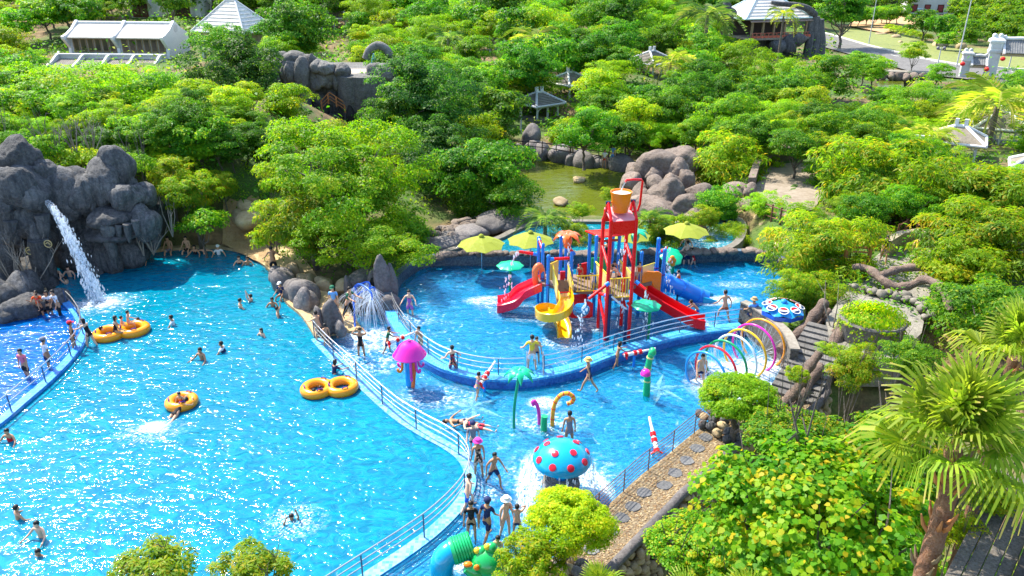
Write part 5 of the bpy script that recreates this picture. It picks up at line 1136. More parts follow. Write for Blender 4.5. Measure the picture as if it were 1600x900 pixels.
# paddling pool
pe('woman in a pink top and black shorts standing in the dark blue paddling pool', 43, 588, ZL, 1.6, 170, 'stand', ('f', 'shirt:pink', 'shorts:black'), 'bun', d=.25)
pe('man in white shirt, dark shorts and cap standing in the paddling pool', 77, 574, ZL, 1.7, -30, 'stand', ('shirt:white', 'shorts:navy'), hat='cap:grey', d=.25)
pe('woman in black swimsuit and red cap standing by the paddling pool rail', 117, 544, ZL, 1.62, -60, 'stand', ('f', 'suit:black'), hat='cap:red', d=.25)
pe('woman in black swimsuit climbing over the paddling pool wall with both hands on the handrail', 143, 540, ZB, 1.6, 75, 'reach', ('f', 'suit:black'), 'long', d=.2)
pe('woman in orange top carrying a small child by the cave rocks', 64, 492, ZL, 1.6, 190, 'carry', ('f', 'shirt:orange', 'shorts:black'), d=.3)
pe('small child in a red outfit held in the arms of the woman in orange', 67, 481, ZL, .9, 120, 'hang', ('suit:red',), at=P(65, 491, ZL) + Vector((.12, -.22, .35)))
pe('woman in black and white dress standing between two companions by the cave rocks', 79, 490, ZL, 1.58, 180, 'carry', ('f', 'dress:black', 'shirt:white'), 'long', d=.35)
pe('man in long white shirt and dark trousers at the paddling pool corner', 94, 491, ZL, 1.68, 150, 'lookdown', ('shirt:white', 'pants:black'), d=.3)
# big pool
for a in (('woman in black swimsuit sitting astride the crowded orange ring', 181, 520, .28, 1.6, -60, 'sit', ('f', 'suit:black'), 'long'), ('bare chested boy in blue trunks sitting on top of the crowded orange ring', 200, 505, .3, 1.2, -70, 'sit', ('trunks:blue',), 'short'), ('dark haired child sitting low in the crowded orange ring', 190, 512, .1, 1.1, -60, 'sit', ('trunks:navy',), 'short')):
    pe(*a[:8], hair=a[8])
pe('woman in the water holding on to the near end of the crowded orange ring', 155, 524, ZB, 1.6, -70, 'reach', ('f', 'suit:black'), 'long', d=1.15)
pe('child in red swimsuit clinging to the far end of the crowded orange ring', 219, 507, ZB, 1.15, 60, 'reach', ('suit:red',), d=.8)
pe('woman in black swimsuit hanging over the orange single ring while kicking', 275, 645, .1, 1.6, -20, 'hang', ('f', 'suit:black'), 'long', tilt=-68)
pe('child sitting inside the orange single ring held by the kicking woman', 284, 632, .12, 1.1, 180, 'sit', ('suit:orange',))
pe('dark haired boy in a navy top holding the end of the orange double ring', 487, 622, ZB, 1.4, -60, 'reach', ('shirt:grey',), d=1.0)
pe('child in red reaching through the end hole of the orange double ring', 499, 620, .0, 1.2, -30, 'reach', ('suit:red',), d=.75)
pe('woman in navy long shirt reaching up to the pool divider rail', 521, 584, ZB, 1.6, -40, 'reach', ('f', 'shirt:navy'), 'long', d=.95)
for lab, u, v, f, po, wr, dd in (('swimmer in a white shirt alone below the waterfall churn', 272, 507, 100, 'wade', ('shirt:white',), 1.15), ('bare chested man wading chest deep in the middle of the big pool', 317, 561, 160, 'wade', (), 1.05), ('swimmer in white and navy shirt beside the bare chested man in mid pool', 350, 549, 90, 'wade', ('shirt:white', 'vest:navy'), 1.15),
        ('swimmer with arms spread, lower one of the pair below the sandy bank', 374, 481, -60, 'wade', (), 1.15), ('swimmer with dark hair, upper one of the pair below the sandy bank', 392, 470, 90, 'swim', (), 1.3), ('bare shouldered man swimming next to the tan coping by the rocks', 427, 478, 180, 'wade', (), 1.15), ('swimmer gripping the corner of the stone coping with one raised arm', 434, 494, -80, 'wave', (), 1.15),
        ('girl in a pink top in the water below the coping corner', 411, 524, 150, 'wade', ('f', 'suit:pink'), 1.1), ('stocky man chest deep at the coping next to the thin bare shrubs', 223, 410, 180, 'wade', (), 1.0), ('woman in the water at the far coping beside the sitting men', 306, 397, 180, 'wade', ('f', 'suit:black'), 1.05), ('person leaning back with both arms spread along the far coping', 320, 397, 180, 'spread', (), 1.1),
        ('person in white cap and white top at the far coping', 342, 397, 200, 'wade', ('shirt:white',), 1.05), ('dark haired bather in the far corner, one nearer the white cap person', 374, 412, 200, 'wade', ('suit:black',), 1.15), ('dark haired bather in the far corner, one nearer the spreading tree', 388, 413, 190, 'wade', (), 1.15), ('woman in black top standing in the dark cave behind the waterfall', 91, 432, 180, 'wade', ('f', 'suit:black'), 1.0), ('bare chested man sitting in the dark cave behind the waterfall', 110, 432, 190, 'wade', (), 1.0), ('bather swimming out of the cave behind the waterfall', 104, 443, 90, 'swim', (), 1.25),
        ('dark haired boy alone near the lower edge of the big pool, arms bent', 26, 811, -40, 'wade', (), 1.0), ('bare chested boy standing waist deep, taller of the lower pair', 66, 838, 170, 'wade', ('trunks:grey',), .85), ('boy with only head and shoulders above water below his companion', 63, 866, 180, 'wade', (), 1.25), ('boy swimming alone amid ripples near the bottom of the big pool', 456, 812, 200, 'swim', (), 1.3), ('child with yellow armbands at the left edge of the big pool', 17, 688, 180, 'wade', ('suit:red',), .95)):
    pe(lab, u, v, ZB, 1.66 if 'boy' not in lab and 'child' not in lab and 'girl' not in lab else 1.5, f, po, wr, 'long' if 'woman' in lab or 'girl' in lab else 'short', d=dd, hat='cap:white' if 'white cap and' in lab else None, sk=2 if 'cave' in lab else None)
pe('bare chested man in pale shorts sitting on the far coping', 266, 391, .18, 1.72, 180, 'sit', ('shorts:grey',)); pe('bare chested man in black shorts sitting on the far coping', 294, 390, .18, 1.68, 175, 'sit', ('shorts:black',))
pe('man in black shorts standing on the sandy deck with his bare back turned', 429, 430, .12, 1.74, 25, 'hips', ('shorts:black',)); pe('person with a white cap sitting on the deck edge', 441, 462, .18, 1.5, 160, 'sit', ('shirt:navy',), hat='cap:white')
# splash pool
Z0 = .01
pe('man in black and yellow trunks at the top end of the divider rail', 501, 532, Z0, 1.62, 60, 'reach', ('trunks:black',), d=.1); pe('bare backed child between the man in trunks and the woman in black', 511, 541, Z0, 1.3, 30, 'stand', ('trunks:navy',), d=.15); pe('woman in black tank swimsuit walking by the pointed rock', 529, 522, Z0, 1.62, 170, 'walk', ('f', 'suit:black'), d=.05)
pe('man in sky blue polo, khaki trousers and dark cap beside the pointed rock', 524, 496, .15, 1.72, 175, 'stand', ('shirt:sky', 'pants:khaki'), hat='cap:green'); pe('man in dark green shirt and black trousers holding the spray frame', 546, 497, .2, 1.74, -120, 'reach', ('shirt:green', 'pants:black'))
pe('woman in black swimsuit under the water curtain with hands on her head', 565, 556, Z0, 1.62, 180, 'headhold', ('f', 'suit:black'), d=.2); pe('boy in dark green shirt aiming a water gun by the magenta toadstool', 606, 550, Z0, 1.4, -80, 'reach', ('shirt:green', 'shorts:navy'), d=.1); pe('bare chested boy in black trunks behind the magenta toadstool', 658, 550, Z0, 1.45, 150, 'lookdown', ('trunks:black',), d=.1)
pe('woman in floral swimsuit walking along the rim with her back turned', 708, 588, Z0, 1.6, 20, 'hips', ('f', 'suit:floral', 'dress:floral'), d=.1); pe('girl in a colourful swimsuit behind the tilted water gun', 746, 621, Z0, 1.25, -40, 'reach', ('f', 'suit:multi'), d=.1)
pe('man floating on his back beside the woman in floral red', 722, 658, .03, 1.6, -80, 'lie', ('trunks:navy',), tilt=78, lift=-.02); pe('woman in a floral red dress lying back in the shallow splash pool', 744, 666, .03, 1.58, -100, 'lie', ('f', 'dress:floralred'), 'long', tilt=76, lift=.02)
pe('woman in grey shirt and navy swim cap walking by the divider rail', 740, 712, Z0, 1.6, 180, 'walk', ('f', 'shirt:grey', 'trunks:navy'), hat='swim:navy', d=.1); pe('woman in leopard print dress and magenta sun hat by the divider rail', 748, 742, Z0, 1.58, 20, 'stand', ('f', 'suit:leopard', 'dress:leopard'), hat='brim:magenta', d=.1)
pe('bare chested boy in navy shorts striding away from the leopard print woman', 771, 757, Z0, 1.5, -150, 'stride', ('shorts:navy',), d=.1); pe('bare chested boy in bright blue shorts stepping past the divider rail', 730, 796, Z0, 1.5, -60, 'stride', ('shorts:blue',), d=.1); pe('woman in short black wetsuit with her back to the blue shorts boy', 737, 842, Z0, 1.58, 180, 'stand', ('f', 'shirt:black', 'trunks:black'), d=.1)
pe('person in navy shirt, shorts and cap walking in the splash pool', 761, 843, Z0, 1.66, -30, 'walk', ('shirt:navy', 'shorts:navy'), hat='swim:navy', d=.1); pe('woman in white sun hat and red bikini near the yellow green bushes', 790, 836, Z0, 1.6, -140, 'stand', ('f', 'bikini:red'), 'long', hat='brim:white', d=.1); pe('bare backed boy with raised elbows behind the yellow green bushes', 808, 838, Z0, 1.35, 0, 'headhold', ('trunks:navy',), d=.1)
pe('boy hugging the shiny green frog from behind', 774, 872, Z0, 1.25, 165, 'reach', ('trunks:navy',), at=P(774, 872, .5) + Vector((.1, .35, -.65)))
pe('woman in straw sun hat and dark swimsuit standing in the splash pool', 919, 612, Z0, 1.64, 70, 'walk', ('f', 'suit:navy'), hat='brim:straw', d=.05); pe('girl in black two piece holding the water gun near the serpent post', 963, 574, Z0, 1.3, -70, 'reach', ('f', 'bikini:black', 'trunks:black'), 'long', d=.05); pe('bare chested man in dark trunks walking out of the blue hoop', 1093, 603, Z0, 1.66, 175, 'walk', ('trunks:navy',), d=.1)
pe('person in dark sleeveless suit beside the orange cane spray tube', 889, 690, Z0, 1.62, 10, 'stand', ('suit:grey', 'trunks:grey'), d=.3); pe('man with a yellow shirt back climbing the rim gap between handrails', 831, 578, .3, 1.68, 5, 'hips', ('shirt:yellow', 'shorts:white')); pe('boy following behind the yellow shirt man at the rim gap', 838, 564, ZP, 1.4, 190, 'stand', ('trunks:navy',), d=.2)
# play pool
pe('woman in a purple swimsuit dress wading in the play pool', 641, 491, ZP, 1.6, 180, 'wade', ('f', 'suit:purple', 'dress:purple'), d=.25); pe('bare backed man in brick red trunks wading away in the play pool', 1131, 498, ZP, 1.74, 15, 'stride', ('trunks:brick',), d=.25); pe('boy in blue trunks crouching at the end of the long red slide', 1089, 500, ZP, 1.3, 80, 'bend', ('trunks:blue',), d=.1)
pe('man in pale blue shirt and sun hat sitting on the dark pebble wall', 1177, 494, .95, 1.7, 10, 'sit', ('shirt:sky', 'shorts:navy'), hat='brim:khaki'); pe('boy in an orange life vest sitting on the blue tube slide', 1062, 440, 0, 1.2, 60, 'sit', ('vest:orange', 'trunks:navy'), at=PY(1061, 441, 36.5)); pe('bare backed man in denim shorts by the back wall carrying something', 1072, 412, ZP, 1.7, 20, 'hips', ('shorts:navy',), d=.3); pe('girl in red swimsuit next to the man in denim shorts', 1083, 413, ZP, 1.4, 60, 'reach', ('f', 'suit:red'), 'long', d=.4)
for lab, u, v, Y, hh, f, wr in (('bare shouldered adult standing on the tower deck behind the green panel', 936, 415, 36.7, 1.6, 10, ()), ('second bather behind the green panel nearer the red posts', 947, 418, 36.6, 1.5, -20, ('suit:black',)), ('bare backed boy bending on the tower deck behind the yellow bars', 967, 455, 33.9, 1.35, 60, ('trunks:navy',)), ('dark haired child on the deck behind the bending boy', 957, 440, 35, 1.3, 180, ('suit:grey',)), ('child in a red vest on the deck by the shade panel', 997, 452, 34.6, 1.1, 180, ('vest:orange',)), ('child crouching behind the yellow fence of the left deck', 905, 452, 35, 1.1, 170, ('suit:red',))):
    q = PY(u, v, Y); pe(lab, u, v, 0, hh, f, 'bend' if 'bending' in lab else 'stand', wr, at=Vector((q.x, Y, 2.15 if u > 920 else 1.9)))
# lazy river, banks and walkways
for lab, u, v, wr in (('bather in a blue top where the river meets the rocks', 1079, 359, ('shirt:blue',)), ('bare chested bather in the river foam beside the blue top bather', 1091, 360, ()), ('bather in the river foam next to the flowering shrubs', 1096, 362, ('trunks:navy',)), ('person in white sitting in the river foam by the boulders', 1060, 356, ('shirt:white',)), ('dark haired bather swimming below the right yellow parasol', 1078, 371, ('suit:black',)), ('bather whose head shows under the edge of the right yellow parasol', 1072, 385, ())):
    pe(lab, u, v, .55, 1.6, 170, 'wade', wr, d=.85)
for lab, u, v, f, po, wr, hr in (('woman in black walking on the paved terrace past the grey boulder', 1379, 412, 160, 'walk', ('f', 'shirt:black', 'trunks:purple'), 'long'), ('person in yellow top and green shorts stepping along the terrace', 1428, 412, -60, 'walk', ('shirt:yellow', 'trunks:lime'), 'short')):
    pe(lab, u, v, 1.5, 1.62, f, po, wr, hr)
for lab, u, v, wr in (('person in blue standing on the far pond bank below the trees', 957, 247, ('shirt:sky', 'pants:sky')), ('person in pale clothes behind the pond railing', 893, 240, ('shirt:white', 'pants:khaki')), ('person with a red bag crouching at the pond railing', 944, 258, ('shirt:white', 'trunks:red'))):
    p = P(u, v, .3); pe(lab, u, v, .3, 1.62, 170, 'stand', wr, at=Vector((p.x, p.y, th(p.x, p.y))))
# ---------------------------------------------------------------- buildings
PLAS = rockmat('white_plaster', [(.2, (.70, .71, .72)), (.5, (.79, .80, .81)), (.8, (.83, .84, .85))], .8, .06)
ROOFP = rockmat('pale_roof', [(.25, (.62, .58, .51)), (.5, (.76, .73, .67)), (.75, (.82, .80, .77))], .9, .15)
ROOFG = rockmat('grey_roof', [(.25, (.16, .14, .115)), (.5, (.26, .23, .19)), (.75, (.38, .34, .28))], 1.2, .3)
ROOFD = rockmat('slate_roof', [(.25, (.08, .09, .10)), (.5, (.17, .18, .19)), (.75, (.32, .32, .31))], 1.2, .3)
STONEW = rockmat('stone_wall', [(.25, (.2, .16, .1)), (.5, (.38, .31, .2)), (.75, (.55, .47, .33))], 2, .4)
ROOFB = rockmat('beige_roof', [(.25, (.12, .10, .065)), (.5, (.20, .165, .115)), (.75, (.28, .24, .175))], 1.2, .3)
DKGL = plain((.03, .025, .02), .15, .6); DOORW = plain((.09, .03, .02), .5); AGEDW = plain((.22, .16, .09), .7, wear=.7); TRIM = plain((.12, .32, .30), .5)
def on_ground(u, v, y0=20, y1=300):
    dx, dy, dz = ray(u, v); ys = np.arange(y0, y1, .25); x = dx / dy * ys; i = int(np.argmax(CAM_H + dz / dy * ys <= hill(x, ys)))
    return PY(u, v, float(ys[i] if i else ys[-1]))
class Frame:
    """local frame of a building: x along the front, y back, z up"""
    def __init__(s, o, p, rz): s.o = o; s.p = Vector(p); s.M = Matrix.Translation(s.p) @ Matrix.Rotation(rz, 4, 'Z'); s.rz = rz
    def box(s, name, c, size, mat, parent=None, bevel=0):
        mb = MB(); mb.box(c, size); mb.xf(s.M); return mb.build(name, mat, parent or s.o, False, bevel=bevel)
    def poly(s, name, vs, fs, mat, parent=None):
        mb = MB(); mb.add(vs, fs); mb.xf(s.M); return mb.build(name, mat, parent or s.o)
    def tube(s, name, pts, r, mat, parent=None, n=8):
        mb = MB(); mb.tube(pts, r, n); mb.xf(s.M); return mb.build(name, mat, parent or s.o, True)
    def slab(s, name, quad, th_, mat, parent=None):
        a, b, c, d = (Vector(q) for q in quad); n = (b - a).cross(d - a).normalized() * th_
        return s.poly(name, [a, b, c, d, a - n, b - n, c - n, d - n], [(0, 1, 2, 3), (7, 6, 5, 4), (0, 4, 5, 1), (1, 5, 6, 2), (2, 6, 7, 3), (3, 7, 4, 0)], mat, parent)
def curly(fr, x, prof, w, mat, name='gable_wall', base=None):
    """white parapet wall whose top edge follows prof (y, z) with curled tips"""
    n = len(prof); vs = [(x - w / 2, y, z) for y, z in prof] + [(x + w / 2, y, z) for y, z in prof]
    return fr.poly(name, vs, [tuple(range(n)), tuple(range(n, 2 * n))[::-1]] + [(i, n + i, n + (i + 1) % n, (i + 1) % n)[::-1] for i in range(n)], mat)
def ribs(fr, name, a, b, c, d, n, r, mat, parent):
    a, b, c, d = (Vector(q) for q in (a, b, c, d))
    mb = MB()
    for i in range(n): f = (i + .5) / n; mb.tube([a.lerp(b, f) + Vector((0, 0, r * .4)), d.lerp(c, f) + Vector((0, 0, r * .4))], r, 5)
    mb.xf(fr.M); o = mb.build(name, mat, parent); tag(o, kind='stuff'); return o
# long white hall
p = on_ground(110, 86); L = 160 * depth(p) / FPX; o = thing('long_hall', 'long white hall with a pale pitched roof in two bays and a rounded gable end', 'building', p); fr = Frame(o, p, R(-6))
hw, dp, rg_ = 2.5, 6, 1.75
fr.box('wall', (L / 2, dp / 2, hw / 2 - .5), (L, dp - .8, hw + 1), PLAS)
for sy in (0, 1):
    q = [(0, -.4, hw), (L, -.4, hw), (L, dp / 2, hw + rg_), (0, dp / 2, hw + rg_)] if sy == 0 else [(L, dp + .4, hw), (0, dp + .4, hw), (0, dp / 2, hw + rg_), (L, dp / 2, hw + rg_)]
    rf = fr.slab('roof', q, .15, ROOFP)
    if sy == 0: ribs(fr, 'tile_ridges', *q, 60, .035, ROOFP, rf)
fr.tube('ridge', [(0, dp / 2, hw + rg_ + .08), (L, dp / 2, hw + rg_ + .08)], .17, PLAS)
for x in (0, L * .5, L): curly(fr, x, [(-.9, hw - .2), (-1.0, hw + .15), (-.75, hw + .3), (-.2, hw + .35), (dp * .25, hw + rg_ * .62), (dp / 2, hw + rg_ + .4), (dp * .75, hw + rg_ * .62), (dp + .3, hw + .3), (dp + .4, hw - .2), (dp + .3, -1), (.2, -1), (.25, hw * .4)], .42, PLAS)
mb = MB(); mb.tube([(L + .2, dp / 2, hw + 1.1), (L + .26, dp / 2, hw + 1.1)], .55, 18); mb.xf(fr.M); mb.build('gable_medallion', PLAS, o)
for bay in (0, 1):
    for i in range(6):
        x = bay * L / 2 + .5 + (L / 2 - .8) * (i + .5) / 6; w_ = fr.box('window', (x, .38, 1.35), ((L / 2 - .8) / 6 - .12, .12, 1.9), AGEDW); fr.box('pane', (x, .31, 1.4), ((L / 2 - .8) / 6 - .5, .05, 1.5), DKGL, w_)
# lower white gallery in front
p = on_ground(68, 105) - Vector((0, 0, 1.5)); L = 176 * depth(p) / FPX; o = thing('low_gallery', 'low white gallery with a beige lean-to roof split by five curled white ribs', 'building', p); fr = Frame(o, p, R(-4)); hb = 2.6
fr.box('wall', (L / 2, 3.4, .9), (L, .4, 3.6), PLAS); fr.box('parapet', (L / 2, 3.4, 2.78), (L + .3, .6, .22), PLAS)
q = [(0, -.6, 1.25), (L, -.6, 1.25), (L, 3.2, 2.25), (0, 3.2, 2.25)]; rf = fr.slab('roof', q, .12, ROOFG); ribs(fr, 'tile_ridges', *q, 54, .03, ROOFG, rf)
for i in range(5): curly(fr, L * (.02 + .96 * i / 4), [(-.8, 1.2), (-.95, 1.5), (-.5, 1.6), (0, 1.62), (1.6, 2.2), (2.6, 2.75), (3.2, 2.85), (3.2, 1.6), (0, 1.1)], .32, PLAS, 'roof_rib')
for i in range(6): fr.box('pillar', (L * (.02 + .96 * i / 5), -.2, .4), (.3, .3, 1.7), PLAS)
fr.poly('side_parapet', [(0, 3.2, 2.6), (-1.5, 6, 2.9), (-1.5, 6, 1), (0, 3.2, 1), (.25, 3.2, 2.6), (-1.25, 6, 2.9), (-1.25, 6, 1), (.25, 3.2, 1)], [(0, 1, 2, 3), (7, 6, 5, 4), (0, 4, 5, 1), (1, 5, 6, 2), (2, 6, 7, 3), (3, 7, 4, 0)], PLAS)
# row of white cottages cropped by the picture's top
for i, (u, v) in enumerate(((228, 27), (293, 25), (352, 24))):
    p = on_ground(u, v); s = depth(p) / FPX; L = 52 * s; o = thing('cottage', ('white cottage at the outer end of the upper terrace row, beside the wooden steps', 'white cottage in the middle of the upper terrace row, behind small palms', 'white cottage of the upper terrace row next to the pale hip roof')[i], 'house', p, 'white cottages on the upper terrace'); fr = Frame(o, p, R(-8))
    fr.box('wall', (0, 3.5, 1.7), (L * .9, 7, 4.4), PLAS); q = [(-L * .35, -.5, 2.9), (L * .2, -.5, 2.9), (L * .2, 3.4, 5.6), (-L * .35, 3.4, 5.6)]; fr.slab('roof', q, .2, ROOFP); fr.slab('roof', [(L * .2, 7.4, 2.9), (-L * .35, 7.4, 2.9), (-L * .35, 3.4, 5.6), (L * .2, 3.4, 5.6)], .2, ROOFP)
    for x in (-L * .38, L * .23): curly(fr, x, [(-1.1, 2.6), (-1.2, 3.1), (-.7, 3.3), (3.4, 6.2), (7.6, 3.2), (7.6, -.5), (.0, -.5), (-.1, 1.6)], .5, PLAS)
    for x in (-L * .26, -L * .02): d_ = fr.box('door', (x, -.05, 1.25), (1.5, .25, 2.5), DOORW); fr.box('pane', (x - .33, -.19, 1.35), (.5, .06, 1.9), DKGL, d_); fr.box('pane', (x + .33, -.19, 1.35), (.5, .06, 1.9), DKGL, d_)
# hipped pavilions
def hip(fr, w, d, h0, h1, mat, trim=None, ridge=.25, over=.5, rows=10):
    x, y = w / 2 + over, d / 2 + over; r = ridge * w / 2; A = [(-x, -y, h0), (x, -y, h0), (x, y, h0), (-x, y, h0)]; B = [(-r, 0, h1), (r, 0, h1)]
    qs = [(A[0], A[1], B[1], B[0]), (A[1], A[2], B[1], B[1]), (A[2], A[3], B[0], B[1]), (A[3], A[0], B[0], B[0])]
    for k, (a, b, c, e) in enumerate(qs):
        if c == e: rf = fr.poly('roof', [a, b, c, tuple(Vector(a) - Vector((0, 0, .12))), tuple(Vector(b) - Vector((0, 0, .12))), tuple(Vector(c) - Vector((0, 0, .3)))], [(0, 1, 2), (5, 4, 3), (0, 3, 4, 1), (1, 4, 5, 2), (2, 5, 3, 0)], mat)
        else: rf = fr.slab('roof', (a, b, c, e), .12, mat)
        if k in (0, 1, 3) and rows:
            mb = MB()
            for i in range(1, rows):
                f = i / rows; mb.tube([Vector(a).lerp(Vector(e), f) + Vector((0, 0, .05)), Vector(b).lerp(Vector(c), f) + Vector((0, 0, .05))], .05, 5)
            mb.xf(fr.M); tag(mb.build('tile_courses', mat, rf), kind='stuff')
    t = trim or mat
    for a, b in ((A[0], B[0]), (A[1], B[1]), (A[2], B[1]), (A[3], B[0])): fr.tube('hip_ridge', [Vector(a) + Vector((0, 0, .05)), Vector(b) + Vector((0, 0, .05))], .13, t)
    fr.tube('hip_ridge', [B[0], B[1]], .16, t)
    for b in B: fr.box('finial', (b[0], b[1], b[2] + .3), (.28, .28, .6), t)
    for i in range(4): a, b = A[i], A[(i + 1) % 4]; fr.tube('eave', [a, b], .12, t)
p = on_ground(372, 86); s = depth(p) / FPX; o = thing('hip_pavilion', 'stone pavilion with a big sunlit cream hipped roof behind the round tree', 'building', p); fr = Frame(o, p, R(-22)); W_ = 84 * s
fr.box('wall', (-.6, .6, 1.6), (W_ * .82, W_ * .55, 3.6), STONEW); hip(fr, W_, W_ * .75, 3.4, 7.4, ROOFP, PLAS, .2, .7, 9)
d_ = fr.box('door', (W_ * .18, -W_ * .3 + .45, 1.3), (1.3, .3, 2.6), DOORW); fr.box('pane', (W_ * .18, -W_ * .3 + .28, 1.4), (.8, .08, 2), DKGL, d_)
for x in (-.45, .45): fr.box('pillar', (W_ * x, -W_ * .38, 1.6), (.4, .4, 3.6), PLAS)
for i, (u, v, wd, rz, lab) in enumerate(((842, 182, 72, 38, 'open gazebo with a grey hipped roof and white posts by the pond bank'), (890, 131, 66, 40, 'grey hipped gazebo roof poking out between trees behind the pond gazebo'), (1016, 100, 66, 42, 'grey hipped gazebo roof with two white finials high on the wooded slope'), (770, 66, 50, 35, 'small grey roof glimpsed among dark trees above the terrace'), (806, 10, 40, 20, 'tiny pale roof at the top of the wood'),
        (522, 30, 62, 15, 'beige hipped roof with white ridges behind the dark tree'), (1490, 222, 84, -30, 'beige hipped roof with white ridges below the leaning coconut palm'), (1556, 200, 84, -25, 'long beige roof half under the coconut palm fronds'), (1428, 238, 56, -35, 'small white ridged roof corner beside the beige hipped roof'), (1612, 262, 80, -30, 'pale roof corner cut by the edge of the picture'))):
    s = depth(on_ground(u, v)) / FPX; W_ = wd * s * .68; p = on_ground(u, v + (W_ * .42 / s if i else 0)); o = thing('gazebo', lab, 'gazebo', p); fr = Frame(o, p, R(rz)); g_ = plain((.56, .60, .58), .6)
    hip(fr, W_, W_, W_ * .44, W_ * .76, ROOFG if i < 6 else ROOFB, PLAS, .2, W_ * .1, 9 if i < 6 else 0)
    for x in (-.42, 0, .42):
        for y in (-.42, .42): fr.box('post', (x * W_, y * W_, W_ * .2 - .2), (.16, .16, W_ * .4 + .4), g_)
    for y in (-.43, .43): fr.box('beam', (0, y * W_, W_ * .38), (W_, .14, .2), g_)
    for sx in (-1, 1): fr.tube('curved_brace', smooth_path([(sx * .42 * W_, -.42 * W_, W_ * .2), (sx * .38 * W_, -.45 * W_, W_ * .3), (sx * .25 * W_, -.45 * W_, W_ * .37)], 4), .05, PLAS)
    fr.box('platform', (0, 0, -.3), (W_ * 1.05, W_ * 1.05, .7), CONC)
# restaurant with balcony and the carved tree column
p = on_ground(1205, 88); s = depth(p) / FPX; o = thing('balcony_restaurant', 'open timber restaurant with cream roof and red balcony beside a carved concrete trunk', 'building', p); fr = Frame(o, p, R(18)); zd_ = 3.2; W_ = 12
fr.box('base', (0, 3.5, zd_ / 2 - .5), (W_ * .92, 6, zd_ + .6), ROCK_GREY); fr.box('deck', (0, 2.6, zd_), (W_, 9, .35), CONC)
RB = plain((.36, .11, .07), .6); RW = plain((.50, .10, .05), .6)
for x in (-5.6, -3.4, -1.2, 1.0, 3.2, 5.4): fr.box('pillar', (x, -1.4, zd_ + 1.5), (.32, .32, 2.9), AGEDW)
for z in (.45, .95): fr.tube('balcony_rail', [(-5.9, -1.8, zd_ + z), (5.9, -1.8, zd_ + z)], .06, RB)
for i in range(15): x = -5.6 + i * .8; pn = fr.box('baluster', (x, -1.8, zd_ + .55), (.12, .12, .9), RB); fr.box('carved_panel', (x + .4, -1.8, zd_ + .32), (.5, .06, .45), RW)
fr.box('back_wall', (0, 4.5, zd_ + 1.5), (W_ * .9, .3, 2.8), plain((.05, .035, .03), .8))
for x in (-3, -.5, 2): fr.box('table', (x, .2, zd_ + .8), (1.3, .8, .08), RB)
fr.slab('awning', [(-6.3, -2.0, zd_ + 2.85), (6.3, -2.0, zd_ + 2.85), (6.0, -.6, zd_ + 3.5), (-6.0, -.6, zd_ + 3.5)], .1, rockmat('brown_tile', [(.25, (.2, .12, .09)), (.5, (.34, .22, .17)), (.75, (.45, .33, .26))], 2, .3))
fr.p = fr.M @ Vector((-.5, 3, zd_ + 3.3)); f2 = Frame(o, fr.p, R(18)); hip(f2, 12, 8, 0, 3.8, ROOFP, plain((.45, .60, .62), .5), .25, .7, 8)
for i, (u, w_) in enumerate(((1262, 12), (1270, 14), (1279, 13), (1268, 10))): q0 = PY(u, 88, p.y + 1); q1 = PY(u + 6 - i * 2, 22 + i * 4, p.y + 1); mb = MB(); mb.tube(smooth_path([q0, q0.lerp(q1, .4) + Vector((.2, 0, 0)), q0.lerp(q1, .75), q1], 4), [w_ * s * .62 * k for k in np.linspace(1.15, .8, 13)], 12); mb.build('carved_trunk', ROCK_GREY, o, True)
mb = MB(); q1 = PY(1272, 24, p.y + 1); mb.tube(smooth_path([q1, PY(1262, 14, p.y), PY(1244, 8, p.y), PY(1220, 6, p.y), PY(1205, 4, p.y)], 4), [.75, .7, .66, .62, .6, .56, .53, .5, .48, .46, .44, .42, .4, .38, .36, .33, .3], 10); mb.build('carved_branch', ROCK_GREY, o, True)
for i, (u, v, w_) in enumerate(((1235, 68, 30), (1215, 74, 30), (1250, 62, 22), (1140, 22, 22), (1134, 12, 18))): rpx(u, v, p.y - 1.5, w_, w_ * 1.0, 900 + i, ROCK_GREY, o, 'boulder')
# terrace cliff with hanging plants
p = on_ground(540, 188, 60, 140); Yc = p.y; s = depth(p) / FPX; o = thing('terrace_cliff', 'moulded grey cliff terrace with a trunk-like tower and stone overhangs', 'rock terrace', p)
for i, (u, v, a, b, dY) in enumerate(((437, 104, 40, 34, 1), (462, 100, 46, 30, 1), (486, 102, 34, 34, 1), (458, 116, 34, 46, 0), (476, 118, 26, 44, -.3), (452, 112, 22, 36, -.2), (490, 116, 16, 50, 0), (476, 148, 20, 60, .2), (482, 162, 14, 40, 0), (500, 125, 30, 30, 0), (516, 122, 26, 26, 0), (530, 126, 22, 28, 0), (500, 160, 50, 60, 2), (460, 165, 60, 70, 2.5), (520, 190, 50, 20, 1), (585, 150, 26, 70, .6), (590, 118, 30, 30, .8), (433, 130, 26, 50, .3), (440, 160, 34, 60, .6), (512, 108, 34, 22, -.3), (532, 112, 30, 20, -.2), (602, 112, 30, 22, -.2), (606, 140, 34, 50, .2), (524, 150, 24, 40, 1.2), (496, 104, 26, 20, -.3), (600, 175, 40, 40, .3))): rpx(u, v, Yc + dY, a * 1.22, b * 1.2, 930 + i, ROCK_MID, o, 'boulder', sub=4, rz=i, planes=7, soft=16, rough=.07)
tz = PY(540, 112, Yc).z; mb = MB()
a, b = PY(430, 112, Yc), PY(612, 112, Yc); mb.prism([(a.x, Yc + .8), (b.x, Yc + .8), (b.x + 2, Yc + 14), (a.x, Yc + 14)], p.z - 1.5, tz - .9); mb.build('terrace_core', ROCK_MID, o)
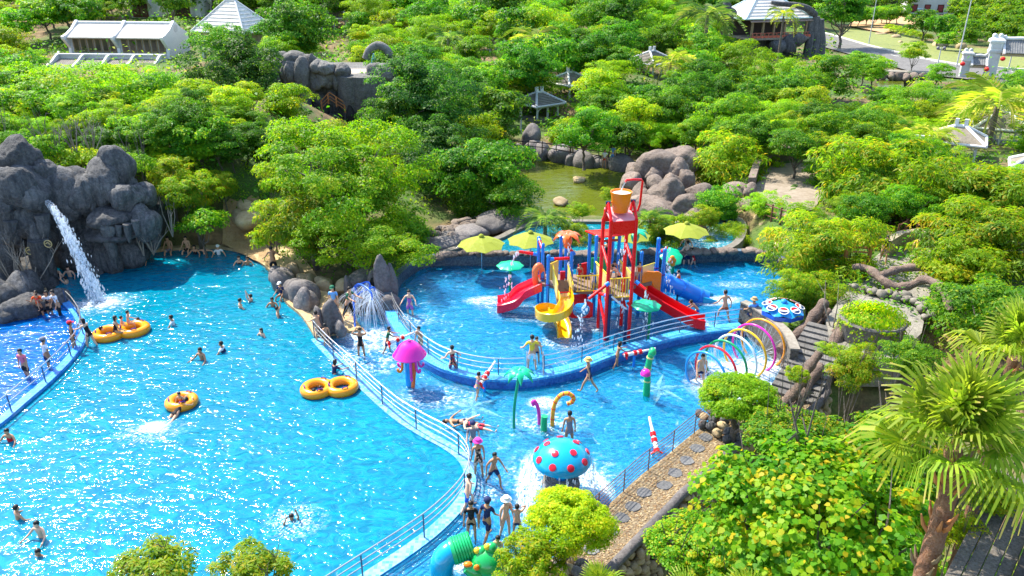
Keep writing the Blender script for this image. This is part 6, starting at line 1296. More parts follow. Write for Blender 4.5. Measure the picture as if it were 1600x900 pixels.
mb = MB(); mb.prism([(a.x + 4.4, Yc + 1.4), (b.x - 3.5, Yc + 1.4), (b.x - 3, Yc + 8), (a.x + 4, Yc + 8)], tz - .91, tz - .8); mb.build('terrace_paving', plain((.40, .34, .27), .8), o)
for i, (u, r_) in enumerate(((548, 19), (566, 20), (582, 13))):
    q0, q1 = PY(u + 3, 190, Yc), PY(u, 118, Yc); mb = MB(); rs = [r_ * s * k * 1.1 for k in (.62, .72, .85, .95, 1.0, 1.03, 1.08)]; mb.tube([q0.lerp(q1, t) for t in np.linspace(0, 1, 7)], rs, 14); mb.build('trunk_tower', ROCK_MID, o, True)
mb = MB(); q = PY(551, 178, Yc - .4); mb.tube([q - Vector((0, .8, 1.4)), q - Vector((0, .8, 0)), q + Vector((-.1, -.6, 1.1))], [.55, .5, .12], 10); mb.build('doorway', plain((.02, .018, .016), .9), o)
mb = MB(); mb.tube(smooth_path([PY(572, 92, Yc + 4), PY(578, 78, Yc + 4), PY(590, 71, Yc + 4), (PY(602, 76, Yc + 4)), PY(610, 88, Yc + 4), PY(612, 100, Yc + 4)], 4), .42, 10); mb.build('root_arch', ROCK_MID, o, True)
q0 = PY(503, 168, Yc - 1); q1 = PY(516, 160, Yc - 1); q2 = PY(540, 176, Yc - 1); zr = q1.z
railing('orange brown wooden railing on the cliff steps below the hanging plants', [q0 + Vector((0, 0, -.3)), q1, q2], (.3, .6, .95), .05, .95, ORWOOD, ORWOOD, .07, 1.0, square=True)
p2 = PY(585, 105, Yc + 5); o = thing('folded_parasol', 'bright blue folded parasol on the paved cliff terrace', 'umbrella', (p2.x, p2.y, tz - .8)); mb = MB(); mb.lathe([(.05, 0), (.05, .6), (.5, .6), (.3, 1.2), (.05, 1.9), (0, 1.95)], (p2.x, p2.y, tz - .8), 10); mb.build('canopy', BLUE, o, True)
# gate with white pillars and dark roofs
pg = on_ground(1504, 122); s = depth(pg) / FPX; o = thing('entrance_gate', 'white ornamental road gate with capped pillars, scroll tops and dark tiled roofs', 'gate', pg); fr = Frame(o, pg, R(-20))
def pillar(x, w_, h):
    fr.box('pillar', (x, 0, h * .3 - .5), (w_, w_, h * .6 + 1), PLAS); fr.box('pillar_cornice', (x, 0, h * .62), (w_ * 1.2, w_ * 1.2, h * .05), PLAS); b_ = fr.box('pillar_head', (x, 0, h * .73), (w_ * 1.05, w_ * 1.05, h * .17), PLAS)
    for dx, dy, sx, sy in ((0, -w_ * .54, .7, .03), (-w_ * .54, 0, .03, .7)): fr.box('recess', (x + dx, dy, h * .73), (w_ * sx + .02, w_ * sy + .02, h * .11), plain((.55, .55, .56), .7), b_)
    fr.box('pillar_cornice', (x, 0, h * .835), (w_ * 1.35, w_ * 1.35, h * .045), PLAS); fr.poly('pillar_cap', [(x - w_ * .66, -w_ * .66, h * .858), (x + w_ * .66, -w_ * .66, h * .858), (x + w_ * .66, w_ * .66, h * .858), (x - w_ * .66, w_ * .66, h * .858), (x - w_ * .4, -w_ * .4, h * .92), (x + w_ * .4, -w_ * .4, h * .92), (x + w_ * .4, w_ * .4, h * .92), (x - w_ * .4, w_ * .4, h * .92)], [(3, 2, 1, 0), (4, 5, 6, 7), (0, 1, 5, 4), (1, 2, 6, 5), (2, 3, 7, 6), (3, 0, 4, 7)], PLAS)
    for sx in (-1, 1): fr.tube('scroll', [(x + sx * w_ * .28, -w_ * .35, h * .95), (x + sx * w_ * .28, w_ * .35, h * .95)], w_ * .2, PLAS, n=12)
def gate_roof(x0, x1, z, dep, h):
    for q in ([(x0, -dep, z), (x1, -dep, z), (x1, 0, z + h), (x0, 0, z + h)], [(x1, dep, z), (x0, dep, z), (x0, 0, z + h), (x1, 0, z + h)]): rf = fr.slab('roof', q, .15, ROOFD); ribs(fr, 'tile_ridges', *q, int((x1 - x0) / .3), .05, ROOFD, rf)
    fr.tube('roof_ridge', smooth_path([(x0, 0, z + h + .5), (x0 + .4, 0, z + h + .15), ((x0 + x1) / 2, 0, z + h + .2), (x1 - .4, 0, z + h + .15), (x1, 0, z + h + .5)], 5), .22, PLAS)
    fr.box('lintel', ((x0 + x1) / 2, 0, z - .3), (x1 - x0, dep * .7, .5), plain((.5, .42, .33), .7))
    for sx in (x0 + .1, x1 - .1): fr.slab('roof_edge', [(sx - .14, -dep - .2, z - .05), (sx + .14, -dep - .2, z - .05), (sx + .14, 0, z + h + .1), (sx - .14, 0, z + h + .1)], .3, PLAS)
pillar(0, 1.1, 4.2); gate_roof(.5, 2.6, 2.1, 1.2, 1.0); pillar(3.3, 1.4, 6.4); gate_roof(4.1, 8.6, 3.9, 1.6, 1.7); pillar(9.3, 1.4, 6.4); gate_roof(10.1, 12.2, 2.1, 1.2, 1.0); pillar(12.9, 1.1, 4.2)
for x, z in ((2.5, 1.6), (4.2, 3.1), (-.7, 2.2), (8.4, 3.1)): mb = MB(); mb.sphere((x, -1.7, z), (.34, .34, .3)); mb.xf(fr.M); mb.build('lantern', plain((.7, .02, .02), .6), o, True)
# far white building, striped arch, kiosk
p = PY(1460, 26, 235); p.z = th(p.x, p.y); p = on_ground(1455, 22, 150, 340); s = depth(p) / FPX; o = thing('far_house', 'white two storey building with dark red windows far behind the roadside trees', 'building', p); fr = Frame(o, p, R(-14)); W_ = 72 * s
fr.box('wall', (0, 5, 4), (W_, 10, 12), PLAS); fr.box('side_wing', (W_ * .6, 6, 2.5), (W_ * .3, 7, 8), plain((.4, .5, .6), .7)); fr.box('cornice', (0, 5, 10.1), (W_ + .8, 10.8, .4), PLAS)
for x in (-.36, -.1, .16, .38):
    for z in (1.6, 5.6): w_ = fr.box('window', (x * W_, -.02, z), (1.7, .2, 2.2), DOORW); fr.box('pane', (x * W_, -.12, z), (1.2, .06, 1.7), plain((.3, .05, .07), .3), w_)
p = on_ground(1575, 68, 60, 300); s = depth(p) / FPX; o = thing('striped_arch', 'orange rimmed green half round arch standing behind the gate', 'inflatable arch', p)
for r_, m, nm in ((10 * s, plain((.8, .16, .02), .5), 'arch_rim'), (6.5 * s, GRN, 'arch_panel')): mb = MB(); mb.tube([p + Vector((r_ * math.cos(a), (-.1 if nm == 'arch_panel' else 0), r_ * 1.25 * math.sin(a))) for a in np.linspace(0, math.pi, 17)], 2.4 * s if nm == 'arch_rim' else 3.4 * s, 8); mb.build(nm, m, o, True)
p = on_ground(1565, 57, 60, 300); s = depth(p) / FPX; o = thing('kiosk', 'small teal booth with a pale roof behind the striped arch', 'kiosk', p); fr = Frame(o, p, R(-20)); fr.box('booth', (0, 0, 6 * s), (9 * s, 6 * s, 13 * s), plain((.02, .36, .3), .5)); fr.box('roof', (0, 0, 13.4 * s), (11 * s, 8 * s, 2 * s), PLAS); fr.box('door', (0, -3.05 * s, 5 * s), (3.5 * s, .3 * s, 9 * s), plain((.01, .2, .17), .5))
# wooden steps high on the left slope
p = on_ground(170, 30); s = depth(p) / FPX; o = thing('hillside_steps', 'wooden hillside steps with lattice railings beside the outer cottage', 'stairs', p)
for i in range(14): f = i / 13; q = p + Vector((-4.5 * f, 5 * f, .2 + 4.6 * f)); mb = MB(); mb.box(q, (1.7, .5, .14), R(-30)); mb.build('step', AGEDW, o)
for sx in (-1, 1):
    for z in (.5, 1.0): mb = MB(); mb.tube([p + Vector((sx * 1.0, 0, z)), p + Vector((sx * 1.0 - 4.5, 5, 4.8 + z))], .07, 6); mb.build('rail', STONEW, o)
    for i in range(8): f = i / 7; q = p + Vector((sx * 1.0 - 4.5 * f, 5 * f, 4.7 * f)); mb = MB(); mb.tube([q, q + Vector((0, 0, 1.0))], .06, 6); mb.build('post', STONEW, o)
# ---------------------------------------------------------------- road, lawn, lot
def flat(name, px, z, mat, zt=None, label=None):
    pl = [P(u, v, z) for u, v in px]; mb = MB(); mb.add([(p.x, p.y, max(z, 0) if zt is None else th(p.x, p.y) + zt) for p in pl], [tuple(range(len(pl)))]); o = mb.build(name, mat)
    if o.data.polygons[0].normal.z < 0: o.data.flip_normals()
    tag(o, kind='structure')
ASPH = rockmat('asphalt', [(.25, (.13, .122, .115)), (.5, (.19, .18, .17)), (.75, (.25, .24, .225))], .6, .1); LAWN = rockmat('lawn', [(.25, (.12, .17, .006)), (.5, (.21, .26, .01)), (.75, (.32, .34, .018))], 1.5, .3); DIRT = rockmat('dirt_lot', [(.25, (.38, .2, .06)), (.5, (.54, .30, .11)), (.75, (.62, .40, .18))], .5, .2)
flat('road', [(1240, 40), (1310, 58), (1350, 70), (1440, 92), (1500, 102), (1640, 113), (1640, 140), (1500, 122), (1440, 116), (1390, 102), (1340, 88), (1290, 74), (1240, 60)], .30, ASPH)
flat('lawn', [(1320, 44), (1380, 52), (1440, 62), (1500, 72), (1640, 84), (1640, 112), (1500, 101), (1440, 91), (1350, 69), (1312, 58)], .30, LAWN)
flat('dirt_lot', [(1326, 40), (1335, 27), (1390, 21), (1430, 24), (1432, 44), (1380, 51)], .34, DIRT)
mb = MB(); kp_ = [P(u, v, .30) for u, v in ((1240, 39), (1310, 57.5), (1350, 69.5), (1440, 91.5), (1500, 101.5), (1640, 112.5))]; strip(mb, kp_, offset_path(kp_, .35), 0, .46); tag(mb.build('road_kerb', plain((.66, .64, .6), .8)), kind='structure')
mb = MB()
for i in range(9): f = i / 9; a = P(1330 + 280 * f, 76 + 45 * f - 6 * f * f, .304); b = P(1330 + 280 * f + 12, 76 + 45 * f + 2 - 6 * f * f, .304); d_ = (b - a); n_ = Vector((-d_.y, d_.x, 0)).normalized() * .09; mb.add([a - n_, b - n_, b + n_, a + n_], [(0, 1, 2, 3)])
tag(mb.build('lane_dashes', plain((.75, .75, .72), .7)), kind='structure')
RAMP = rockmat('paved_ramp', [(.25, (.17, .125, .08)), (.5, (.25, .19, .13)), (.75, (.32, .26, .19))], .4, .12)
rp_ = [(1193, 262), (1240, 256), (1285, 262), (1300, 290), (1270, 330), (1225, 340), (1185, 325), (1178, 300)]
pl = [PY(u, v, 60) for u, v in rp_]; pl = [on_ground(u, v, 30, 120) for u, v in rp_]; mb = MB(); mb.add([tuple(q + Vector((0, 0, .12))) for q in pl], [tuple(range(8))]); o_ = mb.build('paved_ramp', RAMP); tag(o_, kind='structure')
if o_.data.polygons[0].normal.z < 0: o_.data.flip_normals()
q = [on_ground(u, v, 30, 120) for u, v in ((1178, 300), (1186, 272), (1200, 262), (1235, 250), (1280, 243))]; mb = MB(); strip(mb, q, offset_path(q, .5), -.5, 2.2)
mb.v = [(x, y, z if z < 1 else max(z, th(x, y) + 1.0)) for x, y, z in mb.v]; tag(mb.build('ramp_wall', ROCK_BROWN), 'low moulded rock wall curving along the top of the paved ramp', 'wall')
q = [on_ground(u, v, 30, 120) for u, v in ((1184, 338), (1200, 346), (1216, 352), (1232, 358))]; railing('dark red metal railing at the foot of the paved ramp', q, (.35, .7, 1.05), .035, .9, BROWNR, BROWNR, .06, 1.2)
q = [on_ground(u, v, 30, 120) for u, v in ((760, 238), (800, 234), (850, 238), (900, 246), (945, 252), (985, 258))]; railing('black branch-like railing along the far bank of the pond', q, (.45, .85), .04, 1.3, plain((.05, .04, .035), .7), plain((.05, .04, .035), .7), .05, 1.0)
for u, v in ((768, 190), (783, 190), (814, 192)):
    p = on_ground(u, v + 18); mb = MB(); mb.tube([p, p + Vector((0, 0, 2.4))], .09, 8); tag(mb.build('grey_post', plain((.35, .38, .42), .5)), 'slim grey post standing on the bare slope behind the pond', 'post', 'grey posts on the slope')
def lamp(u, v, h, label, arm=1.4, globes=0):
    p = on_ground(u, v); o = thing('street_lamp', label, 'street lamp', p); mb = MB(); mb.tube([p, p + Vz * h], [.11, .07], 8); mb.build('lamp_post', plain((.5, .52, .52), .4), o, True)
    if globes:
        mb = MB(); mb.tube([p + Vz * (h - .4) - Vector((.5, 0, 0)), p + Vz * (h - .3), p + Vz * (h - .4) + Vector((.5, 0, 0))], .05, 6); mb.build('lamp_arm', DKBLUE, o)
        for sx in (-.5, .5): mb = MB(); mb.sphere(p + Vector((sx, 0, h - .15)), .26); mb.build('lamp_globe', plain((.16, .15, .17), .3), o, True)
    else:
        mb = MB(); mb.tube([p + Vz * h, p + Vz * (h + .3) + Vector((-arm * .5, 0, 0)), p + Vz * (h + .35) + Vector((-arm, 0, 0))], .05, 6); mb.build('lamp_arm', plain((.45, .55, .62), .4), o); mb = MB(); mb.box(p + Vz * (h + .33) + Vector((-arm - .3, 0, 0)), (.8, .25, .12)); mb.build('lamp_head', plain((.2, .4, .6), .4), o)
lamp(1357, 70, 8.5, 'tall street lamp with a blue arm between the lawn and the road'); lamp(1494, 106, 11, 'tall leaning lamp post beside the small gate pillar'); lamp(1464, 106, 3.2, 'short two globe lamp on the road kerb before the gate', globes=2)
lamp(1573, 118, 3.2, 'short two globe lamp under the gate roof', globes=2); lamp(1441, 52, 5, 'thin pale lamp post behind the hedge')
umbrella('blue and white parasol on the stone bridge over the small pond', 1424, 110, 1.9, .6, SKYB, 2.0)
p = on_ground(1400, 121); s = depth(p) / FPX; o = thing('stone_bridge', 'low moulded stone bridge with rock sides over the small pond', 'bridge', p); mb = MB(); mb.box(p + Vector((1, .6, .6)), (9, 2.2, .5), R(-18)); mb.build('bridge_deck', CONC, o)
for i in range(9): rock('boulder', p + Vector((-3.5 + i * 1.05, -.8 - i * .2, .3)), (.8, .6, .7), 960 + i % 4, ROCK_BROWN, o, i)
BANK = rockmat('orange_soil', [(.25, (.24, .13, .04)), (.5, (.42, .25, .08)), (.75, (.55, .38, .16))], 1.5, .6)
vs = []
for j in range(11):
    for i in range(11):
        f, k = i / 10, j / 10; u = (348 * (1 - f) + 428 * f) * (1 - k) + (350 * (1 - f) + 405 * f) * k; v = (386 * (1 - f) + 424 * f) * (1 - k) + (322 * (1 - f) + 312 * f) * k; q = on_ground(u, v); vs.append((q.x, q.y, th(q.x, q.y) + .09 + .05 * ((i * 7 + j * 3) % 4) / 4))
mb = MB(); mb.add(vs, [(j * 11 + i, j * 11 + i + 1, j * 11 + i + 12, j * 11 + i + 11) for j in range(10) for i in range(10)]); tag(mb.build('sand_bank', BANK, None, True), kind='structure')
# ---------------------------------------------------------------- pebble wall, stairs, roots and planter on the right
q = zoff(smooth_path(PL([(1154, 512), (1170, 520), (1195, 538), (1220, 562), (1232, 590)], 0), 4), 0); band('pebble_wall', q, -.1, .25, -.5, 1.35, rockmat('pebble_dash', [(.3, (.05, .045, .04)), (.5, (.13, .12, .1)), (.7, (.3, .28, .24))], 9, .8), 'dark pebble dashed wall behind the coloured spray hoops', 'wall')
band('pebble_wall_coping', q, -.12, .3, 1.35, 1.43, CONC, 'tan coping slab on top of the dark pebble dashed wall', 'coping')
TERR = rockmat('terrace_paving', [(.25, (.12, .108, .085)), (.5, (.19, .172, .135)), (.75, (.27, .245, .20))], 1.5, .4)
tp_ = [P(u, v, 1.56) for u, v in ((1290, 500), (1320, 455), (1345, 420), (1375, 395), (1440, 375), (1470, 400), (1450, 470), (1440, 520), (1400, 560), (1330, 560), (1300, 540))]; mb = MB(); mb.prism([(q.x, q.y) for q in tp_], .2, 1.56); tag(mb.build('terrace', TERR), kind='structure')
s0, s1 = P(1245, 632, .4), P(1297, 510, 1.55); s0 = P(1236, 622, .35); ax_ = (s1 - s0); ax_.z = 0; nrm_ = Vector((ax_.y, -ax_.x, 0)).normalized(); o = thing('stone_stairs', 'dark stone stairs between root shaped handrails climbing to the terrace', 'stairs', s0); TREAD = rockmat('stair_tread', [(.25, (.055, .053, .05)), (.5, (.095, .09, .085)), (.75, (.15, .142, .13))], 2, .3)
for i in range(13):
    f = i / 13; q = s0 + ax_ * (f + .04); z = .35 + 1.2 * (i + 1) / 13; mb = MB(); mb.box((q.x, q.y, z / 2 - .3), (1.9, ax_.length / 13 * .98, z + .6), math.atan2(ax_.y, ax_.x) - math.pi / 2); mb.build('tread', TREAD, o, bevel=.02)
def root_rail(label, px, r, name='root_rail', mat=ROOT, knots=0, cat='root railing'):
    pts = smooth_path([P(u, v, z) for u, v, z in px], 6); n = len(pts); rng = random.Random(int(px[0][0])); mb = MB()
    mb.tube(pts, [r * (1 + .14 * math.sin(i * .9) + rng.uniform(-.06, .06)) * (.75 + .25 * min(1, i / 4, (n - 1 - i) / 4)) for i in range(n)], 11); o = mb.build(name, mat, None, True); tag(o, label, cat)
    for k in range(knots):
        i = rng.randrange(2, n - 2); d = Vector((rng.uniform(-1, 1), rng.uniform(-1, 1), -.8)).normalized(); mb = MB(); mb.tube([pts[i], pts[i] + d * r * 2, pts[min(n - 1, i + 4)] + d * r * 1.7], [r * .5, r * .45, r * .2], 7); mb.build('side_root', mat, o, True)
    return o
root_rail('thick root handrail on the pool side of the stone stairs', [(1218, 548, .6), (1240, 528, .9), (1262, 508, 1.3), (1278, 486, 1.9), (1290, 470, 2.3)], .26, knots=5); root_rail('second slimmer root running under the pool side handrail', [(1226, 556, .4), (1250, 532, .6), (1274, 508, 1.1), (1296, 484, 1.6)], .2, knots=4)
root_rail('pinkish root handrail on the outer side of the stone stairs', [(1212, 645, .4), (1228, 628, .8), (1246, 606, 1.2), (1258, 584, 1.5), (1268, 568, 1.8), (1280, 552, 2.1)], .2, knots=5); root_rail('root bundle holding up the outer stair handrail', [(1228, 660, -.3), (1244, 628, .3), (1262, 598, .7), (1282, 570, 1.2)], .28, knots=4)
root_rail('bent root stub at the top of the stairs by the round planter', [(1302, 540, 1.4), (1314, 516, 1.8), (1330, 495, 2.2), (1348, 488, 2.2)], .28, knots=3)
root_rail('long winding brown root railing below the terrace, swooping to the palm', [(1332, 418, 2.2), (1356, 420, 2.3), (1374, 434, 2.2), (1394, 447, 2.0), (1420, 447, 2.1), (1444, 437, 2.5), (1466, 446, 2.6), (1480, 466, 2.3), (1484, 486, 1.9)], .21); root_rail('upper brown root railing joining the winding one on the terrace', [(1370, 434, 2.0), (1388, 426, 2.2), (1408, 420, 2.3), (1432, 418, 2.4), (1456, 422, 2.4)], .2)
c = P(1358, 528, 1.5); o = thing('round_planter', 'round grey concrete planter with trailing green plants by the stair head', 'planter', c)
mb = MB(); mb.lathe([(1.35, -1.2), (1.32, .85), (1.38, .92), (1.34, 1.0), (1.15, 1.0), (1.13, .8), (0, .8)], c, 30); mb.build('planter_wall', rockmat('planter_conc', [(.25, (.07, .062, .054)), (.5, (.13, .117, .098)), (.75, (.2, .18, .155))], 2, .4), o, True)
rng_ = np.random.default_rng(5); n = 4200; a = rng_.uniform(0, 6.283, n); r_ = np.sqrt(rng_.uniform(.1, 2.1, n)); zz_ = np.where(r_ > 1.3, -rng_.uniform(0, 1.25, n) * (np.sin(a * 5) > -.55), rng_.uniform(0, .35, n)) + .95
C_l = np.stack([r_ * np.cos(a), r_ * np.sin(a), zz_], 1); me = leaf_mesh('trailing_plants', rng_, C_l, np.stack([np.cos(a), np.sin(a), np.full(n, .7)], 1) + rng_.normal(0, .3, (n, 3)), .13, F_YEL, 1.8, .5); t_o = D.objects.new('trailing_plants', me); COL.objects.link(t_o); t_o.parent = o; t_o.location = (0, 0, 0)
rpx(1352, 392, 46.5, 40, 56, 980, ROCK_PURPLE, None, 'boulder', label='tall purple grey boulder leaning beside the terrace walkers', cat='rock')
q = [P(u, v, 1.6) for u, v in ((1318, 418), (1336, 418), (1357, 420))]; railing('orange wooden fence behind the drooping mango tree', q, (.3, .6, .9, 1.15), .05, 1.2, ORWOOD, ORWOOD, .08, 1.3, square=True)
q = [P(u, v, 1.6) for u, v in ((1400, 378), (1416, 368), (1432, 378))]; railing('dark red metal railing above the terrace wall', q, (.5, 1.0), .04, 1.2, BROWNR, BROWNR, .06, 1.1)
q = zoff([P(u, v, 1.5) for u, v in ((1386, 404), (1408, 390), (1432, 386), (1450, 392))], 0); band('terrace_back_wall', q, 0, .4, 1.0, 2.5, STONEW, 'low mossy wall behind the terrace walkers', 'wall')
rock_row('pale lumpy coral stone on the terrace slope below the winding root', 'coral stones of the slope', [(1330, 445), (1360, 455), (1390, 462), (1420, 470), (1440, 480), (1452, 500)], 1.7, 20, .26, CONC, 31, .7, .25)
bw = P(1160, 665, .3); o = thing('stone_bed', 'raised rubble stone bed under the clipped round tree by the stairs', 'planter', bw)
for i in range(46): a = i * 2.4; r_ = .35 + 1.35 * math.sqrt(i / 46); rock('stone', bw + Vector((r_ * math.cos(a), r_ * math.sin(a) * .8, .1 + .35 * (1 - r_ / 1.9))), (.24, .2, .18), 990 + i % 8, ROCK_GREY if i % 3 else ROCK_TAN, o, i, sub=2)
# worn planked deck by the palm
WOOD = rockmat('deck_wood', [(.25, (.028, .02, .014)), (.5, (.065, .047, .032)), (.75, (.13, .098, .066))], 3, .3); zk = 8.6; dk = thing('plank_deck', 'dark weathered plank deck beside the fan palm trunk', 'deck', P(1560, 850, zk))
a, b = P(1500, 905, zk), P(1580, 742, zk); dv = (b - a).normalized(); nv = Vector((dv.y, -dv.x, 0))
for i in range(16): q = a + nv * (i * .185 - .1); mb = MB(); mb.box((q.x + dv.x * 1.2, q.y + dv.y * 1.2, zk - .04 - .012 * (i % 2)), (.172, 4.2, .08), math.atan2(dv.y, dv.x) - math.pi / 2); mb.build('plank', WOOD, dk, bevel=.008)
mb = MB(); mb.box(tuple(a + nv * .62 + dv * 1.2 + Vz * .06), (.09, 4.2, .14), math.atan2(dv.y, dv.x) - math.pi / 2); mb.build('edge_beam', plain((.03, .025, .02), .7), dk)
# ---------------------------------------------------------------- palms
def frond_mesh(seed, L, mat, droop=.5, n=26, w_=.05, ll=.42):
    """feather frond: arched midrib with two rows of leaflets"""
    rng = np.random.default_rng(seed); t = np.linspace(0, 1, n); X = L * t * (1 - .12 * t ** 2); Z = L * (.45 * t - (.45 + droop) * t ** 2)
    Vs = []; Fs = []; ti = []
    for i in range(n - 1):
        o = len(Vs); Vs += [(X[i], -.015, Z[i]), (X[i], .015, Z[i]), (X[i + 1], .012, Z[i + 1]), (X[i + 1], -.012, Z[i + 1])]; Fs.append((o, o + 1, o + 2, o + 3)); ti += [.8] * 4
        if t[i] < .12: continue
        for s_ in (-1, 1):
            l = ll * L * math.sin(math.pi * (.18 + .8 * t[i])) * rng.uniform(.8, 1.1); o = len(Vs); dz = -.35 * l * rng.uniform(.5, 1.4); b = np.array([X[i], 0, Z[i]]); e = b + np.array([l * .55, s_ * l * .8, dz + .1 * l]); m = (b + e) / 2 + np.array([0, 0, .12 * l])
            k = w_ * L * .4; Vs += [tuple(b), tuple(m + np.array([k, 0, 0])), tuple(e), tuple(m - np.array([k, 0, .02]))]; Fs.append((o, o + 1, o + 2, o + 3)); ti += [rng.uniform(.1, .9)] * 4
    me = D.meshes.new('frond'); fast_mesh(me, Vs, Fs); at = me.attributes.new('tint', 'FLOAT', 'POINT'); at.data.foreach_set('value', np.array(ti, np.float32)); me.materials.append(mat); return me
FR = {'g': [frond_mesh(i, 1.0, F_PALM, d) for i, d in enumerate((.35, .6, .9))], 'd': [frond_mesh(i + 5, 1.0, F_PALMD, d) for i, d in enumerate((.35, .6, .8))]}
def feather_palm(u, v, Y, L, label, n=14, key='g', tr=.12, group=None, zg=None, lean=0):
    p = PY(u, v, Y); z0 = th(p.x, p.y) if zg is None else zg; b = Vector((p.x + lean, p.y, z0)); o = thing('palm_tree', label, 'palm', b, group); mb = MB(); mb.tube(smooth_path([b - Vz * .3, b.lerp(p, .5) + Vector((lean * -.1, 0, 0)), p], 5), [tr * (1.25 - .45 * i / 10) for i in range(11)], 9); mb.build('trunk', BARK, o, True)
    for k in range(n):
        f = D.objects.new('frond', FR[key][k % 3]); COL.objects.link(f); f.parent = o; f.location = p - b; up = .9 - 1.5 * (k / n); f.rotation_euler = Euler((0, -up * .8, k * 2.4 + u)); f.scale = (L * TRNG.uniform(.85, 1.1),) * 3
    return o
for a in ((852, 342, 45.5, 1.9, 'slim garden palm with a grey trunk behind the blue slide posts', 13, 'd', .11, None, .95), (1016, 343, 45.5, 1.7, 'slim garden palm rising behind the red bucket tower', 12, 'd', .1, None, .95), (1560, 160, 68, 5.2, 'leaning coconut palm over the beige roofs with yellowing fronds', 16, 'g', .25), (1506, 178, 74, 3.6, 'lower coconut palm behind the leaning one', 12, 'g', .2), (1106, 24, 108, 5, 'coconut palm among dark trees beside the balcony restaurant', 14, 'd', .25),
          (836, 62, 100, 4, 'young palm with upright fronds in the wood above the gazebo roofs', 12, 'g', .2), (942, 112, 92, 3.4, 'yellowish palm next to the middle gazebo roof', 12, 'g', .2), (1048, 98, 92, 3.6, 'palm with dry fronds beside the upper gazebo roof', 12, 'g', .2), (1240, 200, 70, 2.8, 'bushy yellow palm on the slope above the ramp', 14, 'g', .16), (1310, 200, 66, 2.6, 'low green palm among bushes above the ramp', 13, 'g', .16), (1415, 205, 64, 2.6, 'palm with brown tipped fronds by the small roof corner', 13, 'g', .16), (1455, 212, 62, 2.4, 'short green palm in front of the beige hipped roof', 12, 'g', .16),
          (1225, 22, 128, 3.0, 'small garden palm behind the carved trunk column', 10, 'g', .16), (300, 8, 150, 3, 'small palm in front of the middle cottage', 10, 'd', .16), (335, 6, 150, 3, 'small palm between two cottages', 10, 'd', .16), (146, 14, 150, 3.2, 'young palm on the rocky slope by the wooden steps', 10, 'g', .14), (700, 60, 100, 3.2, 'palm crown in the dark wood above the cliff terrace', 10, 'd', .18)): feather_palm(*a[:8], **({'zg': a[9]} if len(a) > 9 else {}))
def fan_mesh(seed, r, mat, droop=.4, seg=34, spread=5.0):
    """fan leaf: petiole and pleated segments, tips split and drooping"""
    rng = np.random.default_rng(seed); Vs = []; Fs = []; ti = []; pl_ = 1.0
    def quad(a, b, c, d, t): o = len(Vs); Vs.extend([a, b, c, d]); Fs.append((o, o + 1, o + 2, o + 3)); ti.extend(t if hasattr(t, '__len__') else [t] * 4)
    for s_ in (-1, 1): quad((0, .03 * s_, 0), (pl_ * .5, .025 * s_, .12), (pl_, .015 * s_, .1), (pl_ * .5, 0, .09), .75)
    for i in range(seg):
        a = (i / (seg - 1) - .5) * spread; l = r * (.85 + .2 * math.cos(a * .8)) * rng.uniform(.9, 1.08); da = spread / seg * .5; R_ = lambda rr, aa, z: (pl_ + rr * math.cos(aa), rr * math.sin(aa), .1 + z)
        z1 = .10 * l + .03 * (i % 2); dr = droop * rng.uniform(.5, 1.5) * r; t0 = rng.uniform(.25, .7); dry = rng.uniform(.88, 1) if rng.random() < .45 else t0
        quad(R_(.03, a - da, 0), R_(l * .55, a - da, z1), R_(l * .55, a, z1 + .05), R_(.03, a, .01), t0); quad(R_(.03, a, .01), R_(l * .55, a, z1 + .05), R_(l * .55, a + da, z1), R_(.03, a + da, 0), t0)
        quad(R_(l * .55, a - da * .95, z1), R_(l * .82, a - da * .6, z1 - dr * .25), R_(l * .82, a + da * .5, z1 - dr * .25), R_(l * .55, a + da * .95, z1), t0)
        quad(R_(l * .82, a - da * .6, z1 - dr * .25), R_(l * 1.0, a - da * .2, z1 - dr * 1.1), R_(l * .99, a + da * .2, z1 - dr * 1.1), R_(l * .82, a + da * .5, z1 - dr * .25), [t0, dry, dry, t0])
    me = D.meshes.new('fan_leaf'); fast_mesh(me, Vs, Fs); at = me.attributes.new('tint', 'FLOAT', 'POINT'); at.data.foreach_set('value', np.array(ti, np.float32)); me.materials.append(mat); return me
FAN = [fan_mesh(i, .95, F_PALM, d) for i, d in enumerate((.1, .3, .6))]
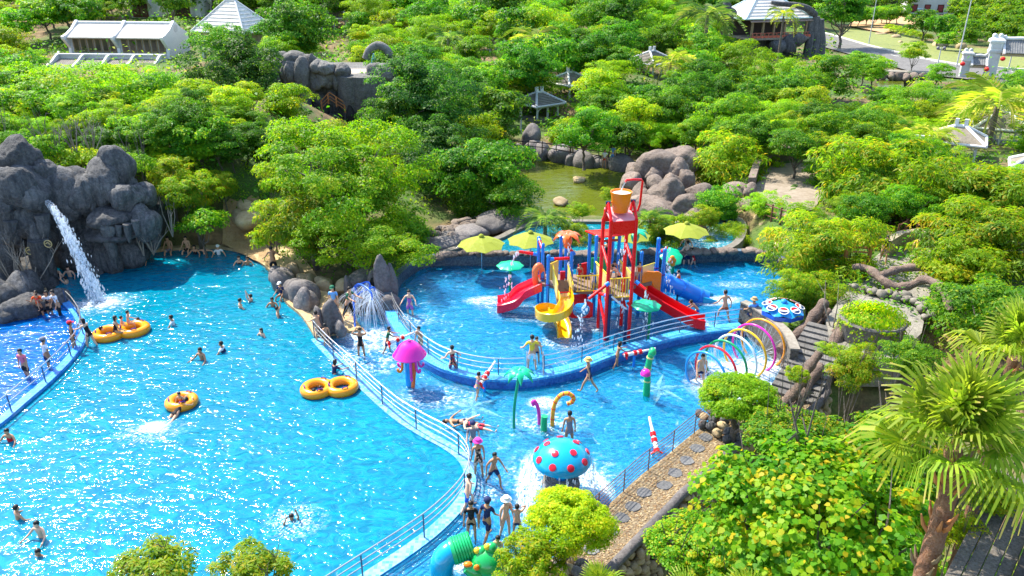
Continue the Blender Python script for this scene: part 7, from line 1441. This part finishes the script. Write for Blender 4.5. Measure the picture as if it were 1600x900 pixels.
def fan_palm(c, base, label, n, sc, tr=.2):
    o = thing('fan_palm', label, 'palm', base); pts = smooth_path([base - Vz * .4, base.lerp(c, .35) + Vector((.06, 0, 0)), base.lerp(c, .7) + Vector((.08, 0, 0)), c], 6); rng = random.Random(int(c.x * 10)); mb = MB(); mb.tube(pts, [tr * (1.15 - .2 * i / len(pts)) * (1 + .1 * (i % 2)) for i in range(len(pts))], 14); mb.build('trunk', rockmat('palm_fibre', [(.25, (.16, .05, .015)), (.5, (.34, .13, .04)), (.75, (.48, .24, .10))], 4, .8), o, True)
    for k in range(26):
        i = rng.randrange(1, len(pts) - 1); a = rng.uniform(0, 6.28); d = Vector((math.cos(a), math.sin(a), 0)); q = pts[i]; mb = MB(); mb.tube([q + d * tr * .9, q + d * (tr + .08) + Vz * .1, q + d * (tr + .14) + Vz * .28], [.045, .035, .012], 5); mb.build('leaf_stub', ORWOOD if k % 3 else AGEDW, o)
    for k in range(n):
        f = D.objects.new('fan_leaf', FAN[min(2, int(3 * k / n))]); COL.objects.link(f); f.parent = o; f.location = c - base + Vz * (.1 - .35 * k / n); pit = 1.45 - 1.6 * (k / n) ** 1.35; s_ = sc * rng.uniform(.85, 1.12); M = Matrix.Rotation(k * 2.39996 + 1.1, 3, 'Z') @ Matrix.Rotation(-pit, 3, 'Y') @ Matrix.Rotation(rng.uniform(-.5, .5), 3, 'X'); f.rotation_euler = M.to_euler(); f.scale = (s_,) * 3
c = PY(1490, 700, 9.6); b = PY(1440, 905, 9.2); fan_palm(c, b, 'large fan palm with a fibrous orange trunk and drooping frayed leaves', 22, .72, .125)
c = PY(1585, 560, 13.5); fan_palm(c, Vector((c.x, c.y, th(c.x, c.y))), 'second fan palm crown behind the large one at the picture edge', 14, .62, .12)
for u, v, Y, lab in ((1075, 950, 11.5, 'fan leaves poking up below the heart leaved tree'), (1165, 955, 11, 'fan leaves rising beside the big heart leaved tree base'), (935, 930, 14, 'yellow fan leaves below the pebble walkway')):
    c = PY(u, v, Y); fan_palm(c, Vector((c.x, c.y, c.z - 2.2)), lab, 8, .42, .1)
# ---------------------------------------------------------------- trees placed where the photograph has them
T = tree
T('big', 545, 285, 128, 'huge spreading light green tree in the middle, over the tree bed', wd=1.0, Y=44); T('mango', 490, 352, 72, 'lower bushy tree on the left flank of the huge spreading tree', Y=41.5); T('big', 575, 378, 92, 'bright yellow green tree hanging over the grotto, front of the huge spreading tree', Y=40, sq=.75); T('broad', 640, 370, 52, 'small round tree between the huge spreading tree and the lazy river', Y=45)
T('bigdark', 668, 166, 70, 'tall dark green tree standing behind the huge spreading tree', Y=62); T('bigdark', 690, 255, 66, 'dark tree between the tall dark tree and the pond', Y=56); T('broad', 762, 270, 68, 'rounded tree overhanging the near corner of the green pond', Y=53); T('broad', 790, 315, 44, 'bushy tree by the dark slab rocks at the lazy river', Y=50); T('yellow', 740, 210, 40, 'yellow green bush tree on the slope left of the pond'); T('dark', 735, 320, 42, 'dark low tree behind the dark slab rocks', Y=52)
T('bigdark', 378, 155, 66, 'round dense tree left of the terrace cliff', Y=72); T('feather', 110, 195, 98, 'wide feathery acacia above the waterfall grotto', Y=58, sq=.8); T('feather', 205, 165, 56, 'feathery acacia behind the waterfall grotto, smaller', Y=66); T('broad', 40, 150, 62, 'leafy tree at the picture edge above the grotto', Y=72); T('dark', 15, 200, 45, 'dark tree at the picture edge behind the grotto boulders', Y=60)
T('broad', 272, 142, 30, 'small tree below the white gallery, beside the twisted rail', Y=82); T('broad', 195, 152, 30, 'small tree in front of the white gallery roof', Y=80); T('yellow', 130, 150, 30, 'yellow green tree in front of the white gallery end', Y=80); T('broad', 58, 148, 32, 'tree left of the white gallery', Y=84); T('broad', 235, 178, 40, 'round tree halfway up the slope over the deck', Y=64); T('yellow', 300, 175, 40, 'yellowish tree on the slope behind the pool deck', Y=62)
T('broad', 345, 68, 36, 'tree in front of the big cream hipped roof'); T('dark', 465, 50, 48, 'large dark tree right of the cream hipped roof', Y=104); T('broad', 440, 85, 30, 'light tree at the foot of the large dark tree', Y=96); T('yellow', 562, 92, 22, 'slim yellow tree standing on the cliff terrace', Y=92); T('yellow', 500, 108, 22, 'yellow flowering plant mass draped over the cliff edge', Y=85, sq=.5, name='hanging_plant', cat='plant'); T('shrub', 600, 82, 22, 'bright shrub on the terrace behind the root arch', Y=99, cat='shrub')
T('yellow', 445, 205, 40, 'yellow green tree in front of the cliff steps', Y=64); T('yellow', 515, 222, 42, 'yellow green bush tree below the trunk-like tower', Y=60); T('bamboo', 300, 225, 52, 'bamboo-like yellow clump behind the pool deck', Y=55, cat='bamboo'); T('bamboo', 350, 210, 42, 'second bamboo-like clump next to the round dense tree', Y=57, cat='bamboo'); T('bamboo', 255, 220, 38, 'bamboo-like clump above the right of the grotto', Y=56, cat='bamboo')
T('mango', 262, 275, 38, 'small bushy tree right of the grotto with drooping leaves', Y=46); T('mango', 300, 305, 42, 'dense bushy tree over the far coping bathers', Y=45); T('mango', 350, 290, 28, 'bush beside the low grey rocks of the slope', Y=47, cat='bush'); T('shrub', 315, 350, 34, 'green shrub behind the sitting men', Y=43.5, cat='shrub'); T('shruby', 425, 375, 30, 'yellow shrub beside the bare backed man on the deck', Y=42.5, cat='shrub'); T('shruby', 425, 330, 26, 'yellowish shrub on the sandy slope', Y=44, cat='shrub'); T('mango', 432, 282, 34, 'bushy tree linking the bare slope to the huge spreading tree', Y=46)
for u, v, r, k in ((150, 252, 28, 'shruby'), (212, 258, 26, 'shrub'), (72, 232, 28, 'shrub'), (108, 255, 32, 'shruby'), (5, 225, 26, 'shrub')): T(k, u, v, r, 'thin leaved shrub growing along the top of the grotto rocks', 'shrub', 'shrubs on the grotto top', Y=44.8)
# pond side and centre
for u, v, r, k, lab, Y in ((955, 190, 48, 'broad', 'big leafy tree with yellow shoots right of the pond gazebo', 76), (880, 212, 30, 'yellow', 'yellow green tree in front of the pond gazebo', 73), (1045, 190, 44, 'mango', 'tree with orange young leaves on the pond bank', 76), (995, 205, 34, 'yellow', 'light yellow tree between two pond bank trees', 74), (1120, 190, 46, 'mango', 'wide tree with pale shoots behind the brown boulder pile', 76), (1185, 170, 48, 'broad', 'round tree above the ramp wall', 78), (1085, 215, 34, 'broad', 'small tree on the bank behind the boulder pile', 72), (752, 150, 34, 'dark', 'dark rounded tree left of the pond gazebo', 84), (812, 118, 30, 'broad', 'tree crowding the pond gazebo roof', 90), (1240, 155, 44, 'dark', 'dark tree above the ramp beside yellow palm', 80), (1150, 100, 52, 'feather', 'feathery tree below the balcony restaurant', 100), (1215, 118, 44, 'feather', 'feathery tree under the carved trunk column', 96), (1290, 120, 40, 'broad', 'tree right of the carved trunk column', 96), (1120, 285, 60, 'mango', 'flowering bush with orange tips right of the boulder pile', 58), (1180, 275, 34, 'mango', 'bushy shrub tree along the ramp wall', 60), (905, 330, 18, 'yellow', 'small standard tree in front of the pond by the left garden palm', 47), (895, 380, 32, 'mango', 'potted bushy tree behind the orange flower sprayer', 45.5), (1035, 365, 40, 'mango', 'large bushy potted tree between tower and right parasol', 45.2), (1105, 340, 24, 'mango', 'slender tree with orange leaves at the lazy river', 46.5), (1130, 325, 36, 'broad', 'green tree leaning over the right end of the lazy river', 49), (1110, 385, 14, 'mango', 'small orange leaved plant behind the back wall', 45), (1190, 365, 34, 'feather', 'bright round shrub by the right end of the river', 48), (1140, 375, 30, 'bamboo', 'dry grassy bush at the right end of the lazy river', 46.5), (955, 305, 14, 'yellow', 'wispy yellow sapling behind the bucket', 50)):
    T(k, u, v, r, lab, Y=Y, cat='bush' if 'bush ' in lab or 'shrub' in lab or 'plant' in lab else 'tree')
# right side
for u, v, r, k, lab, Y, sq in ((1358, 322, 98, 'mango', 'very large mango tree with drooping leaves over the terrace', 48, .95), (1300, 285, 34, 'broad', 'bright green tree left of the very large mango tree', 54, 1), (1280, 425, 74, 'mango', 'drooping mango tree leaning over the play pool corner', 38.5, .95), (1270, 462, 52, 'mango', 'low drooping branches over the blue soft drink parasol', 34.5, .75), (1255, 345, 26, 'feather', 'bright shrub at the foot of the paved ramp', 47, .8), (1535, 335, 92, 'mango', 'big orange tinted mango tree at the right edge', 45, .9), (1445, 280, 48, 'feather', 'bright feathery tree behind the mango trees', 58, .9), (1550, 380, 90, 'mango', 'mango tree filling the right edge above the fan palms', 38, .9), (1500, 420, 66, 'yellow', 'yellow green tree right of the winding root', 36, .9), (1560, 490, 78, 'broad', 'dense tree behind the fan palms at the right edge', 30, .9), (1480, 500, 36, 'broad', 'leafy tree at the end of the winding root', 33, 1), (1330, 220, 46, 'broad', 'bushy tree on the slope above the mango tree', 72, .9), (1270, 215, 40, 'yellow', 'yellow green tree above the golden boulder', 70, .9), (1390, 190, 44, 'broad', 'tree mass left of the small roof corner', 76, .8), (1440, 160, 56, 'feather', 'wide low tree in front of the gate', 86, .7), (1530, 150, 34, 'feather', 'wide tree between gate and beige roofs', 100, .7), (1380, 230, 40, 'yellow', 'yellow tree above the bright feathery tree', 66, .8), (1602, 235, 26, 'feather', 'bright tree at the right edge above the roof corner', 66, .8), (1350, 100, 24, 'broad', 'round dark leaved tree beside the stone bridge', 108, .9), (1365, 110, 26, 'broad', 'dense round tree left of the small pond', 104, .9), (1385, 155, 22, 'dark', 'dark bush on the near bank of the small pond', 92, .9), (1590, 130, 26, 'broad', 'young tree under the gate roof', 96, 1), (1430, 82, 20, 'yellow', 'frangipani tree on the verge above the bridge', 118, 1), (1465, 115, 18, 'broad', 'small tree by the two globe lamp', 108, 1), (1335, 575, 40, 'mango', 'leafy branch tree beside the stone stairs', 25, 1), (1300, 548, 20, 'mango', 'leafy bough reaching over the stairs', 26.5, .7), (1245, 585, 17, 'nearmango', 'leafy twigs crossing the stair foot', 26, 1), (1425, 560, 40, 'broad', 'dark tree in the hollow behind the big fan palm', 24, 1), (1530, 640, 50, 'broad', 'leafy tree between the fan palms', 18, 1)):
    T(k, u, v, r, lab, Y=Y, sq=sq, cat='bush' if 'bush' in lab or 'shrub' in lab else 'tree')
for i in range(9): T('far', 1308 + i * 12, 24 - i * .6 + (i % 2) * 3, 13 + (i % 3), 'young street tree in the row along the far side of the road', 'tree', 'street trees along the road')
T('far', 1388, 22, 14, 'street tree standing alone at the edge of the dirt lot'); T('fardark', 1445, 35, 20, 'bushy dark tree in front of the far white building'); T('fardark', 1470, 42, 20, 'tall thin dark tree beside the far white building'); T('far', 1482, 62, 14, 'small reddish tree on the lawn between orange boulders')
for i in range(8): T('shruby', 1392 + i * 8, 44 + i * 2.2, 9, 'clipped yellow green bush of the hedge on the lawn', 'hedge bush', 'hedge along the lawn')
T('mango', 1243, 452, 36, 'drooping bough reaching down to the soft drink parasol', Y=34.2)
# near trees
T('heart', 1275, 800, 165, 'large bright tree with heart shaped yellow green leaves below the walkway', Y=13.2, sq=1.0); T('heart', 1385, 720, 100, 'second heart leaved tree behind the fan palm trunk', Y=15.5); T('heart', 1165, 880, 92, 'lower heart leaved bough beside the pebble walkway kerb', Y=14.2, sq=.8); T('heart', 1090, 856, 66, 'lowest heart leaved bough hiding the rubble face of the walkway kerb', Y=14.6, sq=.8); T('heart', 1235, 690, 70, 'upper heart leaved bough under the stairs', Y=15, sq=.8)
T('clipped', 1157, 625, 54, 'clipped round bright green tree on the rubble bed by the stairs', Y=P(1157, 690, .3).y, sq=.85); T('clipyel', 891, 814, 60, 'round yellow green ornamental tree at the end of the pebble walkway', Y=P(885, 893, .3).y, sq=.9)
T('nearmango', 240, 893, 62, 'yellow green treetop at the bottom edge, outer one of the two', Y=14, sq=.65); T('nearmango', 395, 893, 58, 'yellow green treetop at the bottom edge, beside the pool centre', Y=14, sq=.65); T('nearmango', 835, 872, 50, 'glossy leaved tree in front of the green frog', Y=16.2); T('nearmango', 815, 905, 40, 'lower glossy leaved branch at the bottom edge by the frog', Y=15.8)
T('nearmango', 1545, 770, 40, 'dark green plant between the fan palm trunk and the deck', Y=10.2); T('nearmango', 1500, 830, 34, 'low leafy plant at the foot of the fan palm', Y=9.8)
for u, v, r in ((548, 108, 12), (590, 104, 14), (610, 100, 14), (575, 112, 9), (592, 94, 14)): T('shrub' if r > 12 else 'shruby', u, v, r, 'leafy shrub planted on the paved cliff terrace', 'shrub', 'shrubs on the cliff terrace', Y=93)
# bare twiggy shrubs
def twigs(u, v, Y, h, n, label, group):
    p = PY(u, v, Y); p.z = max(p.z, .1); o = thing('bare_shrub', label, 'shrub', p, group); rng = random.Random(int(u))
    for k in range(n):
        a = rng.uniform(0, 6.28); t = rng.uniform(.1, .55); e = p + Vector((math.cos(a) * t * h, math.sin(a) * t * h, h * rng.uniform(.7, 1))); m = p.lerp(e, .5) + Vector((rng.uniform(-.1, .1), rng.uniform(-.1, .1), .05)) * h; mb = MB(); mb.tube([p, m, e], [.035, .025, .008], 5)
        for q in range(3): s_ = m.lerp(e, rng.uniform(0, .7)); mb.tube([s_, s_ + Vector((rng.uniform(-.3, .3), rng.uniform(-.3, .3), .35)) * h * .6], [.014, .004], 4)
        mb.build('branch', TWIG, o)
for u, v, Y, h, n in ((120, 240, 45, 2.2, 8), (145, 245, 45.2, 2.4, 9), (90, 245, 45, 2, 7), (225, 400, 41.8, 1.9, 6), (240, 398, 42, 2, 6), (30, 470, 38.5, 3.6, 7), (55, 472, 38.2, 3.4, 7), (270, 370, 43, 2.5, 5)): twigs(u, v, Y, h, n, 'bare pale branched shrub among the grotto rocks', 'bare shrubs at the grotto')
for u, v, Y, h, n in ((1300, 520, 31, 2.6, 4), (1225, 640, 28.5, 1.6, 4)): twigs(u, v, Y, h, n, 'bare reddish sapling leaning over the stone stairs', 'bare saplings at the stairs')
# ---------------------------------------------------------------- woods behind: one tree each, kept off buildings, water, paths
WR = np.random.default_rng(77); placed = []; USED = {}
LOOK = {'broad': 'mid green rounded', 'dark': 'dark green dense', 'far': 'coarse leaved green', 'fardark': 'coarse leaved dark', 'feather': 'feathery bright green', 'yellow': 'yellow green', 'mango': 'orange tipped'}
LM = [(842, 155, 'pond gazebo'), (890, 115, 'second gazebo roof'), (1016, 85, 'upper gazebo roof'), (770, 58, 'small grey roof'), (522, 15, 'beige hipped roof'), (1205, 40, 'balcony restaurant'), (1270, 55, 'carved trunk column'), (520, 150, 'cliff terrace'), (590, 85, 'root arch'), (190, 60, 'long white hall'), (150, 95, 'low gallery'), (375, 40, 'cream hipped pavilion'), (280, 12, 'white cottages'), (648, 170, 'tall dark tree'), (760, 190, 'bare slope'), (940, 240, 'far pond bank'), (1130, 230, 'boulder pile'), (1230, 260, 'paved ramp'), (1395, 130, 'small pond'), (1500, 110, 'road gate'), (1490, 200, 'beige palm roof'), (1556, 170, 'leaning coconut palm'), (1427, 225, 'small roof corner'), (110, 195, 'wide feathery acacia'), (1106, 24, 'dark wood palm'), (378, 152, 'round dense tree'), (170, 20, 'hillside steps'), (1340, 300, 'very large mango tree'), (945, 190, 'pond bank tree'), (1048, 98, 'dry fronded palm'), (836, 62, 'upright young palm'), (1240, 200, 'bushy yellow palm'), (40, 150, 'grotto edge tree'), (700, 60, 'dark wood palm crown')]
def wood_label(k, u, v, r, base):
    size = 'large' if r > 37 else 'small' if r < 29 else 'middling'
    for x, y, nm in sorted(LM, key=lambda q: (q[0] - u) ** 2 + (1.6 * (q[1] - v)) ** 2)[:5]:
        du, dv = u - x, 1.6 * (v - y); rel = ('uphill of' if dv < 0 else 'downhill of') if abs(dv) > abs(du) else ('left of' if du < 0 else 'right of'); d = math.hypot(du, dv)
        lab = '%s %s tree %s %s the %s' % (size, LOOK[k], 'close by,' if d < 45 else 'some way off,' if d < 110 else 'far off,', rel, nm)
        if lab not in USED: USED[lab] = 1; return lab
    return base
AVOID = [(60, 30, 300, 108), (320, 10, 420, 92), (190, 0, 372, 30), (500, 12, 545, 28), (430, 95, 600, 180), (806, 138, 880, 178), (868, 106, 915, 128), (992, 78, 1042, 97), (755, 50, 785, 66), (1130, 0, 1290, 86), (1460, 185, 1600, 225), (1300, 24, 1600, 128), (1170, 238, 1300, 345), (700, 180, 760, 205), (795, 235, 990, 350)]
def wood(lab, grp, box, n, kinds, r0, r1, gap):
    k = 0; tries = 0
    while k < n and tries < 6000:
        tries += 1; u = WR.uniform(box[0], box[2]); v = WR.uniform(box[1], box[3]); r = WR.uniform(r0, r1)
        if any(a - r * .55 < u < c + r * .55 and b - r * .1 < v < d + r * 1.7 for a, b, c, d in AVOID): continue
        if any((u - x) ** 2 + ((v - y) * 1.7) ** 2 < (gap * (r + q) * .5) ** 2 for x, y, q in placed): continue
        placed.append((u, v, r)); kk = kinds[int(WR.integers(len(kinds)))]; T(kk, u, v, r, lab if grp == 'far wood' else wood_label(kk, u, v, r, lab), 'tree', grp, sq=WR.uniform(.85, 1.05)); k += 1
wood('broad leaved tree in the dense wood between the cliff terrace and the balcony restaurant', 'trees of the central wood', (600, -5, 1330, 215), 130, ['broad', 'broad', 'far', 'dark', 'fardark', 'dark', 'feather', 'yellow'], 26, 44, .95)
wood('broad leaved tree on the wooded slope behind the grotto and white halls', 'trees of the upper slope', (-20, -5, 620, 240), 85, ['broad', 'far', 'dark', 'yellow', 'feather'], 20, 38, .95)
wood('broad leaved tree in the mixed planting between the ramp and the gate', 'trees before the gate', (1230, 125, 1620, 330), 46, ['broad', 'yellow', 'feather', 'mango', 'broad'], 24, 42, .9)
AVOID[:] = [(1300, 30, 1480, 130), (1395, 0, 1490, 22)]
wood('tree of the dark wooded hill behind the gate', 'far wood', (1480, -12, 1640, 58), 44, ['far', 'fardark'], 14, 22, .7)
wood('distant tree along the top of the picture behind the road', 'far wood', (1270, -18, 1420, 1), 16, ['far', 'fardark'], 11, 16, .8); wood('distant tree on the ridge behind the central wood', 'far wood', (380, -22, 1300, 6), 70, ['far', 'fardark'], 18, 26, .75)
wood('distant tree on the ridge above the white cottages', 'far wood', (-40, -25, 400, 2), 24, ['far', 'fardark'], 16, 24, .75)
co_, ti_ = [], []
for cm, p, s, sq in FARW:
    n = len(cm.vertices); v_ = np.empty(n * 3, np.float32); cm.vertices.foreach_get('co', v_); v_ = v_.reshape(-1, 4, 3)[::3]; t_ = np.empty(n, np.float32); cm.attributes['tint'].data.foreach_get('value', t_)
    m_ = v_.mean(1, keepdims=True); v_ = (m_ + (v_ - m_) * 1.5) * np.array([s, s, s * sq]) + np.array(p[:]); co_.append(v_.reshape(-1, 3)); ti_.append(t_.reshape(-1, 4)[::3].ravel() + TRNG.uniform(-.12, .1))
co_ = np.concatenate(co_); me = D.meshes.new('far_wood'); fast_mesh(me, co_, np.arange(len(co_)).reshape(-1, 4)); at = me.attributes.new('tint', 'FLOAT', 'POINT'); at.data.foreach_set('value', np.concatenate(ti_).astype(np.float32)); me.materials.append(F_MID)
o = D.objects.new('far_wood', me); COL.objects.link(o); tag(o, kind='stuff')
# undergrowth: leaf clumps that nobody could count
def undergrowth(name, seed, n, test, size, mat, hgt, clump):
    rng = np.random.default_rng(seed); C = []
    while len(C) < n:
        u, v = rng.uniform(-40, 1640), rng.uniform(-5, 560); 
        if not test(u, v): continue
        p = on_ground_fast(u, v)
        if p is None: continue
        if any(inside(np.array([p[0]]), np.array([p[1]]), q)[0] or dist_poly(np.array([p[0]]), np.array([p[1]]), q)[0] < 1.1 for q in POOLS if abs(q[0][0] - p[0]) < 60): continue
        C.append(p)
    C = np.array(C); k = len(C); ci = np.repeat(np.arange(k), clump); m = len(ci); s_ = rng.uniform(.5, 1.2, k)[ci][:, None] * (1 + (C[ci][:, 1:2] - 40).clip(0) / 60)
    d = rng.normal(0, 1, (m, 3)) * .55; d[:, 2] = np.abs(d[:, 2]) * hgt; L = C[ci] + d * s_; Nn = d + np.array([0, 0, .7]) + rng.normal(0, .4, (m, 3))
    me = leaf_mesh(name, rng, L, Nn, size * s_, mat, 2.0, .3, np.clip(.4 + rng.normal(0, .15, k)[ci] + rng.normal(0, .15, m), 0, 1)); o = D.objects.new(name, me); COL.objects.link(o); tag(o, kind='stuff')
def on_ground_fast(u, v):
    dx, dy, dz = ray(u, v); ys = 20 * 1.012 ** np.arange(240); x = dx / dy * ys; z = CAM_H + dz / dy * ys; g = hill(x, ys); i = np.argmax(z <= g)
    return None if i == 0 else (x[i], ys[i], g[i])
def green(u, v):
    if 1300 < u < 1640 and 20 < v < 128: return v < 30 and u > 1480
    if 1165 < u < 1305 and 240 < v < 345: return False
    if 200 < u < 435 and 330 < v < 430: return False
    if 700 < u < 765 and 180 < v < 212: return False
    return v < 330 or u > 1210 or (420 < u < 600 and v < 440)
undergrowth('undergrowth', 1, 900, green, .26, F_MID, .9, 34); undergrowth('ground_cover', 2, 700, green, .22, F_YEL, .6, 34)
def near_green(u, v): return False
rng = np.random.default_rng(9); n = 12000; X_ = rng.uniform(3, 16, n); Y_ = rng.uniform(9, 26, n); ok = (dist_poly(X_, Y_, splash_poly) > 2.6) & ~inside(X_, Y_, splash_poly) & ~inside(X_, Y_, [(p.x, p.y) for p in inner] + [(p.x, p.y) for p in outer[::-1]]); X_, Y_ = X_[ok], Y_[ok]
C_l = np.stack([X_, Y_, hill(X_, Y_) + rng.uniform(0, .5, len(X_))], 1); me = leaf_mesh('hollow_plants', rng, C_l, rng.normal(0, .6, (len(X_), 3)) + np.array([0, 0, 1]), .28, F_DARK, 2.4, .3); o = D.objects.new('hollow_plants', me); COL.objects.link(o); tag(o, kind='stuff')
